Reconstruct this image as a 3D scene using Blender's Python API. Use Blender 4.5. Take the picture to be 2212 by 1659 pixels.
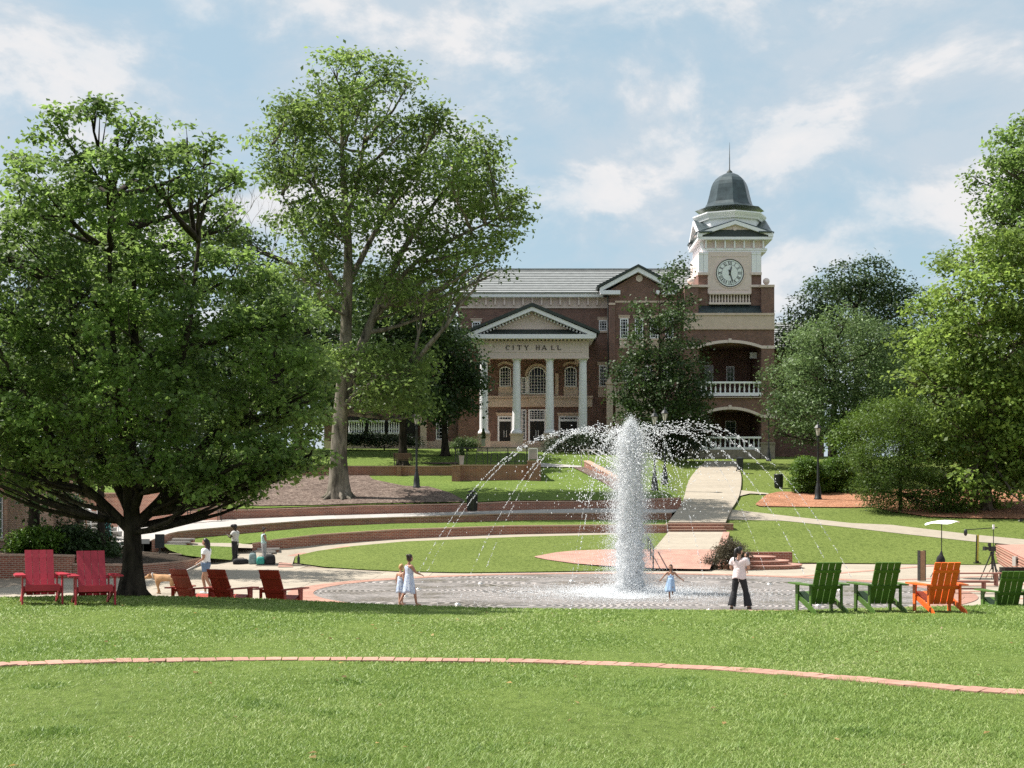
import bpy, math, random
import numpy as np
from mathutils import Vector, Matrix

for _o in list(bpy.data.objects): bpy.data.objects.remove(_o)
S = bpy.context.scene
COL = S.collection
random.seed(7); RNG = np.random.default_rng(7)
PI = math.pi

# ---------------------------------------------------------------- camera, sky, sun, exposure
F, CU, VH, CZ = 3039.0, 1106.0, 1080.0, 2.9      # focal length, centre and horizon in photo units; eye height above the plaza
cam = bpy.data.cameras.new('camera'); camo = bpy.data.objects.new('camera', cam); COL.objects.link(camo)
cam.sensor_width = 36; cam.lens = 36*F/2212; cam.shift_y = (VH-829.5)/2212
cam.clip_start = .1; cam.clip_end = 3000
camo.location = (0, 0, CZ); camo.rotation_euler = (PI/2, 0, 0); S.camera = camo

SUN_AZ, SUN_EL = math.radians(14), math.radians(56)
SUN = Vector((-math.cos(SUN_EL)*math.cos(SUN_AZ), math.cos(SUN_EL)*math.sin(SUN_AZ), math.sin(SUN_EL)))
w = bpy.data.worlds.new('World'); S.world = w; w.use_nodes = True
nt = w.node_tree; N = nt.nodes; L = nt.links; N.clear()
out = N.new('ShaderNodeOutputWorld'); bg = N.new('ShaderNodeBackground'); sky = N.new('ShaderNodeTexSky')
sky.sky_type = 'NISHITA'; sky.sun_disc = False; sky.sun_elevation = SUN_EL; sky.sun_rotation = math.atan2(SUN.x, SUN.y)
sky.air_density = 1.0; sky.dust_density = 1.2; sky.ozone_density = 1.5
bg.inputs['Strength'].default_value = .069
tc = N.new('ShaderNodeTexCoord')
def wn(t, **k):
    n = N.new(t)
    for a, b in k.items(): setattr(n, a, b)
    return n
def cloud_noise(offset, scale=4.6, detail=9, rough=.56):
    mp = wn('ShaderNodeMapping'); mp.inputs['Scale'].default_value = (1, 1, 1.75); mp.inputs['Location'].default_value = offset
    nz = wn('ShaderNodeTexNoise'); nz.inputs['Scale'].default_value = scale; nz.inputs['Detail'].default_value = detail
    nz.inputs['Roughness'].default_value = rough; nz.inputs['Distortion'].default_value = .25
    L.new(tc.outputs['Generated'], mp.inputs['Vector']); L.new(mp.outputs['Vector'], nz.inputs['Vector'])
    return nz.outputs['Fac']
def wramp(src, pts):
    r = wn('ShaderNodeValToRGB'); e = r.color_ramp.elements
    e[0].position, e[0].color = pts[0][0], (*pts[0][1],1); e[1].position, e[1].color = pts[-1][0], (*pts[-1][1],1)
    for p, c in pts[1:-1]:
        q = e.new(p); q.color = (*c, 1)
    L.new(src, r.inputs['Fac']); return r.outputs['Color']
O = (1.37, .22, .41)
n1 = cloud_noise(O, 7.5, 10, .6); n2 = cloud_noise((O[0]+.025, O[1]-.01, O[2]-.06), 7.5, 8, .6)   # the second, towards the sun, shades the billows
dif = wn('ShaderNodeMath', operation='SUBTRACT'); L.new(n1, dif.inputs[0]); L.new(n2, dif.inputs[1])
mask = wramp(n1, [(.34, (.10,.10,.10)), (.43, (.40,.40,.40)), (.52, (.80,.80,.80)), (.62, (.98,.98,.98))])
shade = wramp(dif.outputs[0], [(0, (4.6,5.25,5.85)), (.06, (5.3,5.7,6.1)), (.14, (6.7,6.65,6.7))])
mad = wn('ShaderNodeMath', operation='MULTIPLY_ADD'); mad.inputs[1].default_value = 1.0; mad.inputs[2].default_value = .05
L.new(dif.outputs[0], mad.inputs[0])
L.new(mad.outputs[0], shade.node.inputs['Fac'])
tint = wn('ShaderNodeMix', data_type='RGBA', blend_type='MULTIPLY'); tint.inputs['Factor'].default_value = 1
tint.inputs['B'].default_value = (1.0, 1.0, 1.02, 1)
L.new(sky.outputs['Color'], tint.inputs['A'])
veil = wn('ShaderNodeMix', data_type='RGBA'); veil.inputs['Factor'].default_value = .72   # thin high cloud over all of the sky
veil.inputs['B'].default_value = (3.8, 5.25, 6.0, 1)
L.new(tint.outputs['Result'], veil.inputs['A'])
mixc = wn('ShaderNodeMix', data_type='RGBA')
L.new(mask, mixc.inputs['Factor']); L.new(veil.outputs['Result'], mixc.inputs['A']); L.new(shade, mixc.inputs['B'])
L.new(mixc.outputs['Result'], bg.inputs['Color']); L.new(bg.outputs[0], out.inputs[0])

sl = bpy.data.lights.new('sun', 'SUN'); sl.energy = 4.6; sl.angle = math.radians(.53); sl.color = (1, .95, .87)
slo = bpy.data.objects.new('sun', sl); COL.objects.link(slo); slo.rotation_euler = SUN.to_track_quat('Z', 'Y').to_euler(); slo.location = (-60, 10, 80)
S.view_settings.view_transform = 'Standard'; S.view_settings.look = 'None'; S.view_settings.gamma = 1
S.view_settings.exposure = .92; S.view_settings.use_curve_mapping = False
S.render.engine = 'CYCLES'; S.cycles.max_bounces = 10; S.cycles.diffuse_bounces = 6; S.cycles.transparent_max_bounces = 8
try: S.cycles.use_denoising = False
except Exception: pass

# ---------------------------------------------------------------- helpers
def P(u, v, Y): return Vector(((u-CU)*Y/F, Y, CZ-(v-VH)*Y/F))
def M(px, Y): return px*Y/F

def tag(o, label=None, cat=None, group=None, kind=None):
    for k, x in (('label', label), ('category', cat), ('group', group), ('kind', kind)):
        if x: o[k] = x
    return o
def empty(name, loc, rz=0, label=None, cat=None, group=None):
    o = bpy.data.objects.new(name, None); COL.objects.link(o); o.location = loc; o.rotation_euler = (0, 0, rz); o.empty_display_size = .2
    return tag(o, label, cat, group)
def link(name, me, parent=None, loc=None, rot=None, scale=None):
    o = bpy.data.objects.new(name, me); COL.objects.link(o)
    if parent: o.parent = parent
    if loc is not None: o.location = loc
    if rot is not None: o.rotation_euler = rot
    if scale is not None: o.scale = scale
    return o
def copy_tree(o, parent=None):
    c = o.copy(); COL.objects.link(c); c.parent = parent
    for ch in list(o.children): copy_tree(ch, c)
    return c

class MB:
    """collects faces and links them as one mesh; UVs in metres"""
    def __init__(s): s.v, s.f, s.m, s.uv, s.sm = [], [], [], [], []
    def face(s, pts, m=0, uv=None, smooth=False):
        i = len(s.v); s.v += [Vector(p) for p in pts]; s.f.append(tuple(range(i, i+len(pts)))); s.m.append(m); s.uv.append(uv); s.sm.append(smooth)
    def grid(s, rows, m=0, smooth=True, closed=False, uvs=None):
        i = len(s.v); nr, nc = len(rows), len(rows[0])
        for r in rows: s.v += [Vector(p) for p in r]
        for a in range(nr-1):
            for b in range(nc if closed else nc-1):
                c = (b+1) % nc
                s.f.append((i+a*nc+b, i+a*nc+c, i+(a+1)*nc+c, i+(a+1)*nc+b)); s.m.append(m); s.sm.append(smooth)
                s.uv.append(None if uvs is None else [uvs[a][b], uvs[a][c], uvs[a+1][c], uvs[a+1][b]])
        return s
    def box(s, c, d, rot=None, m=0):
        c = Vector(c); hx, hy, hz = d[0]/2, d[1]/2, d[2]/2
        R = rot if rot is not None else Matrix.Identity(3)
        q = [c + R @ Vector((x*hx, y*hy, z*hz)) for x in (-1,1) for y in (-1,1) for z in (-1,1)]
        for f in ((0,1,3,2),(4,6,7,5),(0,4,5,1),(2,3,7,6),(0,2,6,4),(1,5,7,3)): s.face([q[k] for k in f], m)
        return s
    def bx(s, x0, x1, y0, y1, z0, z1, m=0): return s.box(((x0+x1)/2,(y0+y1)/2,(z0+z1)/2), (abs(x1-x0),abs(y1-y0),abs(z1-z0)), None, m)
    def beam(s, a, b, wd, hd, up=(0,0,1), m=0):
        a, b = Vector(a), Vector(b); d = (b-a); l = d.length; d.normalize(); u = Vector(up); x = d.cross(u)
        if x.length < 1e-4: x = d.cross(Vector((0,1,0)))
        x.normalize(); z = x.cross(d); R = Matrix((x, d, z)).transposed()
        return s.box((a+b)/2, (wd, l, hd), R, m)
    def tube(s, pts, rad, n=8, m=0, cap=True, smooth=True):
        pts = [Vector(p) for p in pts]; k = len(pts)
        if not hasattr(rad, '__len__'): rad = [rad]*k
        rows = []; t = (pts[1]-pts[0]).normalized(); x = t.cross(Vector((0,0,1)))
        if x.length < .05: x = t.cross(Vector((0,1,0)))
        x.normalize()
        for i, p in enumerate(pts):
            t = (pts[min(i+1,k-1)]-pts[max(i-1,0)]).normalized(); x = (x - t*x.dot(t)).normalized(); y = t.cross(x)
            rows.append([p + (x*math.cos(a)+y*math.sin(a))*rad[i] for a in [2*PI*j/n for j in range(n)]])
        s.grid(rows, m, smooth, True)
        if cap: s.face(list(reversed(rows[0])), m); s.face(rows[-1], m)
        return s
    def lathe(s, prof, c=(0,0,0), n=16, m=0, smooth=True, cap=True, ph=0):
        c = Vector(c); rows = [[c+Vector((r*math.cos(ph+2*PI*j/n), r*math.sin(ph+2*PI*j/n), z)) for j in range(n)] for r, z in prof]
        s.grid(rows, m, smooth, True)
        if cap: s.face(list(reversed(rows[0])), m); s.face(rows[-1], m)
        return s
    def ball(s, c, r, n=12, k=8, m=0, R=None):
        c = Vector(c); r = Vector(r) if hasattr(r, '__len__') else Vector((r,r,r)); R = R or Matrix.Identity(3)
        rows = []
        for a in range(k+1):
            t = max(.02, min(PI-.02, PI*a/k))
            rows.append([c+R@Vector((r.x*math.sin(t)*math.cos(2*PI*j/n), r.y*math.sin(t)*math.sin(2*PI*j/n), -r.z*math.cos(t))) for j in range(n)])
        return s.grid(rows, m, True, True)
    def prism(s, poly, y0, y1, m=0):
        """poly of (x, z) extruded along y"""
        a = [Vector((p[0], y0, p[1])) for p in poly]; b = [Vector((p[0], y1, p[1])) for p in poly]; n = len(poly)
        s.face(a, m); s.face(list(reversed(b)), m)
        for i in range(n): s.face([a[i], b[i], b[(i+1)%n], a[(i+1)%n]], m)
        return s
    def strip(s, lo, hi, y0, y1, m=0):
        """solid band between two (x,z) polylines, thick along y"""
        for i in range(len(lo)-1): s.prism([lo[i], lo[i+1], hi[i+1], hi[i]], y0, y1, m)
        return s
    def mesh(s, name, mats, off=(0,0,0)):
        me = bpy.data.meshes.new(name); off = Vector(off)
        me.from_pydata([tuple(p-off) for p in s.v], [], s.f)
        for q in (mats if isinstance(mats, (list, tuple)) else [mats]): me.materials.append(q)
        me.polygons.foreach_set('material_index', s.m); me.polygons.foreach_set('use_smooth', s.sm)
        uvl = me.uv_layers.new(name='UVMap'); data = np.zeros((len(me.loops), 2), np.float32); k = 0
        for fi, f in enumerate(s.f):
            uv = s.uv[fi]
            if uv is None:
                p = [s.v[i] for i in f]; nx = ny = nz = 0
                for i in range(len(p)):
                    a, b = p[i], p[(i+1) % len(p)]
                    nx += (a.y-b.y)*(a.z+b.z); ny += (a.z-b.z)*(a.x+b.x); nz += (a.x-b.x)*(a.y+b.y)
                l = math.sqrt(nx*nx+ny*ny+nz*nz) or 1
                if abs(nz)/l > .75: uv = [(q.x, q.y) for q in p]
                elif abs(ny) >= abs(nx): uv = [(q.x, q.z) for q in p]
                else: uv = [(q.y, q.z) for q in p]
            for q in uv: data[k] = q; k += 1
        uvl.data.foreach_set('uv', data.ravel()); me.update()
        return me
    def build(s, name, mats, parent=None, off=(0,0,0), **k):
        o = link(name, s.mesh(name, mats, off), parent)
        return tag(o, **k)

def npmesh(name, verts, faces, mat, attr=None, smooth=False):
    """numpy mesh; faces all of one size"""
    me = bpy.data.meshes.new(name); nv, nf, k = len(verts), len(faces), faces.shape[1]
    me.vertices.add(nv); me.loops.add(nf*k); me.polygons.add(nf)
    me.vertices.foreach_set('co', np.ascontiguousarray(verts, np.float32).ravel())
    me.loops.foreach_set('vertex_index', np.ascontiguousarray(faces, np.int32).ravel())
    me.polygons.foreach_set('loop_start', np.arange(0, nf*k, k, dtype=np.int32))
    if smooth: me.polygons.foreach_set('use_smooth', np.ones(nf, bool))
    if attr is not None:
        a = me.attributes.new('tint', 'FLOAT', 'POINT'); a.data.foreach_set('value', np.ascontiguousarray(attr, np.float32))
    me.materials.append(mat); me.update(calc_edges=True); return me

# ---------------------------------------------------------------- materials
def mbase(name):
    m = bpy.data.materials.new(name); m.use_nodes = True; t = m.node_tree
    return m, t, t.nodes, t.links, t.nodes['Principled BSDF']
def node(t, ty, **k):
    n = t.nodes.new(ty)
    for a, b in k.items():
        if a in n.inputs.keys(): n.inputs[a].default_value = b
        else: setattr(n, a, b)
    return n
def ramp(t, src, pts):
    r = t.nodes.new('ShaderNodeValToRGB'); e = r.color_ramp.elements
    e[0].position, e[0].color = pts[0][0], (*pts[0][1], 1); e[1].position, e[1].color = pts[-1][0], (*pts[-1][1], 1)
    for p, c in pts[1:-1]: q = e.new(p); q.color = (*c, 1)
    t.links.new(src, r.inputs['Fac']); return r.outputs['Color']
def sc(c, k): return tuple(min(1, x*k) for x in c)
def pm(name, col, rough=.7, var=.18, scale=6, bump=.0, metal=0, rand=0, spec=.5, coord='Object'):
    """painted or plain surface with patchy variation"""
    m, t, n, l, b = mbase(name)
    c = node(t, 'ShaderNodeTexCoord'); z = node(t, 'ShaderNodeTexNoise', Scale=scale, Detail=6, Roughness=.65); l.new(c.outputs[coord], z.inputs['Vector'])
    col_out = ramp(t, z.outputs['Fac'], [(.3, sc(col, 1-var)), (.7, sc(col, 1+var))])
    if rand:
        oi = node(t, 'ShaderNodeObjectInfo'); h = node(t, 'ShaderNodeHueSaturation'); mr = node(t, 'ShaderNodeMapRange'); mr.inputs[3].default_value = 1-rand; mr.inputs[4].default_value = 1+rand
        l.new(oi.outputs['Random'], mr.inputs[0]); l.new(mr.outputs[0], h.inputs['Value']); l.new(col_out, h.inputs['Color']); col_out = h.outputs['Color']
    l.new(col_out, b.inputs['Base Color']); b.inputs['Roughness'].default_value = rough; b.inputs['Metallic'].default_value = metal
    b.inputs['Specular IOR Level'].default_value = spec
    if bump:
        z2 = node(t, 'ShaderNodeTexNoise', Scale=scale*6, Detail=5); l.new(c.outputs[coord], z2.inputs['Vector'])
        bp = node(t, 'ShaderNodeBump', Strength=bump, Distance=.02); l.new(z2.outputs['Fac'], bp.inputs['Height']); l.new(bp.outputs[0], b.inputs['Normal'])
    return m
def brickmat(name, c1, c2, mortar, bw=.215, bh=.075, ms=.011):
    m, t, n, l, b = mbase(name)
    u = node(t, 'ShaderNodeUVMap'); br = node(t, 'ShaderNodeTexBrick', Scale=1)
    for k, x in (('Color1', (*c1,1)), ('Color2', (*c2,1)), ('Mortar', (*mortar,1)), ('Mortar Size', ms), ('Brick Width', bw), ('Row Height', bh), ('Bias', -.2), ('Mortar Smooth', .1)): br.inputs[k].default_value = x
    l.new(u.outputs[0], br.inputs['Vector'])
    z = node(t, 'ShaderNodeTexNoise', Scale=1.3, Detail=6, Roughness=.7); l.new(u.outputs[0], z.inputs['Vector'])
    mx = node(t, 'ShaderNodeMix', data_type='RGBA', blend_type='MULTIPLY'); mx.inputs['Factor'].default_value = 1
    l.new(br.outputs['Color'], mx.inputs['A']); l.new(ramp(t, z.outputs['Fac'], [(.3, (.72,.72,.72)), (.7, (1.2,1.15,1.1))]), mx.inputs['B'])
    l.new(mx.outputs['Result'], b.inputs['Base Color']); b.inputs['Roughness'].default_value = .85
    bp = node(t, 'ShaderNodeBump', Strength=.5, Distance=.01, invert=True); l.new(br.outputs['Fac'], bp.inputs['Height']); l.new(bp.outputs[0], b.inputs['Normal'])
    return m
def leafmat(name, dark, light, trans=.35, third=None):
    m, t, n, l, b = mbase(name)
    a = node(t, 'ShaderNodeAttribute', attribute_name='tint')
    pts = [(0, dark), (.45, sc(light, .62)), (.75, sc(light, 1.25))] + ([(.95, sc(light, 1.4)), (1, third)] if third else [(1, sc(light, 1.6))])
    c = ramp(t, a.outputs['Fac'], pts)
    l.new(c, b.inputs['Base Color']); b.inputs['Roughness'].default_value = .52; b.inputs['Specular IOR Level'].default_value = .32
    tr = node(t, 'ShaderNodeBsdfTranslucent'); h = node(t, 'ShaderNodeHueSaturation', Hue=.49, Saturation=1.0, Value=1.9); l.new(c, h.inputs['Color']); l.new(h.outputs[0], tr.inputs['Color'])
    mx = node(t, 'ShaderNodeMixShader'); mx.inputs[0].default_value = trans
    l.new(b.outputs[0], mx.inputs[1]); l.new(tr.outputs[0], mx.inputs[2]); l.new(mx.outputs[0], n['Material Output'].inputs['Surface'])
    return m
def grassmat(name, c1, c2, c3, s=1.0):
    """turf seen from afar: patches, mowing wear, blade-scale grain"""
    m, t, n, l, b = mbase(name)
    c = node(t, 'ShaderNodeTexCoord'); z = node(t, 'ShaderNodeTexNoise', Scale=.35*s, Detail=5, Roughness=.6); z2 = node(t, 'ShaderNodeTexNoise', Scale=9*s, Detail=8, Roughness=.75)
    mp = node(t, 'ShaderNodeMapping'); mp.inputs['Scale'].default_value = (1, .45, 1); l.new(c.outputs['Object'], mp.inputs['Vector'])
    l.new(c.outputs['Object'], z.inputs['Vector']); l.new(mp.outputs[0], z2.inputs['Vector'])
    a = ramp(t, z.outputs['Fac'], [(.35, c1), (.65, c2)]); d = ramp(t, z2.outputs['Fac'], [(.34, sc(c1, .45)), (.5, c2), (.68, c3)])
    mx = node(t, 'ShaderNodeMix', data_type='RGBA'); mx.inputs['Factor'].default_value = .6; l.new(a, mx.inputs['A']); l.new(d, mx.inputs['B'])
    l.new(mx.outputs['Result'], b.inputs['Base Color']); b.inputs['Roughness'].default_value = .9; b.inputs['Specular IOR Level'].default_value = .15
    z3 = node(t, 'ShaderNodeTexNoise', Scale=30*s, Detail=6, Roughness=.8); l.new(mp.outputs[0], z3.inputs['Vector'])
    bp = node(t, 'ShaderNodeBump', Strength=1, Distance=.06); l.new(z3.outputs['Fac'], bp.inputs['Height']); l.new(bp.outputs[0], b.inputs['Normal'])
    return m
def mulchmat(name, cols, scale=14):
    m, t, n, l, b = mbase(name)
    c = node(t, 'ShaderNodeTexCoord'); v = node(t, 'ShaderNodeTexVoronoi', Scale=scale, Randomness=1); l.new(c.outputs['Object'], v.inputs['Vector'])
    z = node(t, 'ShaderNodeTexNoise', Scale=.8, Detail=6); l.new(c.outputs['Object'], z.inputs['Vector'])
    sep = node(t, 'ShaderNodeSeparateColor'); l.new(v.outputs['Color'], sep.inputs[0])
    a = ramp(t, sep.outputs[0], [(0, cols[0]), (.5, cols[1]), (1, cols[2])])
    mx = node(t, 'ShaderNodeMix', data_type='RGBA', blend_type='MULTIPLY'); mx.inputs['Factor'].default_value = 1; l.new(a, mx.inputs['A'])
    l.new(ramp(t, z.outputs['Fac'], [(.3, (.75,.75,.75)), (.7, (1.2,1.2,1.2))]), mx.inputs['B'])
    l.new(mx.outputs['Result'], b.inputs['Base Color']); b.inputs['Roughness'].default_value = .95; b.inputs['Specular IOR Level'].default_value = .1
    bp = node(t, 'ShaderNodeBump', Strength=1, Distance=.06); l.new(v.outputs['Distance'], bp.inputs['Height']); l.new(bp.outputs[0], b.inputs['Normal'])
    return m
def glassmat(name, col, rough=.06):
    m, t, n, l, b = mbase(name); b.inputs['Base Color'].default_value = (*col, 1); b.inputs['Roughness'].default_value = rough; b.inputs['Specular IOR Level'].default_value = .5 if 'sky' in name else .16
    return m

G1 = ((.105,.165,.028), (.175,.250,.052), (.26,.33,.095))
M_lawn = grassmat('lawn_soil', *G1); M_turf = grassmat('turf', (.080,.135,.022), (.135,.195,.038), (.20,.26,.068), .8)
M_turf2 = grassmat('turf_dry', (.090,.130,.024), (.145,.190,.042), (.21,.25,.072), .8)
M_conc = pm('concrete', (.345,.300,.240), .9, .10, 2.5, .15, rand=.07, spec=.3)
M_concg = pm('pale_concrete', (.37,.35,.33), .9, .10, 2.5, .15, rand=.06, spec=.3)
M_joint = pm('joint_sand', (.25,.20,.15), .95, .2, 8)
M_brick_old = brickmat('garden_brick', (.30,.10,.06), (.20,.06,.04), (.40,.31,.25))
M_brick = brickmat('hall_brick', (.215,.098,.074), (.125,.058,.047), (.23,.18,.16))
M_brick_pav = brickmat('paving_brick', (.43,.225,.175), (.35,.175,.135), (.40,.31,.26), .2, .1, .008)
M_brick_unit = pm('clay_paver', (.38,.215,.165), .85, .15, 9, .2, rand=.16, spec=.3)
M_cop = pm('brick_coping', (.44,.29,.22), .85, .2, 7, .15, rand=.1, spec=.3)
M_stone = pm('cast_stone', (.60,.47,.39), .85, .09, 3, .1, spec=.3)
M_stone2 = pm('pale_stucco', (.70,.575,.535), .85, .06, 2, .08, spec=.3)
M_rock = pm('rough_stone', (.30,.25,.20), .9, .3, 5, .4, spec=.3)
M_white = pm('white_paint', (.84,.83,.87), .5, .04, 3)
M_roof = pm('roof_tile', (.25,.26,.26), .65, .2, 2.2, .1, rand=.05)
M_roofd = pm('dark_shingle', (.035,.045,.042), .7, .25, 6, .2)
M_lead = pm('zinc_roof', (.055,.075,.082), .34, .35, 1.6, .04, metal=.35)
M_glass = glassmat('dark_glass', (.008,.009,.010), .12); M_glassb = glassmat('sky_glass', (.05,.07,.08), .03)
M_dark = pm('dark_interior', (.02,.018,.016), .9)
M_iron = pm('black_iron', (.016,.018,.018), .45, .2, 8)
M_steel = pm('steel_rail', (.55,.54,.52), .35, .1, 8, metal=.6)
M_mulch = mulchmat('bark_mulch', ((.065,.047,.040), (.145,.105,.088), (.27,.215,.18)), 11)
M_straw = mulchmat('pine_straw', ((.24,.10,.055), (.40,.19,.11), (.52,.29,.19)), 16)
M_soil = mulchmat('bed_soil', ((.03,.022,.016), (.06,.045,.035), (.10,.08,.06)), 16)
def barkmat(name, c, sc_=6):
    m, t, n, l, b = mbase(name); co = node(t, 'ShaderNodeTexCoord'); mp = node(t, 'ShaderNodeMapping'); mp.inputs['Scale'].default_value = (1, 1, .22); l.new(co.outputs['Object'], mp.inputs['Vector'])
    z = node(t, 'ShaderNodeTexNoise', Scale=sc_, Detail=8, Roughness=.7, Distortion=.4); l.new(mp.outputs[0], z.inputs['Vector']); z2 = node(t, 'ShaderNodeTexNoise', Scale=.7, Detail=4); l.new(co.outputs['Object'], z2.inputs['Vector'])
    a = ramp(t, z.outputs['Fac'], [(.36, sc(c, .30)), (.5, c), (.66, sc(c, 1.75))]); mx = node(t, 'ShaderNodeMix', data_type='RGBA', blend_type='MULTIPLY'); mx.inputs['Factor'].default_value = 1; l.new(a, mx.inputs['A']); l.new(ramp(t, z2.outputs['Fac'], [(.35, (.65,.66,.6)), (.65, (1.2,1.2,1.2))]), mx.inputs['B'])
    l.new(mx.outputs['Result'], b.inputs['Base Color']); b.inputs['Roughness'].default_value = .95; b.inputs['Specular IOR Level'].default_value = .15
    bp = node(t, 'ShaderNodeBump', Strength=1, Distance=.05); l.new(z.outputs['Fac'], bp.inputs['Height']); l.new(bp.outputs[0], b.inputs['Normal']); return m
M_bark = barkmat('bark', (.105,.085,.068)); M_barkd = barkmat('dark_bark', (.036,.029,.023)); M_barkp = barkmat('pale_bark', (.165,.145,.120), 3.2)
# ---------------------------------------------------------------- land form
def smooth(x): x = np.clip(x, 0, 1); return x*x*(3-2*x)
def z_lawn(X, Y): return 1.25-.022*Y-.00065*Y*np.minimum(X, 0)
CRX = [-60,-30,-11,-9.1,-5.75,-2.44,2.58,5.5,9.9,11.4,30,60]; CRY = [26,27,30.2,31.9,31.6,30.1,29.3,28.8,30.7,31.3,34,34]
def crest(X): return np.interp(X, CRX, CRY)
def z_plaza(Y): return .22*(1-smooth((np.asarray(Y)-33.5)/3.5))
def res(pts, n):
    """polyline resampled to n points by length"""
    a = np.array([tuple(p) for p in pts], float); d = np.r_[0, np.cumsum(np.linalg.norm(np.diff(a, axis=0), axis=1))]
    t = np.linspace(0, d[-1], n); return [Vector([np.interp(x, d, a[:, k]) for k in range(3)]) for x in t]
def C3(pts, n=60): return res([P(*p) for p in pts], n)
def Cpix(pts, n): return [(p.x, p.y) for p in res([(p[0], p[1], 0) for p in pts], n)]
ANCH = []                     # surface points that the ground sheet keeps below
def loft(name, A, B, mat, M=10, lift=0, thick=.0, parent=None, **k):
    b = MB(); rows = [[a.lerp(c, j/M)+Vector((0,0,lift)) for a, c in zip(A, B)] for j in range(M+1)]
    b.grid(rows, 0, True); ANCH.extend(p.copy() for r in rows for p in r[::3])
    if thick:
        for r in (rows[0], rows[-1]): b.grid([r, [p-Vector((0,0,thick)) for p in r]], 0, False)
    return b.build(name, mat, parent, **k)

# curves of the amphitheatre: photo column, row and distance
ringLow = [(600,1222.5,62.5),(627,1216,64.8),(700,1226.5,60.2),(780,1232,58),(860,1235.8,56.6),(1000,1239,55.5),(1134,1237.5,56),(1294,1235,57),(1440,1233.5,57.4)]
ringUp  = [(600,1222,62.7),(627,1215.6,65),(641,1202,66),(687,1191.5,66.5),(767,1181,67),(873,1171.5,67.5),(973,1167.5,68),(1134,1161,68.5),(1294,1157,69),(1440,1153.5,69.3)]
cBase = [(500,1209,65.3),(545,1199,66),(580,1189,66.5),(687,1178,67.6),(847,1166,68.6),(973,1160,69.2),(1107,1155,69.6),(1294,1151.5,69.8),(1443,1152.5,70)]
cTopV = [(545,1173),(591,1165),(687,1154),(847,1143.5),(973,1139.5),(1107,1135),(1294,1133.5),(1443,1133)]
bBase = [(328,1182,64),(360,1175.5,65.5),(408,1162,68),(553,1149,71),(687,1137,73),(847,1130,74),(973,1128,74.5),(1107,1123.5,74.8),(1294,1122,75),(1451,1122,75)]
bTopV = [(323,1168),(373,1149),(408,1145),(553,1132),(687,1122),(973,1113),(1107,1108.5),(1294,1107.5),(1451,1107.5)]
aBase = [(475,1122,75.6),(553,1119.6,76.5),(687,1114,77),(973,1106,77.8),(1107,1102,78),(1294,1097.5,78.5),(1472,1100.5,78.5)]
aTopV = [(475,1101),(553,1099.5),(687,1095),(767,1091.7),(973,1087.6),(1027,1086),(1107,1082),(1294,1081.5),(1390,1078),(1472,1074)]
def dep(curve, u): return float(np.interp(u, [c[0] for c in curve], [c[2] for c in curve]))
def row(curve, u): return float(np.interp(u, [c[0] for c in curve], [c[1] for c in curve]))
def top_of(base, topv, back, us): return [P(u, row(topv, u), dep(base, u))+Vector((0, back, 0)) for u in us]
def garden_wall(base, topv, us, label, thick=.42, mat=None, group=None):
    t = empty('garden_wall', P(us[0], row(base, us[0]), dep(base, us[0])), 0, label, 'wall', group); off = t.location
    lo = [P(u, row(base, u), dep(base, u)) for u in us]; hi = [P(u, row(topv, u), dep(base, u)) for u in us]
    s = [0]
    for a, b_ in zip(lo, lo[1:]): s.append(s[-1]+(b_-a).length)
    b = MB(); Dn = Vector((0,0,.5)); Cp = Vector((0,0,-.07))
    bk = [Vector((0, thick, 0))]*len(us)
    r0 = [p-Dn for p in lo]; r1 = [p+Cp for p in hi]
    b.grid([r0, r1], 0, False, uvs=[[(s[i], p.z) for i, p in enumerate(r0)], [(s[i], p.z) for i, p in enumerate(r1)]])
    rb0 = [p+q for p, q in zip(r0, bk)]; rb1 = [p+q for p, q in zip(r1, bk)]
    b.grid([rb1, rb0], 0, False)
    for i in (0, -1): b.face([r0[i], r1[i], rb1[i], rb0[i]])
    b.build('brick_face', mat or M_brick_old, t, off)
    c = MB(); O_ = Vector((0, -.03, 0)); T = Vector((0,0,.0))
    f1 = [p+O_+Cp+Vector((0,0,.004)) for p in hi]; f2 = [p+O_ for p in hi]; f3 = [p+Vector((0, thick+.03, 0)) for p in hi]; f4 = [p+Cp+Vector((0,0,.004)) for p in f3]
    c.grid([f1, f2, f3, f4, f1], 0, False)
    for i in (0, -1): c.face([f1[i], f2[i], f3[i], f4[i]])
    c.build('coping', M_cop, t, off)
    ANCH.extend(lo); return t

# atop line and the slope above it
bwB = [(139,1139,82),(230,1138.5,81),(301,1136,80),(408,1126.5,77.2),(474,1122.5,75.4)]; bwT = [(139,1064),(260,1064),(365,1055),(440,1054),(474,1064)]
AX = [Vector((-60, 84, 3.4))]+[P(u, row(bwT, u)+2, dep(bwB, u)) for u in range(139, 470, 20)]+[P(u, row(aTopV, u), dep(aBase, u)) for u in range(475, 1473, 20)]
_ax = np.array([tuple(p) for p in AX])
def HL(X, Y):
    ay = np.interp(X, _ax[:,0], _ax[:,1]); az = np.interp(X, _ax[:,0], _ax[:,2])
    t = np.clip((Y-ay)/(97-ay), -.4, 1); up = np.interp(Y, [97,104,116,130,500], [5.13,6.1,7.15,7.4,7.6])
    return np.where(Y < 97, az+(5.13-az)*t, up)
def HR(X, Y): return np.interp(Y, [60,64,69.5,72,78.5,97,106,117,130,500], [0,0,1.1,1.6,2.38,4.75,5.76,6.45,7.1,7.5])
def H(X, Y):
    X = np.asarray(X, float); Y = np.asarray(Y, float); s = smooth((X/np.maximum(Y,1)-.107)/.013); return HL(X, Y)*(1-s)+HR(X, Y)*s
def HRAMP(X, Y): return np.interp(Y, [57.2,62.5,69.5,75], [0,.6,1.24,1.7])
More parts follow.
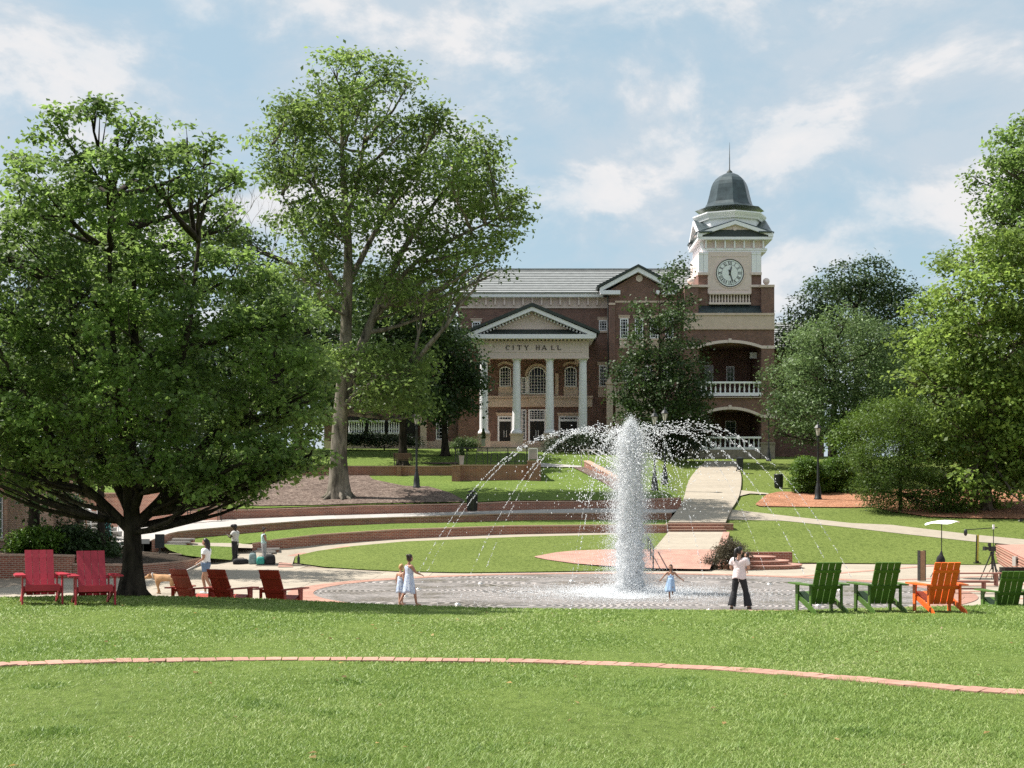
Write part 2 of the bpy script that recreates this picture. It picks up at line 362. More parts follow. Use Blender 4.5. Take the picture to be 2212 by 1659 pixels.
def hit(u, v, Hf=H, y0=56, y1=170):
    Y = np.linspace(y0, y1, 900); X = (u-CU)*Y/F; z = CZ-(v-VH)*Y/F; d = z-Hf(X, Y)
    i = int(np.argmax(d <= 0)) if (d <= 0).any() else len(Y)-1
    if i > 0:
        f = d[i-1]/(d[i-1]-d[i]+1e-9); y = Y[i-1]+(Y[i]-Y[i-1])*min(1, max(0, f))
    else: y = Y[0]
    return float(y)
def D(u, v, lift=0, Hf=H, y0=56):
    y = hit(u, v, Hf, y0); x = (u-CU)*y/F; return Vector((x, y, float(Hf(x, y))+lift))
def drape(name, low, high, mat, n=50, M=12, lift=.02, Hf=H, y0=56, parent=None, **k):
    a, c = Cpix(low, n), Cpix(high, n); b = MB()
    A = [D(u, v, lift, Hf, y0) for u, v in a]; B = [D(u, v, lift, Hf, y0) for u, v in c]; rows = []
    for j in range(M+1):
        r = []
        for p, q in zip(A, B):
            w_ = p.lerp(q, j/M); r.append(Vector((w_.x, w_.y, float(Hf(w_.x, w_.y))+lift)))
        rows.append(r)
    b.grid(rows); ANCH.extend(p-Vector((0,0,lift)) for r in rows for p in r[::3]); return b.build(name, mat, parent, **k)

# lawn the camera stands on, and its bank down to the plaza
b = MB(); xs = np.linspace(-60, 60, 97); rows = []
for t in np.linspace(0, 1, 46):
    rows.append([Vector((x, -20+(crest(x)+20)*t, z_lawn(max(-22, x), -20+(crest(x)+20)*t)+.02*math.sin(x*1.3+t*20)*math.sin(t*31))) for x in xs])
for dy, f in ((.35, .96), (.8, .7), (1.3, .3), (1.7, .02)):
    r = []
    for x in xs:
        y = crest(x); z0 = float(z_lawn(max(-22, x), y)); z1 = float(z_plaza(y+1.7)); r.append(Vector((x, y+dy, z1+(z0-z1)*f)))
    rows.append(r)
b.grid(rows); lawn = b.build('lawn', M_lawn, kind='structure')
for r in rows: ANCH.extend(r[::6])

# plaza: sand bed with concrete slabs, paved circle, brick ring
b = MB(); ys = [27,30,33.5,34,34.5,35,35.5,36,36.5,37,38,75]; b.grid([[Vector((x, y, float(z_plaza(y))-.012)) for x in np.linspace(-45, 45, 60)] for y in ys])
plaza = b.build('plaza', M_joint, kind='structure'); ANCH.extend(Vector((x, y, 0)) for x in range(-45, 46, 5) for y in range(30, 60, 4))
RC, RR = Vector((3.65, 45, 0)), 10.7
sl_me = MB().box((0,0,0), (1.93,1.93,.1)).mesh('paving_slab', M_conc)
for i in range(-10, 12):
    for j in range(0, 16):
        x, y = 3.65+1.945*i, 33.3+1.945*j
        if math.hypot(x-RC.x, y-RC.y) < RR-1.55 or (y > 60 and -9 < x < 12) or abs(x) > .42*y+1: continue
        zz = float(z_plaza(y)); sl = float(z_plaza(y+.9)-z_plaza(y-.9))/1.8
        link('paving_slab', sl_me, plaza, (x, y, zz-.05+.005*random.random()), (math.atan(sl), 0, 0))
m, t, n, l, bs = mbase('fan_cobbles')
c = node(t, 'ShaderNodeTexCoord'); vo = node(t, 'ShaderNodeTexVoronoi', Scale=.21, Randomness=.45); l.new(c.outputs['Object'], vo.inputs['Vector'])
wv = node(t, 'ShaderNodeMath', operation='SINE'); mu = node(t, 'ShaderNodeMath', operation='MULTIPLY'); mu.inputs[1].default_value = 175
l.new(vo.outputs['Distance'], mu.inputs[0]); l.new(mu.outputs[0], wv.inputs[0])
cob = node(t, 'ShaderNodeTexVoronoi', Scale=8.5, feature='DISTANCE_TO_EDGE'); l.new(c.outputs['Object'], cob.inputs['Vector'])
cobc = node(t, 'ShaderNodeTexVoronoi', Scale=8.5); l.new(c.outputs['Object'], cobc.inputs['Vector'])
sepc = node(t, 'ShaderNodeSeparateColor'); l.new(cobc.outputs['Color'], sepc.inputs[0])
base = ramp(t, sepc.outputs[0], [(0, (.28,.255,.24)), (.5, (.37,.335,.315)), (1, (.46,.41,.385))])
jn = ramp(t, cob.outputs['Distance'], [(.0, (.42,.42,.42)), (.12, (1,1,1))])
rg = ramp(t, wv.outputs[0], [(.0, (.38,.38,.38)), (.55, (1,1,1))])
m1 = node(t, 'ShaderNodeMix', data_type='RGBA', blend_type='MULTIPLY'); m1.inputs['Factor'].default_value = 1; l.new(base, m1.inputs['A']); l.new(rg, m1.inputs['B'])
m2 = node(t, 'ShaderNodeMix', data_type='RGBA', blend_type='MULTIPLY'); m2.inputs['Factor'].default_value = .7; l.new(m1.outputs['Result'], m2.inputs['A']); l.new(jn, m2.inputs['B'])
wet = node(t, 'ShaderNodeTexNoise', Scale=.5, Detail=6, Roughness=.7); l.new(c.outputs['Object'], wet.inputs['Vector'])
l.new(m2.outputs['Result'], bs.inputs['Base Color']); l.new(ramp(t, wet.outputs['Fac'], [(.42, (.22,.22,.22)), (.6, (.75,.75,.75))]), bs.inputs['Roughness'])
bp = node(t, 'ShaderNodeBump', Strength=.6, Distance=.01); l.new(cob.outputs['Distance'], bp.inputs['Height']); l.new(bp.outputs[0], bs.inputs['Normal'])
b = MB(); b.grid([[RC+Vector((r*math.cos(a), r*math.sin(a), float(z_plaza(RC.y+r*math.sin(a)))+.012)) for a in np.linspace(0, 2*PI, 96)] for r in np.linspace(.05, RR-.8, 24)], smooth=False)
b.build('cobbled_circle', m, plaza, kind='structure')
br_me = MB().box((0,0,0), (.385,.2,.08)).mesh('brick', M_brick_unit); rest = MB(); cnt = 0
for k in range(2):
    R_ = RR-.2-.4*k; nn = int(2*PI*R_/.211)
    for q in range(nn):
        a = 2*PI*q/nn; p = RC+Vector((R_*math.cos(a), R_*math.sin(a), 0)); p.z = float(z_plaza(p.y))-.022+.004*random.random()
        if p.x < -1.5 and p.y > 36 and cnt < 290:
            link('brick', br_me, plaza, p, (0, 0, a)); cnt += 1
        else: rest.box(p, (.385,.2,.08), Matrix.Rotation(a, 3, 'Z'))
rest.build('brick_ring', M_brick_unit, plaza, kind='stuff')
# brick lines across the concrete east of the circle
for a0 in (-.32, -.05, .22, .52, .85):
    b = MB(); d = Vector((math.cos(a0), math.sin(a0), 0)); s_ = Vector((-d.y, d.x, 0))
    for q in range(60):
        p = RC+d*(RR+.15+.105*2*q*.5*2)
        if p.x > 24 or p.y > 63.4 or p.y < 33.6: break
        b.box(p+Vector((0,0,.0 + float(z_plaza(p.y)))), (.2, .4, .03), Matrix((d, s_, Vector((0,0,1)))).transposed())
    b.build('brick_line', M_brick_unit, plaza, kind='stuff')

# amphitheatre terraces
US = list(np.linspace(545, 1443, 46)); UB = list(np.linspace(328, 1451, 60)); UA = list(np.linspace(475, 1472, 50))
garden_wall(cBase, cTopV, US, 'lowest curved brick seat wall, just above the ring of lawn round the plaza')
garden_wall(bBase, bTopV, UB, 'middle curved brick wall holding up the pale walkway, with a rounded end by the steps')
garden_wall(aBase, aTopV, UA, 'uppermost curved brick wall, holding back the bark mulch under the tall tree', .35)
lo = C3(ringLow, 80); hi = C3(ringUp, 80)
loft('ring_lawn', lo, hi, M_turf2, 12, .045, kind='structure')
low2 = [(588,1225,61.3)]+ringUp; pth = loft('curved_path', C3(low2, 70), C3([(470,1216,64.9)]+cBase, 70), M_conc, 4, .02, kind='structure')
loft('brick_edging', C3([(633,1226,60.5),(629,1216,64.7),(642,1202.5,66),(688,1191.8,66.5),(760,1182,66.9)], 24), C3([(600,1226,60.4),(603,1215,64),(616,1203,65.6),(665,1192,66.8),(750,1180.8,67.2)], 24), M_brick_pav, 1, .035, kind='structure')
ctop = [P(u, row(cTopV, u), dep(cBase, u)+.42) for u in US]; ctop = [Vector((p.x, p.y, P(u, row(cTopV, u), dep(cBase, u)).z)) for p, u in zip(ctop, US)]
t1lo = res([P(352,1171,65.6), P(440,1173,66.2), P(524,1174,66.5)]+ctop, 70)
loft('grass_terrace', t1lo, C3(bBase, 70), M_turf, 6, -.02, kind='structure')
loft('narrow_path', C3([(345,1178,64.6),(440,1181,65.1),(545,1184,65.4)], 20), C3([(350,1170,65.7),(440,1172.4,66.3),(548,1173.6,66.8)], 20), M_conc, 2, .0, kind='structure')
loft('small_lawn', C3([(366,1190,62.6),(400,1201,62.8),(450,1207,63.2),(500,1211,63.6)], 24), C3([(350,1177,64.6),(400,1179,64.8),(450,1180.5,65),(508,1183,65.2)], 24), M_turf, 6, .03, kind='structure')
btop = [Vector((p.x, p.y+.42, p.z)) for p in [P(u, row(bTopV, u), dep(bBase, u)) for u in UB]]
wlo = res([P(190,1196,59.5), P(260,1183,62), P(318,1170,64.2)]+btop, 41); whi = res([P(110,1141,82), P(230,1139,81), P(301,1136,80), P(408,1126.5,77)]+[P(*q) for q in aBase], 41)
for a in (wlo, whi): ANCH.extend(a)
walk = loft('walkway', wlo, whi, M_joint, 4, -.03, kind='structure')
def slabs(A, B, mat, parent, gap=.012, thick=.05, name='paving_slab', cols=1, lift=0):
    n = len(A)-1
    for i in range(n):
        for c_ in range(cols):
            q = [A[i].lerp(B[i], c_/cols), A[i+1].lerp(B[i+1], c_/cols), A[i+1].lerp(B[i+1], (c_+1)/cols), A[i].lerp(B[i], (c_+1)/cols)]
            ce = sum(q, Vector())/4; up = Vector((0,0,lift+.004*random.random()))
            q = [p+(ce-p).normalized()*gap+up for p in q]; o = [p-Vector((0,0,thick)) for p in q]; b = MB(); b.face(q)
            for k in range(4): b.face([o[k], o[(k+1)%4], q[(k+1)%4], q[k]])
            b.build(name, mat, parent)
slabs(wlo, whi, M_concg, walk, cols=1)

loft('end_paving', C3([(300,1222,62.2),(450,1220,63),(560,1222,62.2),(630,1221,62.6)], 30), C3([(330,1178,65.2),(450,1174,66.8),(548,1175,67.3),(640,1189,67.2)], 30), M_conc, 5, -.07, kind='structure')
# slope above, upper lawn, beds
def pixcurve(f, us): return [(u, f(u)) for u in us]
slope_hi = [(440,1010),(700,1010),(1000,1010),(1300,1010),(1500,1010)]
b = MB(); xs = np.linspace(-30, 10.2, 70); rows = []
for tt in np.linspace(0, 1, 24):
    r = []
    for x in xs:
        y0 = float(np.interp(x, _ax[:,0], _ax[:,1]))+.33; y = y0+(97-y0)*tt; r.append(Vector((x, y, float(H(x, y)))))
    rows.append(r)
b.grid(rows); b.build('slope_lawn', M_turf, kind='structure'); ANCH.extend(p for r in rows[::2] for p in r[::3])
b = MB(); rows = [[Vector((x, y, float(H(x, y))-.01)) for x in np.linspace(-40, 10.2, 60)] for y in np.linspace(96.9, 122, 24)]
b.grid(rows); b.build('upper_lawn', M_turf, kind='structure'); ANCH.extend(p for r in rows[::2] for p in r[::3])
b = MB(); rows = [[Vector((x, y, float(H(x, y))-.02)) for x in np.linspace(9.7, 60, 60)] for y in np.linspace(64.2, 122, 58)]
b.grid(rows); b.build('east_lawn', M_turf2, kind='structure'); ANCH.extend(p for r in rows[::2] for p in r[::3])
drape('bark_bed', [(475,1099),(560,1097.5),(690,1092.5),(800,1088.5),(920,1086.5),(1002,1085)], [(480,1040),(560,1032),(647,1029),(714,1023.7),(790,1022.5),(806,1037),(874,1051),(925,1052),(973,1066),(1003,1082)], M_mulch, 90, 14, .05, y0=77.5, kind='structure')
drape('straw_bed', [(1632,1091),(1640,1094.5),(1740,1096),(1836,1097),(1886,1096),(1926,1106),(2006,1117),(2096,1120),(2212,1121.5),(2330,1124)], [(1634,1088),(1656,1069),(1683,1063),(1740,1064),(1806,1062),(1880,1058),(1960,1058),(2050,1058),(2212,1060),(2330,1062)], M_straw, 70, 12, .04, y0=70, kind='structure')
drape('lower_lawn', [(1566,1188),(1620,1200),(1650,1212),(1686,1217),(1770,1216.5),(1926,1219),(2107,1221),(2136,1221)], [(1571,1124),(1640,1125),(1690,1126),(1836,1141),(1926,1151.7),(2050,1165),(2107,1171.7),(2150,1174)], M_turf2, 60, 12, .03, HR, 60, kind='structure')
drape('sloping_path', [(1572,1124),(1690,1126.4),(1836,1141.4),(1926,1152.2),(2107,1172.2),(2150,1175),(2400,1200)], [(1579,1102),(1683,1114),(1836,1131.5),(1926,1135.5),(2107,1157),(2212,1167),(2400,1188)], M_conc, 60, 4, .045, HR, 66, kind='structure')
drape('branch_path', [(1590,1075),(1620,1067.5),(1660,1069.5)], [(1595,1060),(1620,1062.5),(1660,1067)], M_conc, 20, 3, .05, y0=75, kind='structure')
# straight walk up to the hall
wk = [(1131,1443,1568),(1121,1450,1572),(1112,1457,1576),(1100,1466,1582),(1088,1473,1590),(1074,1478,1597),(1061,1481,1600),(1050,1484,1601.5),(1042,1487,1602),(1034,1491,1602),(1027,1496,1601),(1020,1502,1599),(1013,1509,1596.5),(1006,1516,1594),(998,1524,1590)]
wk2 = []
for (v0, a0, b0), (v1, a1, b1) in zip(wk, wk[1:]): wk2 += [(v0, a0, b0), ((v0+v1)/2, (a0+a1)/2, (b0+b1)/2)]
wk2.append(wk[-1])
Hw = lambda X, Y: np.interp(Y, [69.5,71,78.5,97,106,117], [1.24,1.66,2.42,4.8,5.82,6.5])
A_ = [D(a, v, .0, Hw, 70) for v, a, b_ in wk2]; B_ = [D(b_, v, .0, Hw, 70) for v, a, b_ in wk2]
straight = loft('straight_walk', A_, B_, M_joint, 2, .02, kind='structure')
slabs(A_, B_, M_conc, straight, cols=1, lift=.075)
ramp_ = loft('ramp', [P(1411,1191.5,62.5), P(1550,1191.5,62.5)], [P(1443,1153,69.5), P(1563,1153,69.5)], M_joint, 3, .03, kind='structure')
RA = [P(1411,1191.5,62.5).lerp(P(1443,1153,69.5), k/6) for k in range(7)]; RB = [P(1550,1191.5,62.5).lerp(P(1563,1153,69.5), k/6) for k in range(7)]
slabs(RA, RB, M_conc, ramp_, cols=1, lift=.09)
loft('ramp_edge', [p-Vector((.02,0,0)) for p in RB], [p+Vector((.3,0,0)) for p in RB], M_brick_pav, 1, .10, thick=.3, kind='structure')
drape('brick_apron', [(1155,1208),(1180,1213.5),(1240,1222),(1300,1226.5),(1380,1231),(1420,1233),(1533,1234.5)], [(1155,1206.5),(1200,1198),(1240,1194),(1304,1191.7),(1370,1191.5),(1411,1191.3),(1550,1191.3)], M_brick_pav, 50, 8, .10, HRAMP, 56, kind='structure')
# brick steps at the head of the ramp
t = empty('brick_steps', P(1443,1152.5,69.6), 0, 'wide flight of three brick steps at the top of the pink ramp', 'steps'); off = t.location
xl, xr = P(1446,0,69.6).x, P(1592,0,69.6).x
for k in range(3):
    z1 = 1.30+.14*(k+1); MB().bx(xl, xr if k == 2 else P(1568,0,69.6).x, 69.62+.55*k, 71.4, 1.0, z1-.05).build('riser', M_brick_old, t, off)
    MB().bx(xl-.02, (xr if k == 2 else P(1568,0,69.6).x)+.02, 69.60+.55*k, 69.62+.55*k+.5, z1-.046, z1).build('tread', M_cop, t, off)
# little flights at the wall ends
for (u0, v0, y0, lab) in ((538,1199,65.6,'short pale stone steps at the end of the lowest seat wall'), (352,1178,65.0,'short pale stone steps at the rounded end of the middle wall')):
    p = P(u0, v0, y0); t = empty('stone_steps', p, 0, lab, 'steps', None)
    for k in range(3):
        MB().box((.55+.12*k, .35*k, .12*k+.02), (1.0, .42, .09)).build('tread', M_concg, t)
        MB().box((.55+.12*k, .35*k+.05, .12*k-.08), (.96, .36, .1)).build('riser', M_brick_old, t)
# brick course let into the near lawn
strip = [(-60,1446),(0,1437.5),(250,1430),(550,1426.3),(800,1426.5),(1106,1430),(1356,1438),(1606,1450),(1856,1470),(2106,1493),(2212,1499),(2300,1506)]
def lawnhit(u, v):
    Y = np.linspace(4, 32, 2000); X = (u-CU)*Y/F; d = CZ-(v-VH)*Y/F-z_lawn(X, Y); i = int(np.argmax(d <= 0)); return Vector((X[i], Y[i], float(z_lawn(X[i], Y[i]))))
sp = res([lawnhit(u, v) for u, v in Cpix(strip, 80)], 500); Ltot = sum((a-b_).length for a, b_ in zip(sp, sp[1:]))
kb = empty('brick_course', sp[0], 0, 'single curved line of pink clay bricks crossing the near lawn', 'brick edging')
kb_me = MB().box((0,0,0), (.187,.36,.12)).mesh('brick', M_brick_unit); nb = int(Ltot/.2); sp = res(sp, nb+1)
for k in range(nb):
    a, b_ = sp[k], sp[k+1]; p = (a+b_)/2-kb.location
    link('brick', kb_me, kb, (p.x, p.y, p.z-.040+.006*random.random()), (random.uniform(-.02,.02), 0, math.atan2((b_-a).y, (b_-a).x)+random.uniform(-.012,.012)))

b = MB(); q0 = [p+Vector((0,-.19,-.004)) for p in sp]; q1 = [p+Vector((0,.19,-.004)) for p in sp]; b.grid([q0, q1]); b.build('bedding_soil', M_soil, kb, kb.location)
# terrace with the bar stools
t = empty('brick_terrace', P(985,1033,89), 0, 'brown brick terrace wall below the railing and bar stools', 'wall'); off = t.location
def tw(name, u0, u1, vt, Y, dy, zb=2.6, mat=None, cop=True, par=None, offs=None):
    a, c_ = P(u0, vt, Y), P(u1, vt, Y); MB().bx(a.x, c_.x, Y, Y+dy, zb, a.z-.08).build(name, mat or M_brick_old, par or t, offs or off)
    if cop: MB().bx(a.x-.04, c_.x+.04, Y-.04, Y+dy+.04, a.z-.078, a.z).build('coping', M_cop, par or t, offs or off)
tw('wall_face', 994, 1141, 1003.5, 88.9, .4); tw('pier', 976, 994.5, 1004, 88.6, .9); tw('pier', 1140.5, 1168, 994.5, 88.5, 1.1)
tw('side_wall', 1158, 1167, 1003, 89.6, 7.3)
MB().bx(P(994,0,89.3).x, P(1158,0,89.3).x, 89.3, 97.2, 4.9, P(0,1003.5,88.9).z-.03).build('deck_floor', M_concg, t, off)
for (u0, u1, lab) in ((540, 856, 'low brick wall behind the tall forked tree, partly under its shade'), (858.5, 976, 'low brick wall under the garden bench, joining the stool terrace')):
    q = empty('garden_wall', P(u0, 1022, 92), 0, lab, 'wall', None); tw('brick_face', u0, u1, 1006, 92, .4, 3.2, par=q, offs=q.location)
    if u0 > 800: tw('pier', 856.5, 866, 1005.5, 91.7, .9, 3.2, par=q, offs=q.location)
b = MB(); b.bx(P(480,0,92).x, P(994,0,92).x, 92.4, 97.2, 4.4, 5.10); b.build('terrace_lawn', M_turf, kind='structure')
drape('bench_bed', [(1000-60,1003.2),(1000,1003.2)], [(905,1001),(985,1000)], M_mulch, 8, 3, .06, y0=96.8, kind='structure')
drape('short_path', [(1168,1010),(1256,1010.5)], [(1168,1001.5),(1256,1008)], M_concg, 12, 3, .06, y0=88, kind='structure')

# curved retaining wall behind the bench
garden_wall(bwB, bwT, list(np.linspace(139, 474, 24)), 'tall curved wall of orange brick behind the slatted bench', .4)

# planter in the shade on the west side of the plaza
hp = [(-90,1250,51.8),(60,1249.5,52),(156,1249.5,52)]; hpT = [(-90,1196),(60,1197),(156,1199)]
garden_wall(hp, hpT, list(np.linspace(-90, 156, 12)), 'tall dark brick planter wall behind the two bright red chairs', .35)
lp = [(157,1249.5,52),(300,1249,52.2),(365,1241.5,54.5),(405,1229,59),(437,1217.5,64)]; lpT = [(157,1217),(300,1219),(365,1214),(405,1210),(437,1203.5)]
garden_wall(lp, lpT, list(np.linspace(157, 437, 24)), 'low dark brick planter wall curving away behind the maple trunk', .35)
loft('planter_soil', res([P(-90,1200,52.3), P(156,1202,52.3), P(300,1221,52.5), P(365,1216,54.8), P(437,1205,64.2)], 40), res([P(-90,1168,60), P(155,1174,60), P(240,1184,60.3), P(330,1190,61.5), P(437,1202,64.6)], 40), M_soil, 5, -.05, kind='structure')
# stair with handrails west of the plaza
t = empty('stairway', P(225,1150,67), 0, 'stone stairway with white handrails climbing beside the orange brick wall', 'stairs')
for k in range(8):
    p = P(226-11*k, 1150-8.6*k, 68+.7*k)-t.location
    MB().box(p, (1.5, .75, .10)).build('tread', M_concg, t); MB().box(p+Vector((0,.1,-.13)), (1.46, .6, .15)).build('riser', M_concg, t)
for du, dv in ((30, -4), (-30, -10)):
    a, c_ = P(226+du, 1150+dv-38, 67.6)-t.location, P(226+du-88, 1150+dv-62-38, 73)-t.location
    b = MB(); b.tube([a, c_], .04); b.tube([a-Vector((0,0,.9)), a], .03); b.tube([c_-Vector((0,0,.9)), c_], .03); b.tube([(a+c_)/2-Vector((0,0,.9)), (a+c_)/2], .03); b.build('handrail', M_white, t)
# stair with cheek wall right of the terrace
t = empty('stairway', P(1262,1008,97), 0, 'stairway with sloping brick cheek wall and thin steel handrails behind the fountain', 'stairs'); off = t.location
a0, a1 = P(1262,997,97), P(1345,1042,86); b0, b1 = P(1262,1016,97), P(1345,1062,86); bk = Vector((.35,.1,0)); b = MB()
b.face([b0-Vector((0,0,.5)), b1-Vector((0,0,.5)), a1, a0]); b.face([a0, a1, a1+bk, a0+bk]); b.face([b0+bk-Vector((0,0,.5)), a0+bk, a1+bk, b1+bk-Vector((0,0,.5))]); b.face([b0-Vector((0,0,.5)), a0, a0+bk, b0+bk-Vector((0,0,.5))]); b.face([b1, b1+bk, a1+bk, a1])
b.build('cheek_wall', M_brick_old, t, off); c_ = MB().beam(a0+bk/2+Vector((0,0,.04)), a1+bk/2+Vector((0,0,.04)), .44, .07); c_.build('coping', M_cop, t, off)
for dx in (0, .5):
    b = MB(); s_ = Vector((dx, .1, 0)); q = [P(1256,1006,97.2)+s_, P(1256,972,97.2)+s_, P(1274,972,96.6)+s_, P(1345,1014,86)+s_, P(1345,1046,86)+s_]; b.tube(q, .032, 6); b.build('handrail', M_steel, t, off)
for k in range(12):
    p = P(1262,1008,97).lerp(P(1345,1055,86), k/12)+Vector((1.2,0,-.1)); MB().box(p, (1.6, .9, .14)).build('tread', M_concg, t, off)
drape('stair_bed', [(1238,1011),(1300,1042),(1340,1068)], [(1262,1010),(1310,1032),(1345,1052)], M_mulch, 14, 4, .06, y0=80, kind='structure')

# ground sheet that carries all of it to the horizon
gx = np.concatenate([np.linspace(-900, -70, 12)[:-1], np.arange(-70, 71, 2.0), np.linspace(70, 900, 12)[1:]]); gy = np.concatenate([np.linspace(-300, -24, 5)[:-1], np.arange(-24, 126, 2.0), np.linspace(126, 1200, 12)])
an = np.array([tuple(p) for p in ANCH]); GXX, GYY = np.meshgrid(gx, gy); pts = np.c_[GXX.ravel(), GYY.ravel()]; zz = np.zeros(len(pts))
for i0 in range(0, len(pts), 400):
    q = pts[i0:i0+400]; d2 = (q[:, None, 0]-an[None, :, 0])**2+(q[:, None, 1]-an[None, :, 1])**2
    wgt = 1/(d2+.6)**1.6; z_ = (wgt*an[None, :, 2]).sum(1)/wgt.sum(1); near = d2 < 9
    mn = np.where(near, an[None, :, 2], 1e9).min(1); zz[i0:i0+400] = np.where(mn < 1e8, np.minimum(z_, mn)-.35, z_-.5)
zg = zz.reshape(GXX.shape); nr, nc = zg.shape; idx = np.arange(nr*nc).reshape(nr, nc)
fc = np.stack([idx[:-1,:-1], idx[:-1,1:], idx[1:,1:], idx[1:,:-1]], -1).reshape(-1, 4)
tag(link('ground', npmesh('ground', np.c_[pts, zz], fc, M_turf, smooth=True)), kind='structure')
def ground_z(x, y):
    i = min(range(len(gx)), key=lambda k: abs(gx[k]-x)); j = min(range(len(gy)), key=lambda k: abs(gy[k]-y)); return float(zg[j, i])
# ---------------------------------------------------------------- city hall
def ux(u, Y): return (u-CU)*Y/F
def vz(v, Y): return CZ-(v-VH)*Y/F
def pb(b, u0, u1, v0, v1, Y, dep, m=0): return b.bx(ux(u0,Y), ux(u1,Y), Y, Y+dep, vz(v1,Y), vz(v0,Y), m)
YM, YP, YC, YT = 117.0, 115.6, 112.0, 114.6
hall = empty('city_hall', (ux(1330,YM), YM, vz(968,YM)), 0, 'brown brick city hall with white columned portico and clock tower under a bell roof', 'city hall')
HO = hall.location.copy()
def part(name, b, mats, parent=None, **k): return b.build(name, mats, parent or hall, HO, **k)
ZB = 5.6
def window(u0, u1, v0, v1, Y, nx, nz, arch=0, sill=True, lintel=False, glass=None, fw=.09):
    """frame proud of the wall, pane behind it, glazing bars; arch: rise of the curved head in photo units"""
    x0, x1, z0, z1 = ux(u0,Y), ux(u1,Y), vz(v1,Y), vz(v0,Y); r = M(arch, Y); zs = z1-r; cx = (x0+x1)/2; hw = (x1-x0)/2
    if r > 0:
        R_ = (hw*hw+r*r)/(2*r); cz = z1-R_; a0 = math.asin(min(1, hw/R_))
        head = [(cx+R_*math.sin(a), cz+R_*math.cos(a)) for a in np.linspace(-a0, a0, 13)]; inn = [(cx+(R_-fw)*math.sin(a), cz+(R_-fw)*math.cos(a)) for a in np.linspace(-a0*.99, a0*.99, 13)]
    f = MB(); f.bx(x0, x0+fw, Y-.07, Y+.02, z0, zs); f.bx(x1-fw, x1, Y-.07, Y+.02, z0, zs); f.bx(x0+fw, x1-fw, Y-.07, Y+.02, z0, z0+fw)
    if r > 0: f.strip(inn, head, Y-.07, Y+.02)
    else: f.bx(x0+fw, x1-fw, Y-.07, Y+.02, z1-fw, z1)
    o = part('window', f, M_white)
    g = MB()
    if r > 0: g.prism([(x0+.02, z0+.02), (x1-.02, z0+.02)]+[(p[0], p[1]-.02) for p in reversed(head)], Y-.02, Y+.01)
    else: g.bx(x0+.02, x1-.02, Y-.02, Y+.01, z0+.02, z1-.02)
    part('pane', g, glass or M_glass, o)
    mu = MB()
    def ztop(x): return z1-fw if r <= 0 else cz+math.sqrt(max(0, (R_-fw)**2-(x-cx)**2))
    for i in range(1, nx):
        x = x0+(x1-x0)*i/nx; mu.bx(x-.016, x+.016, Y-.045, Y-.021, z0+fw, ztop(x))
    for j in range(1, nz):
        z = z0+(zs-z0)*j/nz; mu.bx(x0+fw, x1-fw, Y-.042, Y-.022, z-.016, z+.016)
    if r > hw*.7:
        mu.bx(x0+fw, x1-fw, Y-.042, Y-.022, zs-.02, zs+.02)
    part('glazing_bar', mu, M_white, o)
    if sill: s = MB(); s.bx(x0-.08, x1+.08, Y-.12, Y+.02, z0-.16, z0-.005); part('sill', s, M_stone, o)
    if lintel: s = MB(); pb(s, u0-3, u1+3, v0-6, v0-.3, Y-.06, .1); pb(s, u0-4, u1+4, v0-7.5, v0-6, Y-.12, .16); part('lintel', s, M_stone, o)
    return o
# main block
b = MB(); pb(b, 989.8, 1482, 641, 968, YM, 22); b.bx(ux(989.8,YM), ux(1482,YM), YM, YM+22, ZB, vz(968,YM)); part('wall', b, M_brick)
b = MB(); pb(b, 988.5, 1312, 953, 969, YM-.12, .2); part('plinth', b, M_stone)
b = MB(); pb(b, 1010, 1316, 642, 661.5, YM-.08, .1); pb(b, 989, 1316, 661.6, 665.5, YM-.14, .2); part('frieze_band', b, M_stone2)
bme = MB().box((0,-.17,0), (.13,.34,M(17,YM))).box((0,-.24,M(6,YM)), (.16,.48,.12)).mesh('bracket', M_stone2)
for k in range(14): link('bracket', bme, hall, Vector((ux(1029.8+20*k,YM), YM-.085, vz(651.5,YM)))-HO)
b = MB(); pb(b, 977, 1303, 633.5, 641, YM-.75, .8); pb(b, 980, 1303, 640.9, 642.5, YM-.6, .6); part('cornice', b, M_white)
# hipped roof in tile courses
def roof(u0, u1, r0, r1, v_e, v_r, Ye, Yr, n, name='roof', mat=None):
    b = MB(); A0, A1, B0, B1 = P(u0, v_e, Ye), P(u1, v_e, Ye), P(r0, v_r, Ye), P(r1, v_r, Ye)
    for p in (B0, B1): p.y = Yr
    for q in (B0, B1): pass
    k_ = Yr/Ye; B0 = P(r0, v_r, Yr); B1 = P(r1, v_r, Yr)
    nrm = (A1-A0).cross(B0-A0).normalized()
    if nrm.z < 0: nrm = -nrm
    for i in range(n):
        a, c_ = A0.lerp(B0, i/n), A1.lerp(B1, i/n); d, e = A0.lerp(B0, (i+1.12)/n), A1.lerp(B1, (i+1.12)/n); up = nrm*.085
        b.face([a+up, c_+up, e+up*.05, d+up*.05]); b.face([a-up*.4, c_-up*.4, c_+up, a+up])
    return part(name, b, mat or M_roof), (A0, A1, B0, B1)
_, (A0, A1, B0, B1) = roof(975.7, 1545, 1059.7, 1545, 632.8, 584.5, YM-.85, YM+6.5, 13)
b = MB(); back0 = Vector((A0.x, YM+14, A0.z)); b.face([A0-Vector((0,0,.02)), B0-Vector((0,0,.02)), back0]); b.face([B0-Vector((0,0,.03)), B1-Vector((0,0,.03)), Vector((B1.x, YM+14, A1.z)), back0]); part('roof_side', b, M_roof)
b = MB(); b.beam(B0+Vector((0,0,.1)), B1+Vector((0,0,.1)), .3, .14); b.beam(A0+Vector((0,0,.1)), B0+Vector((0,0,.12)), .25, .12); part('ridge', b, M_roof)
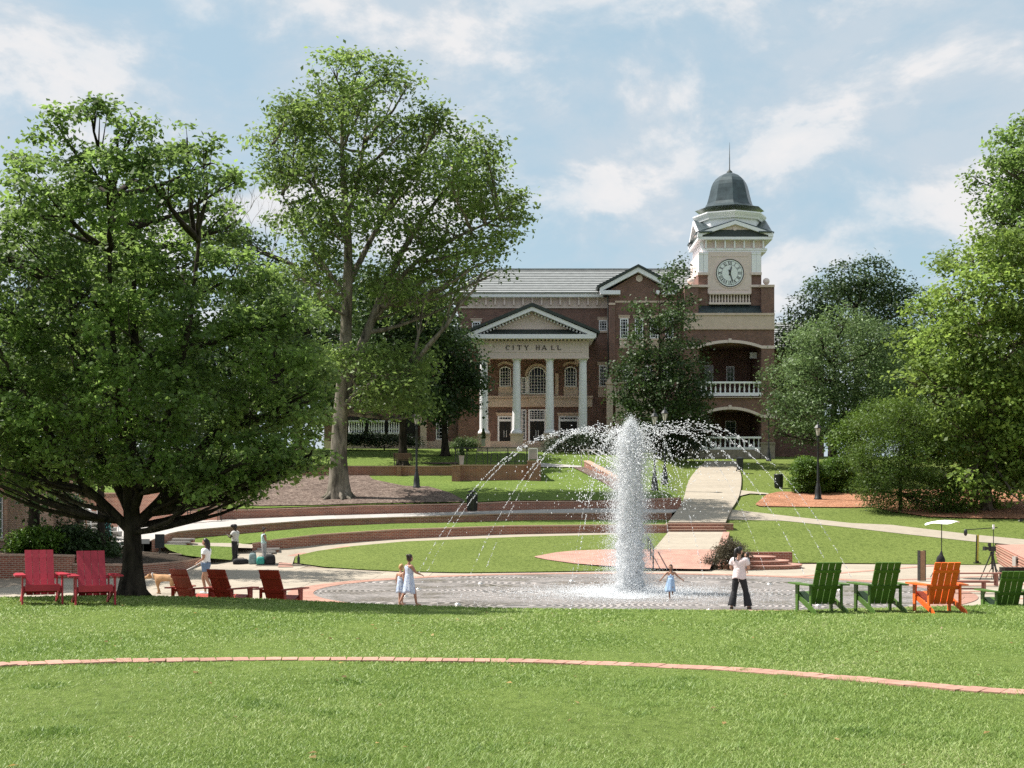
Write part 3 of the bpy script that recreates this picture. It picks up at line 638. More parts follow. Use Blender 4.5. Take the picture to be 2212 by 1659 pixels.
# windows of the main block
window(1019.7, 1037.8, 695, 716, YM, 3, 3, lintel=True); window(1293.8, 1311.7, 692, 715, YM, 3, 4, lintel=True)
window(1293.8, 1312, 789, 835, YM, 4, 6, lintel=True); b = MB(); pb(b, 1292, 1313, 838, 858, YM-.06, .08); part('panel', b, M_stone)
window(1078.9, 1104, 791.7, 835.4, YM, 4, 6, arch=6); window(1219.7, 1245.5, 791.7, 835.4, YM, 4, 6, arch=6)
for u0, u1 in ((1076.5, 1106.5), (1217.5, 1248)):
    b = MB(); pb(b, u0, u1, 838.6, 855, YM-.06, .08); part('panel', b, M_stone)
    cx, hw = ux((u0+u1)/2,YM), M((u1-u0)/2,YM); b = MB(); lo_ = [(cx+(hw+.02)*math.sin(a)*1.02, vz(797,YM)+.42*math.cos(a)) for a in np.linspace(-1.2,1.2,11)]; b.strip([(x, z) for x, z in lo_], [(cx+(x-cx)*1.12, z+.2) for x, z in lo_], YM-.1, YM+.02); part('arch_hood', b, M_stone)
window(1141, 1181, 792.2, 851.7, YM, 6, 6, arch=20, fw=.1)
cx = ux(1161,YM); lo_ = [(cx+M(22,YM)*math.sin(a), vz(813,YM)+M(22,YM)*math.cos(a)) for a in np.linspace(-PI/2,PI/2,17)]
b = MB(); b.strip(lo_, [(cx+(x-cx)*1.25, vz(813,YM)+(z-vz(813,YM))*1.25) for x, z in lo_], YM-.14, YM+.02); part('arch_hood', b, M_stone)
window(1126.3, 1137, 815, 851.5, YM, 2, 6); window(1185, 1195.5, 815, 851.5, YM, 2, 6)
for u0, u1 in ((1137.2, 1140.6), (1181.4, 1184.8)): b = MB(); pb(b, u0, u1, 813, 852, YM-.12, .1); part('mullion', b, M_white)
b = MB(); pb(b, 1199.5, 1206.5, 807, 854, YM-.12, .16); pb(b, 1113, 1122, 807, 854, YM-.12, .16); part('pilaster', b, M_stone)
b = MB(); pb(b, 1050, 1279.5, 856, 879, YM-.18, .2); pb(b, 1050, 1281, 855, 859, YM-.3, .3); pb(b, 1050, 1280, 861.5, 863, YM-.24, .1); part('belt_course', b, M_stone)
b = MB(); pb(b, 1142, 1176, 860, 876, YM-.26, .1); pb(b, 1146, 1172, 858.5, 877.5, YM-.24, .06); part('tablet', b, M_stone)
# doors
def door(u0, u1, v0, v1, vt, nx, nz=1):
    Y = YM; x0, x1 = ux(u0,Y), ux(u1,Y); z0, z1, zt = vz(v1,Y), vz(v0,Y), vz(vt,Y)
    f = MB(); f.bx(x0, x0+.14, Y-.1, Y+.02, z0, z1); f.bx(x1-.14, x1, Y-.1, Y+.02, z0, z1); f.bx(x0+.14, x1-.14, Y-.1, Y+.02, z1-.1, z1); f.bx(x0+.14, x1-.14, Y-.1, Y+.02, zt-.09, zt+.09); o = part('door', f, M_white)
    g = MB(); g.bx(x0+.1, x1-.1, Y-.03, Y+.0, z0, z1-.05); part('pane', g, M_glass, o)
    mu = MB()
    for i in range(1, nx): x = x0+(x1-x0)*i/nx; mu.bx(x-.018, x+.018, Y-.06, Y-.031, zt+.09, z1-.1)
    for j in range(1, nz): z = zt+.09+(z1-.19-zt)*j/nz; mu.bx(x0+.14, x1-.14, Y-.058, Y-.032, z-.018, z+.018)
    part('glazing_bar', mu, M_white, o)
    d = MB(); cx = (x0+x1)/2; d.bx(x0+.15, cx-.03, Y-.07, Y-.032, z0, zt-.1); d.bx(cx+.03, x1-.15, Y-.07, Y-.032, z0, zt-.1); part('door_leaf', d, M_dark, o)
    h = MB(); h.bx(cx-.12, cx-.08, Y-.12, Y-.071, z0+.9, z0+1.5); h.bx(cx+.08, cx+.12, Y-.12, Y-.071, z0+.9, z0+1.5); part('handle', h, M_steel, o)
door(1075, 1107.6, 899, 968, 908, 6); door(1141, 1179.5, 884.5, 968, 907.5, 6, 4); door(1206.5, 1250, 899, 968, 908, 7)
window(1126.5, 1137, 884.5, 951, YM, 2, 8); window(1184, 1195, 884.5, 951, YM, 2, 8)
for u0, u1 in ((1073, 1109.6), (1204.5, 1252)): b = MB(); pb(b, u0, u1, 893.5, 898, YM-.16, .2); pb(b, u0-2, u1+2, 891.5, 893.5, YM-.26, .3); part('door_hood', b, M_stone)
# portico
b = MB(); pb(b, 1033, 1271.7, 736, 773.6, YC, .9); b.bx(ux(1033,YC), ux(1033,YC)+.9, YC+.9, YM, vz(773.6,YC), vz(736,YC)); b.bx(ux(1271.7,YC)-.9, ux(1271.7,YC), YC+.9, YM, vz(773.6,YC), vz(736,YC)); part('entablature', b, M_stone2)
b = MB(); pb(b, 1046, 1257, 738.5, 740, YC-.03, .05); pb(b, 1046, 1257, 759.5, 761, YC-.03, .05); pb(b, 1046, 1047.5, 740, 759.5, YC-.03, .05); pb(b, 1255.5, 1257, 740, 759.5, YC-.03, .05); pb(b, 1032, 1272.7, 772, 774.6, YC-.06, .1); part('moulding', b, M_stone2)
b = MB(); b.bx(ux(1034,YC), ux(1270,YC), YC+.9, YM, vz(745,YC), vz(743,YC)); part('porch_ceiling', b, M_white)
dme = MB().box((0,-.14,0), (.15,.28,.19)).mesh('dentil', M_stone2)
for k in range(30): link('dentil', dme, hall, Vector((ux(1037+8*k,YC), YC-.002, vz(733.4,YC)))-HO)
YF = YC-.75
b = MB(); pb(b, 1014, 1285.5, 721.8, 731, YF, .5); b.bx(ux(1015,YF), ux(1284,YF), YF+.5, YM, vz(731,YF), vz(728,YF)); part('cornice', b, M_white)
ap = (ux(1149.5,YF), vz(661.6,YF)); le = (ux(1011,YF), vz(724,YF)); re = (ux(1288,YF), vz(724,YF)); th = M(9,YF)
b = MB()
for e in (le, re): b.prism([(e[0], e[1]-th*.55), (ap[0], ap[1]-th), (ap[0], ap[1]-.02), (e[0], e[1]+th*.4)], YF-.02, YF+.5)
part('raking_cornice', b, M_white)
b = MB()
for e in (le, re):
    b.prism([(e[0]+(-.25 if e is le else .25), e[1]+th*.38), (ap[0], ap[1]), (ap[0], ap[1]+.28), (e[0]+(-.3 if e is le else .3), e[1]+th*.38+.2)], YF-.15, YM)
part('portico_roof', b, M_roofd)
b = MB(); b.prism([(ux(1060,YC), vz(713,YC)), (ux(1237,YC), vz(713,YC)), (ux(1149.5,YC), vz(672,YC))], YC+.15, YC+.4); part('tympanum', b, M_stone2)
b = MB(); b.face([(ux(1022,YF), YF+.45, vz(721.8,YF)), (ux(1278,YF), YF+.45, vz(721.8,YF)), (ux(1250,YC), YC+.14, vz(711,YC)), (ux(1048,YC), YC+.14, vz(711,YC))]); part('ledge_roof', b, M_roofd)
b = MB(); b.tube([(ux(1151,YC), YC+.08, vz(686,YC)), (ux(1151,YC), YC+.16, vz(686,YC))], M(7.2,YC), 24, smooth=False); b.tube([(ux(1151,YC), YC+.02, vz(686,YC)), (ux(1151,YC), YC+.1, vz(686,YC))], M(5.4,YC), 24, smooth=False); part('medallion', b, M_stone2)
bme = MB().box((0,0,0), (.12,.3,.14)).mesh('dentil', M_white)
for e, sg in ((le, 1), (re, -1)):
    for k in range(1, 20):
        f = k/20; link('dentil', bme, hall, Vector((e[0]+(ap[0]-e[0])*f, YF+.66, e[1]-th*.55-.10+(ap[1]-th-e[1]+th*.55)*f))-HO, (0, -sg*math.atan2(ap[1]-le[1], ap[0]-le[0]), 0))
# lettering: serif capitals made of strokes
def letter(ch, x, z, h, wd, Y, m, name='letter'):
    b = MB(); T, t = h*.19, h*.085; sf = h*.07
    def st(xa, za, xb, zb, tk): b.beam((x+xa*wd, Y-.03, z+za*h), (x+xb*wd, Y-.03, z+zb*h), .06, tk, up=(0,1,0)) if False else b.prism(_q(xa, za, xb, zb, tk), Y-.06, Y-.004)
    def _q(xa, za, xb, zb, tk):
        a, c_ = Vector((x+xa*wd, z+za*h)), Vector((x+xb*wd, z+zb*h)); d = (c_-a).normalized(); nn = Vector((-d.y, d.x))*tk/2
        return [tuple(a-nn), tuple(c_-nn), tuple(c_+nn), tuple(a+nn)]
    def se(xa, za): st(xa-.16, za, xa+.16, za, sf)
    if ch == 'C':
        pr = [(x+wd*(.55+.5*math.cos(a)), z+h*(.5+.5*math.sin(a))) for a in np.linspace(.75, 2*PI-.75, 17)]; pi_ = [(x+wd*(.58+(.5-(.06+.16*abs(math.cos(a/1))*(1 if math.cos(a) < 0 else .4)))*math.cos(a)), z+h*(.5+.42*math.sin(a))) for a in np.linspace(.75, 2*PI-.75, 17)]
        b.strip(pi_, pr, Y-.06, Y-.004); st(.93, .68, .93, 1.0, t)
    elif ch == 'I': st(.5,0,.5,1,T); se(.5,.03); se(.5,.97)
    elif ch == 'T': st(.5,0,.5,1,T); st(0,.95,1,.95,t); st(.02,.78,.02,1,t*.8); st(.98,.78,.98,1,t*.8); se(.5,.03)
    elif ch == 'Y': st(.5,0,.5,.5,T); st(.5,.48,.06,1,T); st(.5,.48,.94,1,t); se(.5,.03); se(.1,.97); se(.9,.97)
    elif ch == 'H': st(.14,0,.14,1,T); st(.86,0,.86,1,T); st(.14,.5,.86,.5,t); [se(a, c_) for a in (.14,.86) for c_ in (.03,.97)]
    elif ch == 'A': st(.06,0,.5,1,t); st(.5,1,.94,0,T); st(.22,.34,.8,.34,t); se(.08,.03); se(.92,.03)
    elif ch == 'L': st(.2,0,.2,1,T); st(.1,.05,.95,.05,t); st(.95,0,.95,.26,t); se(.2,.97)
    elif ch == 'V': st(.5,0,.08,1,T); st(.5,0,.92,1,t)
    elif ch == 'X': st(.08,1,.92,0,T); st(.08,0,.92,1,t)
    return b
m_let = pm('letter_bronze', (.035,.022,.018), .5)
for ch, u0, u1 in (('C',1092,1101),('I',1106,1111.5),('T',1117.5,1126.5),('Y',1133,1141.8),('H',1157.8,1166),('A',1170.3,1180.5),('L',1190.5,1197.5),('L',1203.7,1211.7)):
    x0 = ux(u0,YC); part('letter', letter(ch, x0, vz(755.8,YC), M(9.6,YC), ux(u1,YC)-x0, YC, m_let), m_let)
# columns
b = MB(); prof = []
zc0, zc1 = vz(928,YC), vz(781.5,YC); rb, rt = M(9.4,YC), M(8.0,YC)
for k in range(11): f = k/10; prof.append((rb+(rt-rb)*f**1.6, zc0+(zc1-zc0)*f))
cme = MB().lathe([(r, z-zc0) for r, z in prof], n=24).mesh('column', M_white)
cap = MB().lathe([(rt*1.02, 0), (rt*1.16, .05), (rt*1.16, .1), (rt*1.05, .13)], n=24); hc = M(7.6,YC)
cap = MB().lathe([(rt*1.01,0),(rt*1.1,.03),(rt*1.1,.07),(rt*1.02,.09),(rt*1.02,hc*.45),(rt*1.28,hc*.7)], n=24).box((0,0,hc*.85), (rt*2.65,rt*2.65,hc*.3)).mesh('capital', M_white)
bs_ = MB().lathe([(rb*1.32,0),(rb*1.38,.1),(rb*1.3,.18),(rb*1.12,.22),(rb*1.16,.28),(rb*1.02,.3)], n=24).mesh('column_base', M_white)
ped = MB().bx(-M(13.5,YC), M(13.5,YC), -M(13.5,YC), M(13.5,YC), -3.2, -.11).bx(-M(15,YC), M(15,YC), -M(15,YC), M(15,YC), -.108, 0).bx(-M(14.6,YC), M(14.6,YC), -M(14.6,YC), M(14.6,YC), -3.3, -1.1).mesh('pedestal', M_stone)
for u in (1045, 1116.2, 1187.7, 1259.7):
    p = Vector((ux(u,YC), YC+.45, zc0))-HO
    o = link('column', cme, hall, p); link('capital', cap, o, (0,0,zc1-zc0)); link('column_base', bs_, o, (0,0,-.3)); link('pedestal', ped, o, (0,0,-.3))
b = MB(); pb(b, 1030, 1275, 966, 990, YC-.6, 6); part('porch_floor', b, M_stone)
# gabled pavilion
b = MB(); pb(b, 1317, 1512, 627, 972, YP, 1.6); ap = (ux(1378.8,YP), vz(590,YP)); b.prism([(ux(1317,YP), vz(627,YP)), (ux(1440.6,YP), vz(627,YP)), ap], YP, YP+8); b.bx(ux(1317,YP), ux(1512,YP), YP, YP+1.6, ZB, vz(972,YP)); part('wall', b, M_brick)
b = MB(); Yg = YP-.55; ap = (ux(1378.8,Yg), vz(576.5,Yg)); th = M(8.5,Yg)
for e in ((ux(1296,Yg), vz(629,Yg)), (ux(1461.6,Yg), vz(629,Yg))):
    b.prism([(e[0], e[1]-th*.1), (ap[0], ap[1]-th*1.25), ap, (e[0], e[1]+th*.9)], Yg, Yg+.55)
pb(b, 1297, 1340, 627, 635.5, Yg-.02, .6); pb(b, 1418, 1461, 627, 635.5, Yg-.02, .6); part('raking_cornice', b, M_white)
b = MB()
for e, s_ in ((ux(1296,Yg), -1), (ux(1461.6,Yg), 1)): b.prism([(e+s_*.15, vz(629,Yg)+th*.85), (ap[0], ap[1]), (ap[0], ap[1]+.22), (e+s_*.25, vz(629,Yg)+th*.85+.18)], Yg-.1, YM+8)
part('gable_roof', b, M_roofd)
b = MB(); b.tube([(ux(1380.7,YP), YP-.08, vz(601.6,YP)), (ux(1380.7,YP), YP+.02, vz(601.6,YP))], M(7.3,YP), 24, smooth=False); part('medallion', b, M_stone2)
b = MB(); pb(b, 1328.5, 1480, 649.6, 653.6, YP-.06, .08); pb(b, 1315, 1329, 654, 658.5, YP-.3, .3); part('string_course', b, M_stone)
b = MB(); pb(b, 1316, 1328.7, 658.5, 968, YP-.22, .25); part('pilaster', b, M_brick)
for u in (1339.3, 1371.3, 1404, 1437): window(u, u+18, 688, 731, YP, 3, 6, lintel=True); 
for u in (1339.3, 1371.3, 1404, 1437): b = MB(); pb(b, u-1, u+19, 735.5, 752, YP-.05, .07); part('panel', b, M_stone)
for u in (1345, 1388, 1430): window(u, u+22, 790, 838, YP, 4, 6)
b = MB(); b.tube([P(1306,634,YP-.2), P(1312,640,YP-.2), P(1313.5,655,YP-.1), P(1313.5,960,YP-.1)], .05, 6); part('downpipe', b, M_roofd)
# cream side porch with ball finial
YS = 113.2; b = MB(); pb(b, 1310.8, 1324, 829, 975, YS, .6); pb(b, 1309, 1326, 825, 829.5, YS-.08, .76); pb(b, 1312, 1323, 819, 825.2, YS+.05, .5); pb(b, 1310, 1325, 855, 858, YS-.05, .7); pb(b, 1310, 1325, 900, 904, YS-.05, .7); part('porch_pier', b, M_stone)
b = MB(); b.ball((ux(1317.4,YS), YS+.3, vz(816.4,YS)), M(3.4,YS)); part('finial', b, M_stone)
ar = [(ux(1330+3.2*k,YS), vz(902+26*(abs(k-14)/14)**2.2,YS)) for k in range(29)]
b = MB(); b.strip(ar, [(x, vz(852,YS)) for x, z in ar], YS+.05, YS+.5); pb(b, 1420, 1432, 852, 975, YS+.02, .5); pb(b, 1324, 1432, 848, 853, YS-.05, 2.2); part('porch_arch', b, M_stone)
def balustrade(u0, u1, vt, v1, v2, vb, Y, n, name='balustrade', m=None):
    m = m or M_white; b = MB(); pb(b, u0, u1, vt, v1, Y-.06, .34); o = part(name, b, m); c_ = MB(); pb(c_, u0, u1, v2, vb, Y-.04, .30); part('bottom_rail', c_, m, o)
    hgt = M(v2-v1, Y); bm = MB().lathe([(.075,0),(.075,hgt*.08),(.045,hgt*.12),(.085,hgt*.32),(.05,hgt*.62),(.04,hgt*.85),(.07,hgt*.9),(.07,hgt)], n=8).mesh('baluster', m)
    for k in range(n): link('baluster', bm, o, Vector((ux(u0+(u1-u0)*(k+.5)/n,Y), Y+.11, vz(v2,Y)))-HO)
    return o
balustrade(1325, 1362, 824, 828, 846, 850, YS, 5, m=M_stone)
# clock tower, lower stage
uL, uR, oL, oR = 1479, 1672.7, 1508.7, 1644.7
b = MB(); pb(b, uL, oL, 620, 985, YT, 6); pb(b, oR, uR, 620, 985, YT, 6)
def archc(crown, spring, o0, o1, Y, n=20):
    x0, x1 = ux(o0,Y), ux(o1,Y); hw = (x1-x0)/2; r = vz(crown,Y)-vz(spring,Y); R_ = (hw*hw+r*r)/(2*r); a0 = math.asin(hw/R_); cz = vz(crown,Y)-R_
    return [((x0+x1)/2+R_*math.sin(a), cz+R_*math.cos(a)) for a in np.linspace(-a0, a0, n)]
a1 = archc(740.5, 752.5, oL, oR, YT); a2 = archc(884.5, 902, oL, oR, YT)
b.strip(a1, [(x, vz(676,YT)) for x, z in a1], YT+.002, YT+.7); b.strip(a2, [(x, vz(858.5,YT)) for x, z in a2], YT+.002, YT+.7); part('tower_shaft', b, M_brick)
for nm, a in (('arch_band', a1), ('arch_band', a2)):
    b = MB(); up_ = M(6.2,YT); b.strip([(x, z) for x, z in a], [(x, z+up_) for x, z in a], YT-.07, YT+.05)
    zs = a[0][1]; b.bx(ux(uL-2,YT), a[0][0], YT-.07, YT+.02, zs-.02, zs+up_*.95) ; b.bx(a[-1][0], ux(uR+1,YT), YT-.07, YT+.02, zs-.02, zs+up_*.95)
    cx = (a[0][0]+a[-1][0])/2; zt = max(z for x, z in a); b.bx(cx-.12, cx+.12, YT-.12, YT, zt, zt+up_+.12); part(nm, b, M_stone2)
b = MB(); pb(b, uL-1, uR+.5, 680.5, 709, YT-.05, .3); pb(b, uL-2, uR+1, 676, 680.8, YT-.14, .5); pb(b, uL-2, uR+1, 708.7, 711.5, YT-.12, .3); part('stone_band', b, M_stone)
b = MB(); b.face([P(oL,676,YT-.1), P(oR,676,YT-.1), P(oR,657.6,YT+.75), P(oL,657.6,YT+.75)]); part('lead_apron', b, M_lead)
b = MB(); 
for k in range(10): p, q = P(oL+15*k+1,676,YT-.1), P(oL+15*k+1,657.6,YT+.75); b.beam(p+Vector((0,0,.03)), q+Vector((0,0,.03)), .04, .05)
part('seam', b, M_lead)
b = MB(); pb(b, uL, oL+.3, 620, 621, YT, 6); pb(b, uL-1.5, oL+2, 614.8, 620, YT-.1, 6); pb(b, oR-2, uR+.7, 614.8, 620, YT-.1, 6); part('pier_cap', b, M_stone)
for u in (1494, 1658.2): b = MB(); b.ball((ux(u,YT), YT+.6, vz(605.3,YT)), M(7.3,YT), 16, 10); b.lathe([(.14,0),(.1,.14)], (ux(u,YT), YT+.6, vz(614.8,YT)), 12); part('ball_finial', b, M_stone2)
b = MB(); pb(b, oL, oR, 752, 985, YT+5.4, .3); b.bx(ux(oL,YT)-.3, ux(oL,YT), YT+6, YT+6.1, ZB, vz(700,YT)); pb(b, oL, oR, 741, 745, YT+.7, 5); pb(b, oL, oR, 858.6, 886, YT+.7, 4.8); pb(b, oL, oR, 676, 700, YT+.71, 5); part('loggia_wall', b, M_brick)
for u0, u1, v0, v1, Y in ((1521.5, 1540.7, 789, 826, YT+5.4), (1568.7, 1586, 791, 826, YT+5.4), (1566, 1590, 909, 955, YT+5.4)): window(u0, u1, v0, v1, Y, 2, 3, glass=M_glassb, sill=False)
b = MB(); pb(b, 1620, 1644, 761, 774, YT+2.2, .2); part('ceiling_panel', b, M_white)
b = MB(); pb(b, oL, oR, 857.5, 858.6, YT-.2, .8); part('balcony_slab', b, M_stone2)
balustrade(1510, 1644.5, 824, 828, 848, 855, YT+.05, 13); balustrade(1510, 1644.5, 943, 947, 966, 971, YT+.05, 13)
b = MB(); pb(b, 1511, 1643, 971, 992, YT-.05, 1.2); pb(b, 1644, 1674, 958, 992, YT-.12, .2); pb(b, 1643, 1675, 955, 958.4, YT-.18, .3); pb(b, 1478, 1511, 958, 992, YT-.12, .2); part('plinth', b, M_rock)
# clock stage
YK = YT+.55
b = MB(); pb(b, oL, 1531, 590, 660, YK, 5.2); part('clock_stage_pier', b, M_brick); b = MB(); pb(b, 1622, oR, 590, 660, YK, 5.2); part('clock_stage_pier', b, M_brick); b = MB(); pb(b, oL+.3, oR-.3, 544.5, 590, YK+.05, 5.2); pb(b, 1530.8, 1622.2, 590, 662, YK+.9, 4); part('clock_stage_wall', b, M_stone2)
b = MB(); pb(b, 1529, 1623.3, 544, 634, YK-.12, .3); part('clock_panel', b, M_stone2)
b = MB(); pb(b, 1536, 1615, 553, 554.2, YK-.15, .05); pb(b, 1535, 1617, 624.5, 626, YK-.15, .05); pb(b, 1529, 1623.3, 630.5, 634, YK-.2, .12); part('moulding', b, M_stone2)
for u0 in (1509.5, 1519.8, 1623.8, 1634): b = MB(); pb(b, u0, u0+9.8, 545, 588.5, YK-.16, .22); pb(b, u0-.4, u0+10.2, 545, 549, YK-.2, .25); part('pilaster', b, M_white)
b = MB(); pb(b, oL-1, 1531.5, 588, 593.5, YK-.22, .5); pb(b, 1621.5, oR+1, 588, 593.5, YK-.22, .5); pb(b, oL-1, 1531.5, 615, 620, YK-.22, .5); pb(b, 1621.5, oR+1, 615, 620, YK-.22, .5); part('pier_cap', b, M_stone2)
balustrade(1531.5, 1622, 632, 635.5, 653, 657.4, YT+.3, 14, m=M_stone2)
# clock
ck = Vector((ux(1576.1,YK), YK-.13, vz(590.4,YK))); Rk = M(29.9,YK); m_face = pm('clock_face', (.80,.83,.84), .5, .02); m_blk = pm('clock_black', (.01,.012,.014), .4)
def disc(r0, r1, y0, y1, n=48):
    b = MB(); q = [2*PI*k/n for k in range(n+1)]; b.strip([(ck.x+r0*math.sin(a), ck.z+r0*math.cos(a)) for a in q], [(ck.x+r1*math.sin(a), ck.z+r1*math.cos(a)) for a in q], ck.y+y0, ck.y+y1); return b
clk = part('clock', disc(.001, Rk*.985, -.04, 0), m_face)
part('rim', disc(Rk*.955, Rk*1.01, -.075, 0), m_blk, clk); part('surround', disc(Rk*1.012, Rk*1.1, -.05, 0), M_stone2, clk)
part('ring_line', disc(Rk*.845, Rk*.862, -.048, -.041), m_blk, clk); part('ring_line', disc(Rk*.575, Rk*.592, -.048, -.041), m_blk, clk)
for k, s_ in enumerate(('XII','I','II','III','IV','V','VI','VII','VIII','IX','X','XI')):
    a = 2*PI*k/12; hN = Rk*.25; ws = {'I': .12, 'V': .24, 'X': .24}; tot = sum(ws[c_]*Rk*.62 for c_ in s_); x = -tot/2; bb = MB()
    for c_ in s_:
        wd = ws[c_]*Rk*.62; l_ = letter(c_, 0, 0, hN, wd*.95, 0, None) if c_ != 'I' else MB().prism([(wd*.3,0),(wd*.75,0),(wd*.75,hN),(wd*.3,hN)], -.06, -.004)
        for f, v in zip(l_.f, [None]*len(l_.f)):
            bb.face([Vector((l_.v[i].x+x, l_.v[i].y, l_.v[i].z-hN/2)) for i in f])
        x += wd
    fi = MB()
    for f in bb.f:
        q = []
        for i in f:
            p = bb.v[i]; px, pz = p.x, p.z+Rk*.718; q.append(Vector((ck.x+px*math.cos(a)+pz*math.sin(a), ck.y-.044+.12*(p.y), ck.z-px*math.sin(a)+pz*math.cos(a))))
        fi.face(q)
    part('numeral', fi, m_blk, clk)
def hand(a, l_, wd):
    b = MB(); d = Vector((math.sin(a), math.cos(a))); n_ = Vector((d.y, -d.x)); q = [(-.3*l_, .9), (-.16*l_, 1.3), (-.08*l_, .55), (.0, 1.2), (.15*l_, .75), (.62*l_, 1.05), (.7*l_, .8), (l_, .12)]
    lo_ = [(ck.x+d.x*t_-n_.x*wd*k_, ck.z+d.y*t_-n_.y*wd*k_) for t_, k_ in q]; hi_ = [(ck.x+d.x*t_+n_.x*wd*k_, ck.z+d.y*t_+n_.y*wd*k_) for t_, k_ in q]
    b.strip(lo_, hi_, ck.y-.10, ck.y-.07); return b
part('hand', hand(math.radians(13), Rk*.56, .05), m_blk, clk); part('hand', hand(math.radians(163), Rk*.82, .042), m_blk, clk)
# cornice, gables, drum and bell roof
tc_ = Vector((ux(1576,YK+2.6), YK+2.6, 0)); hwid = M(68,YK)
def ring4(b, hw, z0, z1): b.bx(tc_.x-hw, tc_.x+hw, tc_.y-hw, tc_.y+hw, z0, z1)
zv = lambda v: vz(v, YK)
b = MB(); ring4(b, M(70.5,YK), zv(540.5), zv(536.6)); ring4(b, M(68.5,YK), zv(544.6), zv(540.4)); part('cornice', b, M_white)
b = MB(); ring4(b, M(66,YK), zv(536.7), zv(519)); part('bracket_band', b, M_stone2)
bme = MB().box((0,-.14,0), (.11,.28,M(16.5,YK))).mesh('bracket', M_white); yf = tc_.y-M(66,YK)
for k in range(7): link('bracket', bme, hall, Vector((tc_.x+M(-62+20.6*k,YK), yf-.002, zv(528.5)))-HO)
for k in range(7): link('bracket', bme, hall, Vector((tc_.x-M(66,YK)-.002, tc_.y+M(-62+20.6*k,YK), zv(528.5)))-HO, (0,0,-PI/2))
b = MB(); ring4(b, M(80,YK), zv(519.2), zv(513.5)); part('eave_band', b, M_white)
hg = M(79,YK)
for q in range(4):
    R_ = Matrix.Rotation(q*PI/2, 3, 'Z'); tr = lambda x, y, z: R_@Vector((x, y, 0))+Vector((tc_.x, tc_.y, z))
    def gp(pol, y0, y1):
        b = MB(); a = [tr(x, y0, z) for x, z in pol]; c_ = [tr(x, y1, z) for x, z in pol]; b.face(a); b.face(list(reversed(c_)))
        for i in range(len(pol)): b.face([a[i], c_[i], c_[(i+1) % len(pol)], a[(i+1) % len(pol)]])
        return b
    zt, ze = zv(478.5)+(.55 if q % 2 else 0), zv(513.6)
    b = MB()
    for s_ in (-1, 1):
        g = gp([(s_*(hg+.1), ze), (0, zt-.30), (0, zt), (s_*(hg+.1), ze+.30)], -hg-.08, -hg+.3)
        for f in g.f: b.face([g.v[i] for i in f])
    part('gable_trim', b, M_white)
    b = MB()
    for s_ in (-1, 1):
        g = gp([(s_*(hg+.18), ze+.31), (0, zt+.005), (0, zt+.09), (s_*(hg+.2), ze+.42)], -hg+.02, -M(50,YK))
        for f in g.f: b.face([g.v[i] for i in f])
    part('gable_roof', b, M_lead)
    part('tympanum', gp([(-hg*.97, ze), (hg*.97, ze), (0, zt-.26)], -hg+.2, -hg+.3), M_stone2)
    b = MB(); b.face([tr(-hg+.3, -hg+.02, ze+.01), tr(hg-.3, -hg+.02, ze+.01), tr(hg*.62, -hg+.19, ze+.62), tr(-hg*.62, -hg+.19, ze+.62)]); part('ledge_roof', b, M_roofd)
    part('medallion', gp([(M(5,YK)*math.cos(a), zv(494)+M(5,YK)*math.sin(a)) for a in np.linspace(0, 2*PI, 20)[:-1]], -hg+.14, -hg+.22), M_stone2)
def oct_(b, prof, ph=0): b.lathe(prof, (tc_.x, tc_.y, 0), 8, smooth=False, ph=ph)
YD = tc_.y-M(35,YK); px8 = 1/5.357
b = MB(); oct_(b, [(M(70,YK), zv(516)), (M(70,YK), zv(468))]); part('drum', b, M_white)
b = MB(); oct_(b, [(M(75,YK), zv(470)), (M(76.5,YK), zv(466)), (M(79.5,YK), zv(461.5)), (M(81.5,YK), zv(458)), (M(81.5,YK), zv(455.5)), (M(74,YK), zv(454.5))], 0); part('drum_cornice', b, M_white)
prof = [(75,456.5),(66,454.5),(58,451.5),(53,447.5),(49,441),(46,431),(43.5,421),(41.5,412),(39,403),(35.5,395),(30,387.5),(22,381),(13,376.5),(6,373.5)]
b = MB(); YB = YK+2.6; oct_(b, [(M(r,YB), vz(v,YB)) for r, v in prof]); part('bell_roof', b, M_lead)
b = MB(); b.lathe([(M(6.5,YB),vz(373.6,YB)),(M(6,YB),vz(371,YB)),(M(3,YB),vz(368.5,YB)),(M(1.1,YB),vz(365.5,YB)),(M(.8,YB),vz(340,YB)),(M(.25,YB),vz(308,YB))], (tc_.x, tc_.y, 0), 10); part('spire', b, M_roofd)
# wings
b = MB(); pb(b, 700, 1024, 745, 975, YM+1, 14); b.bx(ux(700,YM), ux(1024,YM), YM+1, YM+15, ZB, vz(975,YM)); part('wing_wall', b, M_brick)
b = MB(); pb(b, 690, 1034, 747, 753.5, YM+.3, .9); part('cornice', b, M_white)
roof(690, 1036, 720, 1024, 746.5, 722, YM+.2, YM+5, 6, 'wing_roof')
window(942, 967.5, 909.6, 949.6, YM+1, 4, 5, lintel=True)
b = MB(); pb(b, 742, 903, 900, 962, YM+.9, .15); part('porch_shade_panel', b, M_dark)  # flat dark panel on the wing wall, painting in the shade of a porch
for u0 in (752, 795, 838): balustrade(u0, u0+36, 908, 911, 934, 938, YM+.2, 7, 'porch_railing')
for u in (942, 880, 820): window(u, u+25.5, 790, 835, YM+1, 4, 5, lintel=True)
b = MB(); pb(b, 700, 1028, 953, 969, YM+.85, .2); part('plinth', b, M_stone)
b = MB(); pb(b, 908, 921, 860, 965, YM+.3, .7); pb(b, 906, 923, 857, 861, YM+.2, .9); pb(b, 906, 923, 952, 970, YM+.2, .9); part('stone_pier', b, M_stone)
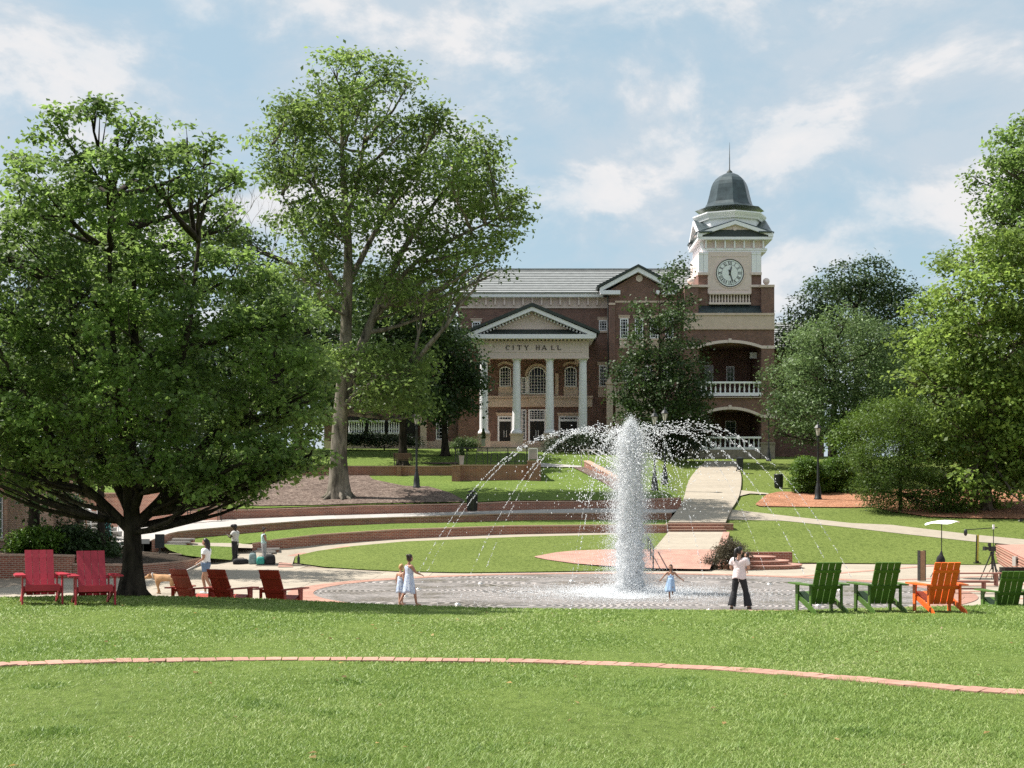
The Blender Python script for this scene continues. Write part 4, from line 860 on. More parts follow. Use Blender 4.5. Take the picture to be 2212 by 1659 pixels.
roof(1672.7, 1780, 1672.7, 1770, 752, 697, YM+3, YM+10, 12, 'wing_roof'); b = MB(); pb(b, 1672.7, 1780, 753, 990, YM+4, 10); part('wing_wall', b, M_brick)
# brick pavilion at the west edge and a pale house beyond the trees to the east
t = empty('brick_building', P(-60,1245,57), 0, 'brick building corner with a tall white framed window, cut by the picture edge', 'building'); off = t.location
b = MB(); pb(b, -260, 16, 1000, 1260, 57, 9); b.build('wall', brickmat('pale_brick', (.46,.27,.20), (.36,.19,.14), (.52,.44,.37)), t, off)
b = MB(); pb(b, -290, 26, 985, 1000, 56.6, 10); b.build('eave', M_white, t, off)
b = MB(); pb(b, -42, 5.5, 1064, 1164, 56.95, .06); f = b.build('window', M_white, t, off); b = MB(); pb(b, -39, 3, 1068, 1160, 56.93, .05); b.build('pane', M_glassb, f, off)
b = MB(); [pb(b, u, u+1.2, 1068, 1160, 56.9, .04) for u in (-26,-12)]; [pb(b, -39, 3, v, v+1.2, 56.902, .036) for v in (1085,1103,1121,1141)]; b.build('glazing_bar', M_white, f, off); b = MB(); pb(b, -45, 8, 1164, 1169, 56.85, .2); b.build('sill', M_stone, f, off)
t = empty('pale_house', P(2230,960,150), 0, 'pale house with grey roof glimpsed through the bright maple on the east side', 'house'); off = t.location
b = MB(); pb(b, 2175, 2420, 800, 1000, 150, 12); b.build('wall', M_stone2, t, off); b = MB(); b.prism([(ux(2165,150), vz(802,150)), (ux(2430,150), vz(802,150)), (ux(2400,150), vz(750,150)), (ux(2200,150), vz(750,150))], 149, 163); b.build('roof', M_roof, t, off)
b = MB(); pb(b, 2195, 2215, 830, 880, 149.9, .15); w_ = b.build('window', M_white, t, off); b = MB(); pb(b, 2197, 2213, 832, 878, 149.85, .1); b.build('pane', M_glass, w_, off)
# ---------------------------------------------------------------- trees and shrubs
def unit(a): return a/np.maximum(np.linalg.norm(a, axis=1, keepdims=True), 1e-9)
def leaf_cloud(cl, ctint, per, sig, size, rg, flat=.45, out=None, droop=.25, narrow=.55, upb=.7):
    """leaf faces scattered round cluster centres"""
    n = len(cl)*per; c = np.repeat(cl, per, 0); p = c+rg.normal(size=(n, 3))*np.array([sig, sig, sig*flat])
    nor = rg.normal(size=(n, 3))*.75; nor[:, 2] += upb
    if out is not None: nor += .45*np.repeat(out, per, 0)
    nor = unit(nor); d = rg.normal(size=(n, 3)); d[:, 2] -= droop*2; d -= nor*(d*nor).sum(1, keepdims=True); d = unit(d); s = np.cross(nor, d)
    L_ = size*(.65+.7*rg.random((n, 1))); W_ = L_*narrow*(.8+.4*rg.random((n, 1)))
    v = np.stack([p, p+d*L_*.45+s*W_*.5+nor*L_*.10, p+d*L_, p+d*L_*.45-s*W_*.5+nor*L_*.10], 1).reshape(-1, 3)
    t = np.repeat(np.clip(np.repeat(ctint, per)*.6+rg.random(n)*.4, 0, 1), 4)
    return v, np.arange(n*4).reshape(-1, 4), t
def bez(a, b, bow, n=6):
    m_ = (a+b)/2+bow; return [a*(1-t)**2+m_*2*t*(1-t)+b*t*t for t in np.linspace(0, 1, n)]
def tree(name, label, cat, base, blobs, Y, nleaf, leaf, lmat, bmat, tr, trunk=None, fork=None, depth=None, per=20, sig=None, seed=1, group=None, twigs=5, narrow=.55, copies=2, limb=.35, shell=.5, upb=.7, roots=True, tocrown=.86):
    rg = np.random.default_rng(seed); rnd = random.Random(seed); base = Vector(base); t = empty(name, base, 0, label, cat, group)
    per = int(per*2.1); shell = max(shell, .58); us = [q[0] for q in blobs]; cu = sum(us)/len(us); half = max(30, (max(us)-min(us))/2+30); cen, rad = [], []
    depth = depth if depth is not None else M(half, Y)*.8
    for q in blobs:
        u, v, r = q[:3]; k_ = math.sqrt(max(.05, 1-((u-cu)/half)**2))
        for c_ in range(copies):
            dy = (rg.uniform(.15, .95)*(-1 if c_ % 2 == 0 else 1)*depth*k_) if copies > 1 else rg.uniform(-1, 1)*depth*k_
            p = P(u, v, Y); cen.append(Vector((p.x, Y+dy, p.z))); rad.append(M(r, Y))
    cen_np = np.array([tuple(c_) for c_ in cen]); rad_np = np.array(rad); wgt = rad_np**2; ncl = max(len(cen), nleaf//per)
    pick = rg.choice(len(cen), ncl, p=wgt/wgt.sum()); d = unit(rg.normal(size=(ncl, 3))+np.array([0, 0, .25])); rr = rad_np[pick]*(shell+(1-shell)*rg.random(ncl)**.7)
    cl = cen_np[pick]+d*rr[:, None]*np.array([1, 1, .92]); bt = rg.random(len(cen)); ct = np.clip(.55*bt[pick]+.45*rg.random(ncl), 0, 1)
    v, f, tn = leaf_cloud(cl, ct, per, (sig or leaf*1.6)*1.25, leaf, rg, out=d, narrow=narrow, upb=upb+.35)
    off = np.array(tuple(base)); link('crown', npmesh('crown', v-off, f, lmat, tn), t)
    # trunk, limbs, twigs
    b = MB(); top = trunk[-1] if trunk else base+Vector((0, 0, (max(c_.z for c_ in cen)-base.z)*tocrown)); tp = trunk or [base, base.lerp(top, .3)+Vector((tr*.6*rnd.uniform(-1,1), 0, 0)), base.lerp(top, .65)+Vector((tr*rnd.uniform(-1,1), 0, 0)), top]
    tp = res([base-Vector((0,0,.4))]+[p for p in tp], 18); z0, z1 = base.z, tp[-1].z
    rads = [tr*((1+.75*math.exp(-max(0, (p.z-base.z))/(tr*1.6)) if roots else 1)*(1-.86*max(0, min(1, (p.z-z0)/(z1-z0+1e-6)))**1.1)) for p in tp]
    b.tube(tp, rads, 12)
    if roots:
        for k in range(7):
            a = k*.9+rnd.random()*.5; b.tube([base+Vector((math.cos(a)*tr*.8, math.sin(a)*tr*.8, tr*1.1)), base+Vector((math.cos(a)*tr*1.5, math.sin(a)*tr*1.5, tr*.25)), base+Vector((math.cos(a)*tr*2.4, math.sin(a)*tr*2.4, -.1))], [tr*.35, tr*.28, tr*.1], 6)
    extra = []
    for fk in (fork or []):
        q, r0, r1 = fk; q = res(q, 12); b.tube(q, [r0+(r1-r0)*k/11 for k in range(12)], 8); extra += q
    srcs = [p for p in tp if p.z > z0+(z1-z0)*.22]+extra
    for c_, r_ in zip(cen, rad):
        if rnd.random() > limb*2.2: continue
        s_ = min(srcs, key=lambda p: (p-c_).length+2.2*max(0, p.z-c_.z+.3*(c_-p).to_2d().length)); ln = (c_-s_).length
        if ln < .3: continue
        q = bez(s_, c_, Vector((rnd.uniform(-.1,.1)*ln, rnd.uniform(-.1,.1)*ln, -.10*ln)), 7); q = [p+Vector((rnd.uniform(-.03,.03)*ln, rnd.uniform(-.03,.03)*ln, 0)) if 0 < i < 6 else p for i, p in enumerate(q)]
        r0 = min(tr*.45, .02+.018*ln+.02*r_); b.tube(q, [r0*(1-.75*k/6) for k in range(7)], 6, cap=False)
        near = [i for i in range(0, ncl, max(1, ncl//1500)) if (Vector(cl[i])-c_).length < r_*1.15]
        for i in rnd.sample(near, min(twigs, len(near))):
            e = Vector(cl[i]); k = rnd.choice(q[3:]); b.tube(bez(k, e, Vector((0,0,.1*(e-k).length)), 4), [r0*.3, r0*.22, r0*.14, r0*.06], 4, cap=False)
    b.build('trunk', bmat, t, base); return t

M_lfA = leafmat('maple_leaf', (.036,.080,.020), (.130,.205,.052), .5)
M_lfB = leafmat('tulip_tree_leaf', (.042,.088,.020), (.140,.210,.054), .46, (.26,.19,.04))
M_lfC = leafmat('grey_green_leaf', (.042,.084,.028), (.120,.185,.066), .25)
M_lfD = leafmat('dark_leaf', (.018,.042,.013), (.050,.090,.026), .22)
M_lfE = leafmat('bright_leaf', (.055,.110,.020), (.165,.245,.052), .42)
M_lfF = leafmat('holly_leaf', (.013,.028,.012), (.028,.050,.018), .12)
M_lfG = leafmat('juniper_leaf', (.030,.070,.010), (.085,.145,.022), .25)
M_lfH = leafmat('boxwood_leaf', (.030,.080,.010), (.085,.165,.018), .30)
M_lfP = leafmat('purple_leaf', (.040,.022,.028), (.085,.075,.045), .25)

# the big maple on the near lawn
mb = P(285,1284,32.0); mb.z = float(z_lawn(mb.x, min(mb.y, float(crest(mb.x)))))-.02
blA = [(90,1000,56),(180,1015,46),(240,1035,36),(330,1015,46),(400,1025,46),(480,1035,42),(560,1035,36),(620,1015,38),(420,1064,28),(515,1072,26),(380,1030,32),(430,1055,30),(470,1068,24),(300,1018,26),(350,1042,22),(600,1022,28),(650,1006,26),(60,1052,28),(130,1050,24),(20,1045,28),(266,312,46),(183,318,40),(235,385,60),(356,330,42),(358,385,56),(438,335,46),(487,372,30),(150,345,22),(310,312,20),(120,392,42),(70,455,60),(480,445,40),(180,470,100),(300,460,100),(415,460,85),(25,560,80),(130,600,115),(275,600,120),(400,590,110),(520,610,70),(585,640,70),(640,690,62),(40,730,110),(175,760,115),(335,750,120),(470,740,115),(580,760,90),(655,790,65),(30,870,95),(150,890,105),(300,880,105),(430,890,105),(550,890,90),(640,890,72),(685,850,38),(0,980,60),(95,985,60),(190,950,60),(430,980,62),(520,990,62),(590,985,58),(650,975,48),(690,985,26),(330,970,45),(515,1045,34),(540,1070,20),(470,1030,30),(-100,620,110),(-120,780,120),(-90,920,100),(-60,520,70),(100,1030,34),(40,1040,36),(225,1010,30)]
tkA = [mb, mb+Vector((.02,0,.9)), mb+Vector((0,.02,1.7)), mb+Vector((-.1,.1,3.2)), mb+Vector((.05,.1,5.2)), mb+Vector((0,0,8.4))]
fkA = [([mb+Vector((0,0,1.45)), mb+Vector((-.65,-.1,2.15)), P(190,1060,31.6), P(130,980,31.2), P(60,850,31)], .12, .05), ([mb+Vector((.05,.05,1.6)), mb+Vector((.55,.2,2.1)), P(395,1010,32.4), P(470,930,32.8), P(580,830,33)], .13, .05),
       ([mb+Vector((0,.1,1.7)), mb+Vector((-.35,.3,2.4)), P(200,960,33), P(165,800,33.4), P(150,620,33.5)], .11, .04), ([mb+Vector((.05,-.1,1.9)), P(320,1010,31.2), P(370,880,30.8), P(410,700,30.6), P(430,520,30.8)], .11, .04), ([mb+Vector((0,0,2.0)), P(265,960,31.5), P(245,760,31.3), P(235,560,31.4), P(250,420,31.6)], .11, .03)]
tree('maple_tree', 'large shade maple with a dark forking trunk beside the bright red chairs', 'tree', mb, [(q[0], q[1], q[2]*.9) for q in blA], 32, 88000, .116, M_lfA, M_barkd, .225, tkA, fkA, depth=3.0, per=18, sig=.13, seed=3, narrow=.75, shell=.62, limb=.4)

# the tall tulip tree with pale forked trunk
ob = P(733,1073,80.5); ob.z = float(H(ob.x, ob.y))
blB = [(735,185,36),(790,178,36),(690,205,36),(845,185,32),(620,255,46),(578,300,34),(650,270,44),(890,230,30),(700,280,52),(790,270,56),(930,262,24),(880,325,44),(955,300,40),(1010,318,40),(1050,350,30),(1052,400,30),(600,380,38),(640,350,44),(690,395,58),(770,380,60),(840,410,44),(900,400,52),(975,400,60),(1040,440,44),(1105,440,32),(1120,470,20),(1085,510,34),(640,470,48),(700,500,56),(780,490,44),(880,500,44),(960,500,56),(1020,520,46),(690,570,50),(640,600,44),(870,580,42),(940,570,46),(985,590,36),(1070,575,24),(1045,598,16),(700,650,40),(860,650,42),(930,650,38),(990,640,20),(820,610,30),(860,800,46),(825,835,36),(880,850,44),(770,790,32),(735,780,28),(905,890,26),(800,870,24),(905,770,30),(830,790,38),(870,830,42),(850,880,32),(890,800,34),(720,800,28)]
tkB = [ob, P(731,1000,80.5), P(733,930,80.5), P(738,860,80.5), P(746,780,80.4), P(748,690,80.3), P(752,600,80.2), P(752,500,80.0), P(742,400,79.8), P(738,300,79.6), P(742,215,79.5)]
fkB = [([P(742,860,80.5), P(768,780,80.8), P(800,700,81), P(832,620,81.3), P(870,540,81.6), P(930,450,82), P(985,380,82.3)], .34, .07), ([P(805,690,81), P(845,620,80.3), P(905,560,79.8), P(990,510,79.5), P(1080,470,79.3)], .2, .05),
       ([P(750,620,80.2), P(800,520,80.9), P(850,430,81.3), P(905,330,81.6), P(960,270,81.8)], .2, .04), ([P(752,520,80), P(700,430,79.3), P(640,360,79), P(590,310,78.8)], .17, .04), ([P(750,480,80), P(775,380,80.5), P(790,280,80.8), P(800,200,81)], .16, .03), ([P(740,880,80.4), P(775,845,79.6), P(830,810,78.8), P(880,800,78.4)], .16, .05), ([P(748,640,80.3), P(690,560,81), P(650,500,81.4), P(610,420,81.6)], .15, .04)]
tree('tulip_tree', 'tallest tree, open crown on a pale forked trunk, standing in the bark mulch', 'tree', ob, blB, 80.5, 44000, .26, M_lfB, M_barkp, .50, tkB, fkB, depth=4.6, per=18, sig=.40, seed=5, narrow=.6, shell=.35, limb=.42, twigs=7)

def Hb(u, Y): x = (u-CU)*Y/F; return Vector((x, Y, float(H(x, Y))))
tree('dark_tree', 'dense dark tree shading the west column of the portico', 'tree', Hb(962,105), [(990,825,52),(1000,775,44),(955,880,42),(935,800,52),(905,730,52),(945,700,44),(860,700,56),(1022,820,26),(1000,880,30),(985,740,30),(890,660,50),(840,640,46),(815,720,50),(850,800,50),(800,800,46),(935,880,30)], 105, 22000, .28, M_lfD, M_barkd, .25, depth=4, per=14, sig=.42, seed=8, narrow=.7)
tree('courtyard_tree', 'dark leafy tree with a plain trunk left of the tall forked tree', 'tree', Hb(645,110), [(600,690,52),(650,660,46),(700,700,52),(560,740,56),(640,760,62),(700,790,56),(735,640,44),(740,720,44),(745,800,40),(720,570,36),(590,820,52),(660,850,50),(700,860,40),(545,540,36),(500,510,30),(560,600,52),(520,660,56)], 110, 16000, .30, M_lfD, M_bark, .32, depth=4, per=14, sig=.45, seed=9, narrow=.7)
tree('pear_tree', 'upright narrow tree in front of the hall, beside the clock tower', 'tree', Hb(1425,104), [(1462,578,17),(1456,612,24),(1445,645,24),(1470,690,26),(1496,655,10),(1378,668,18),(1396,700,26),(1440,712,34),(1378,748,34),(1352,800,30),(1395,800,52),(1465,770,50),(1490,820,36),(1385,850,46),(1440,850,52),(1348,860,24),(1500,870,30),(1420,900,42),(1370,895,30),(1480,890,30)], 104, 15000, .24, M_lfD, M_barkd, .16, depth=2.6, per=14, sig=.34, seed=10, narrow=.65, shell=.4)
tree('holly_shrub', 'dark holly mass behind the spray left of the straight walk', 'shrub', Hb(1455,107), [(1430,945,34),(1470,930,38),(1505,925,34),(1400,950,30),(1450,965,30),(1490,965,30),(1515,955,22)], 107, 9000, .17, M_lfF, M_barkd, .1, depth=2, per=14, sig=.28, seed=11, roots=False)
tree('holly_shrub', 'dark holly hedge under the portico columns right of the stool terrace', 'shrub', Hb(1250,108), [(1195,962,16),(1225,958,20),(1255,955,24),(1285,958,24),(1310,960,20)], 108, 6000, .15, M_lfF, M_barkd, .08, depth=1.2, per=14, sig=.25, seed=12, roots=False)
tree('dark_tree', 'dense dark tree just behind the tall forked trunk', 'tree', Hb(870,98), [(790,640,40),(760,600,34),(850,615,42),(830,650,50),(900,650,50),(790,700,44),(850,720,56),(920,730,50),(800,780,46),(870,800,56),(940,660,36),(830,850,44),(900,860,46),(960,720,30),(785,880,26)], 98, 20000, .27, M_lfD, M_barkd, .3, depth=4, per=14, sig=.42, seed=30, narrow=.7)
tree('court_tree', 'low dark tree in the court, above the slatted bench', 'tree', P(400,1060,90), [(330,930,50),(400,900,60),(470,930,50),(440,980,44),(360,1000,44),(500,1000,34),(420,1030,30),(300,1000,40)], 90, 12000, .22, M_lfD, M_barkd, .2, depth=3, per=14, sig=.35, seed=61, narrow=.7)
tree('court_tree', 'low dark tree in the court, above the stairway with white rails', 'tree', P(190,1060,92), [(140,930,60),(220,910,60),(280,960,50),(100,990,50),(180,1000,44),(250,1010,36),(60,940,60)], 92, 12000, .22, M_lfD, M_barkd, .2, depth=3, per=14, sig=.35, seed=62, narrow=.7)
tree('court_hedge', 'dark clipped hedge under the porch railing of the west wing', 'hedge', Hb(830,113), [(750,950,12),(775,948,14),(800,948,14),(825,950,14),(850,950,13),(875,953,12),(897,956,10)], 113, 5000, .17, M_lfF, M_barkd, .06, depth=.8, per=14, sig=.25, seed=63, roots=False)
# trees on the east side
tree('willow_oak', 'round grey-green tree just east of the clock tower, nearer of two', 'tree', Hb(1800,98), [(1790,715,46),(1745,745,46),(1840,730,50),(1890,750,46),(1705,815,46),(1770,815,68),(1855,810,70),(1920,800,44),(1690,885,36),(1740,890,56),(1815,890,70),(1895,870,62),(1760,930,38),(1845,935,46),(1930,880,36),(1690,930,22),(1720,790,40)], 98, 34000, .23, M_lfC, M_barkd, .35, depth=5, per=14, sig=.36, seed=13, narrow=.5)
tree('willow_oak', 'dark domed tree rising behind the grey-green tree east of the tower', 'tree', Hb(1850,118), [(1850,612,42),(1795,620,40),(1905,628,40),(1755,660,40),(1830,670,64),(1915,680,54),(1725,705,32),(1955,720,36),(1760,740,50),(1860,750,60),(1950,790,46),(1700,740,30),(1975,642,14),(1985,660,12)], 118, 22000, .28, M_lfD, M_barkd, .4, depth=5, per=14, sig=.42, seed=14, narrow=.55)
tree('maple_tree', 'bright green low-branched maple over the straw bed on the east side', 'tree', Hb(2130,78), [(2100,528,34),(2140,560,46),(2070,580,36),(2185,560,50),(2035,655,42),(2095,650,66),(2170,660,70),(2000,730,40),(2060,750,74),(2150,770,84),(2205,740,70),(1980,810,34),(2035,850,66),(2120,870,80),(2200,860,80),(2060,950,56),(2140,960,70),(2205,960,70),(2100,1030,40),(2180,1040,46),(2020,910,40),(2150,1082,22),(2070,1075,18),(2300,700,110),(2310,880,110),(2270,560,76),(2260,1020,70),(2040,1040,26)], 78, 52000, .26, M_lfE, M_bark, .26, depth=4.5, per=14, sig=.34, seed=15, narrow=.7, shell=.4, limb=.42, twigs=7)
tree('maple_tree', 'tall green tree cut by the east edge of the picture, above the bright maple', 'tree', P(2330,1100,84), [(2196,292,30),(2160,352,24),(2198,365,38),(2135,375,20),(2168,425,34),(2210,440,42),(2240,320,44),(2270,420,70),(2186,490,34),(2230,520,50),(2290,560,80),(2160,455,20),(2300,680,80),(2310,800,80)], 84, 24000, .25, M_lfA, M_bark, .3, depth=3.5, per=14, sig=.34, seed=16, narrow=.7, shell=.4)
tree('juniper_shrub', 'feathery spreading evergreen shrub at the edge of the pine straw', 'shrub', Hb(1945,77.5), [(1890,930,40),(1935,900,44),(1985,910,46),(1870,985,34),(1930,975,56),(1990,995,56),(1955,1050,40),(1905,1030,36),(2020,1060,44),(2040,960,50),(1850,1000,22),(2070,1075,36),(1990,1085,22),(1900,1078,30),(1940,1092,26),(1985,1100,22),(1868,1052,28),(2025,1098,26),(2075,1105,22)], 77.5, 44000, .16, M_lfG, M_barkd, .12, depth=1.6, per=16, sig=.24, seed=17, narrow=.28, roots=False, upb=.3)
tree('clipped_shrub', 'round clipped shrub left of the lamp post on the pine straw', 'shrub', Hb(1745,86), [(1745,1022,36),(1728,1044,24),(1768,1042,26),(1740,1008,24),(1735,1060,18),(1762,1062,18)], 86, 17000, .11, M_lfH, M_barkd, .08, depth=.6, per=14, sig=.12, seed=18, roots=False, shell=.75, group='clipped shrubs')
tree('clipped_shrub', 'round clipped shrub right behind the lamp post, touching the feathery evergreen', 'shrub', Hb(1805,86.5), [(1802,1022,36),(1785,1042,24),(1828,1038,28),(1806,1010,22),(1795,1060,18),(1822,1060,18)], 86.5, 17000, .11, M_lfH, M_barkd, .08, depth=.6, per=14, sig=.12, seed=19, roots=False, shell=.75, group='clipped shrubs')
tree('loose_shrub', 'loose pale green shrub in front of the grey-green tree', 'shrub', Hb(1880,90), [(1860,925,40),(1830,950,34),(1895,900,40),(1850,985,30)], 90, 9000, .18, M_lfG, M_barkd, .1, depth=1.5, per=14, sig=.3, seed=20, roots=False)
tree('purple_shrub', 'purple and grey flowering shrub beside the curved steps', 'shrub', P(1560,1228,58.6), [(1575,1180,18),(1560,1200,22),(1592,1198,22),(1540,1216,15),(1580,1215,18),(1603,1210,14)], 58.6, 7000, .10, M_lfP, M_barkd, .04, depth=.6, per=14, sig=.12, seed=21, roots=False, narrow=.3, upb=.2)
tree('laurel_shrub', 'low leafy shrub by the hall steps, right of the tall white window', 'shrub', Hb(1010,112), [(985,962,9),(1000,958,12),(1018,960,12),(1032,964,8)], 112, 2500, .15, M_lfC, M_barkd, .05, depth=.6, per=12, sig=.2, seed=22, roots=False)
# planter and west side
def pl(u, v, Y): return P(u, v, Y)
tree('laurel_shrub', 'sunlit light green shrub in the tall planter', 'shrub', pl(70,1196,55), [(60,1165,24),(90,1160,26),(115,1172,22),(40,1180,18)], 55, 6000, .13, M_lfH, M_barkd, .05, depth=.9, per=14, sig=.16, seed=23, roots=False)
tree('laurel_shrub', 'dark shaded shrub in the planter by the slim trunk', 'shrub', pl(175,1200,56), [(140,1160,30),(175,1165,32),(210,1175,28),(150,1185,24),(240,1192,18),(195,1192,22)], 56, 9000, .13, M_lfD, M_barkd, .05, depth=1, per=14, sig=.17, seed=24, roots=False)
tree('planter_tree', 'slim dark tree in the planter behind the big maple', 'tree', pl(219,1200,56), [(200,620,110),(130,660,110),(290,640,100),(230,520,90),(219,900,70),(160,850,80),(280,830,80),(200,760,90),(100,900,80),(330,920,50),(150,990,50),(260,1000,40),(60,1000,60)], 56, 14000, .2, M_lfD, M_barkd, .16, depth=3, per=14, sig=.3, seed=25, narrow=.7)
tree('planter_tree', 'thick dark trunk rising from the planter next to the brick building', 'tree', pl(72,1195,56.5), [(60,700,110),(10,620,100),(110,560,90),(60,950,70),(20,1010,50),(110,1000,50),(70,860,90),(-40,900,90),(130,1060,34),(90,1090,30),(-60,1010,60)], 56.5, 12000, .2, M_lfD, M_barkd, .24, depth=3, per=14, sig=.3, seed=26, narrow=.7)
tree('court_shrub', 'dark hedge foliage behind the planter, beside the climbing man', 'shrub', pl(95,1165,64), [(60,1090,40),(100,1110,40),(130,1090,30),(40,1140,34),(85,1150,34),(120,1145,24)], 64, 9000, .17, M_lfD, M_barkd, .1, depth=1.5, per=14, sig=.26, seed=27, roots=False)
# shade trees west of the plaza, out of frame but throwing their shade across the paving
tree('plaza_tree', 'broad shade tree beyond the west edge of the plaza', 'tree', Vector((-24,50,0)), [(-360,600,110),(-250,560,110),(-300,450,110),(-400,500,110),(-200,680,100),(-420,700,110),(-300,720,110),(-150,600,80)], 50, 16000, .26, M_lfD, M_barkd, .3, depth=4, per=14, sig=.36, seed=28, narrow=.7)
# belt of trees behind everything
belt = [(-150,130,700,.9),(20,135,640,1),(170,128,690,.9),(330,140,640,1.1),(470,132,700,.9),(590,150,660,1),(760,160,680,1),(880,150,700,.9),(1960,150,700,1),(2080,140,760,.9),(2240,150,720,1.1),(2380,140,700,1)]
BL = ['dark tree far behind the big maple, west end of the belt','dark tree in the far belt above the brick building','dark tree in the far belt behind the slim planter tree','tall dark tree in the far belt behind the maple crown','dark tree in the far belt seen through the maple branches','dark tree behind the courtyard tree with the plain trunk','dark tree far behind the tall forked tree','dark tree behind the west wing roof of the hall','tree far behind the two trees east of the tower','tree behind the pale house on the east side','tall tree behind the bright maple at the east edge','tree beyond the east edge of the far belt']
for k, (u, Y, vt, s) in enumerate(belt):
    r = 95*s*130/Y; bl = [(u+rx*r, vt+r*.6+ry*r, r*rr) for rx, ry, rr in ((0,0,.62),(-.6,.35,.55),(.6,.3,.55),(-.2,.8,.7),(.45,.95,.65),(-.7,1.1,.55),(.75,1.3,.5),(0,1.6,.7),(-.5,1.9,.6),(.5,2.0,.6))]
    tree('belt_tree', BL[k], 'tree', Hb(u, Y), bl, Y, 7000, .5, M_lfD if k % 3 else M_lfC, M_barkd, .3, depth=4, per=12, sig=.6, seed=40+k, narrow=.7, group='trees of the far belt', copies=1 if False else 2, limb=.2, twigs=2)
# bare twiggy tree between the two big crowns
bt = Hb(545,120); t = empty('bare_tree', bt, 0, 'thin leafless grey tree between the maple and the tall forked tree', 'tree'); b = MB(); rnd = random.Random(5)
def twig(p, d, l, r, k):
    q = [p]; 
    for i in range(4): d = (d+Vector((rnd.uniform(-.25,.25), rnd.uniform(-.25,.25), rnd.uniform(-.05,.2)))).normalized(); q.append(q[-1]+d*l/4)
    b.tube(q, [r, r*.9, r*.75, r*.6, r*.5], 5 if k > 2 else 4, cap=False)
    if k:
        for _ in range(3 if k > 1 else 4): twig(rnd.choice(q[2:]), (d+Vector((rnd.uniform(-.8,.8), rnd.uniform(-.8,.8), rnd.uniform(-.1,.6)))).normalized(), l*.62, r*.5, k-1)
b.tube([bt, P(545,800,120), P(540,560,120)], [.3,.26,.16], 8)
for k in range(5): twig(P(542,640-25*k,120), Vector((rnd.uniform(-.7,.7), rnd.uniform(-.5,.5), 1)).normalized(), 4.2, .07, 4)
b.build('trunk', pm('grey_twigs', (.22,.19,.17), .9), t, bt)

# ---------------------------------------------------------------- grass blades on the near lawn
def blades(n, y0, y1, seed, dens, hmin, hmax):
    rg = np.random.default_rng(seed); t = rg.random(n); Y = 1/(1/y0**dens+(1/y1**dens-1/y0**dens)*t)**(1/dens) if dens else y0+(y1-y0)*t
    X = (rg.random(n)*2-1)*(.385*Y+.6); ok = Y < crest(X)+1.2; X, Y = X[ok], Y[ok]; cr = crest(X)
    z = z_lawn(X, np.minimum(Y, cr)); over = np.clip((Y-cr)/1.7, 0, 1); z = z-(z-.2)*np.interp(over, [0,.2,.47,.76,1], [0,.04,.3,.7,1]); n = len(X)
    sx, sy = X*.9, Y*.55
    pat = np.sin(sx*2.1+1.3*np.sin(sy*1.7))*np.sin(sy*2.9+1.1*np.sin(sx*1.3+2))+.6*np.sin(sx*5.3+sy*3.1)*np.sin(sy*6.1-sx*2.3); tuft = np.clip((pat-.72)*1.6, 0, 1)*np.clip((17.0-Y)/2, 0, 1)
    h = (hmin+(hmax-hmin)*rg.random(n)**1.5)*(1+.5*np.clip((Y-16)/10, 0, 1)+1.15*tuft*rg.random(n)); wd = (.0026+.0030*rg.random(n))*(1+.03*Y)*(1+.6*tuft)*np.maximum(1, Y/13)
    a = rg.random(n)*2*np.pi; le = (.5+1.3*rg.random(n))*h; b_ = rg.random(n)*2*np.pi
    p = np.stack([X, Y, z-.004], 1); s = np.stack([np.cos(a)*wd, np.sin(a)*wd, np.zeros(n)], 1); tip = p+np.stack([np.cos(b_)*le, np.sin(b_)*le, h], 1)
    v = np.stack([p-s, p+s, tip], 1).reshape(-1, 3); big = np.sin(X*.7+Y*.31)*np.sin(Y*.53-X*.21)+.5*np.sin(X*1.9-Y*1.1)
    tint = np.clip(.52+.10*big-.26*tuft+.62*(rg.random(n)-.5)+.12*(rg.random(n) > .9), 0, 1)
    return v, np.repeat(tint, 3)
m, tt_, n_, l_, bs_n = mbase('grass_blade'); a_ = node(tt_, 'ShaderNodeAttribute', attribute_name='tint'); cgr = ramp(tt_, a_.outputs['Fac'], [(0, (.085,.165,.028)), (.5, (.235,.340,.078)), (.85, (.34,.42,.14)), (1, (.54,.54,.30))])
l_.new(cgr, bs_n.inputs['Base Color']); bs_n.inputs['Roughness'].default_value = .5; bs_n.inputs['Specular IOR Level'].default_value = .35
trn = node(tt_, 'ShaderNodeBsdfTranslucent'); l_.new(cgr, trn.inputs['Color']); mxs = node(tt_, 'ShaderNodeMixShader'); mxs.inputs[0].default_value = .35; l_.new(bs_n.outputs[0], mxs.inputs[1]); l_.new(trn.outputs[0], mxs.inputs[2]); l_.new(mxs.outputs[0], n_['Material Output'].inputs['Surface'])
v1, t1 = blades(640000, 8.2, 33.5, 71, .55, .012, .032)
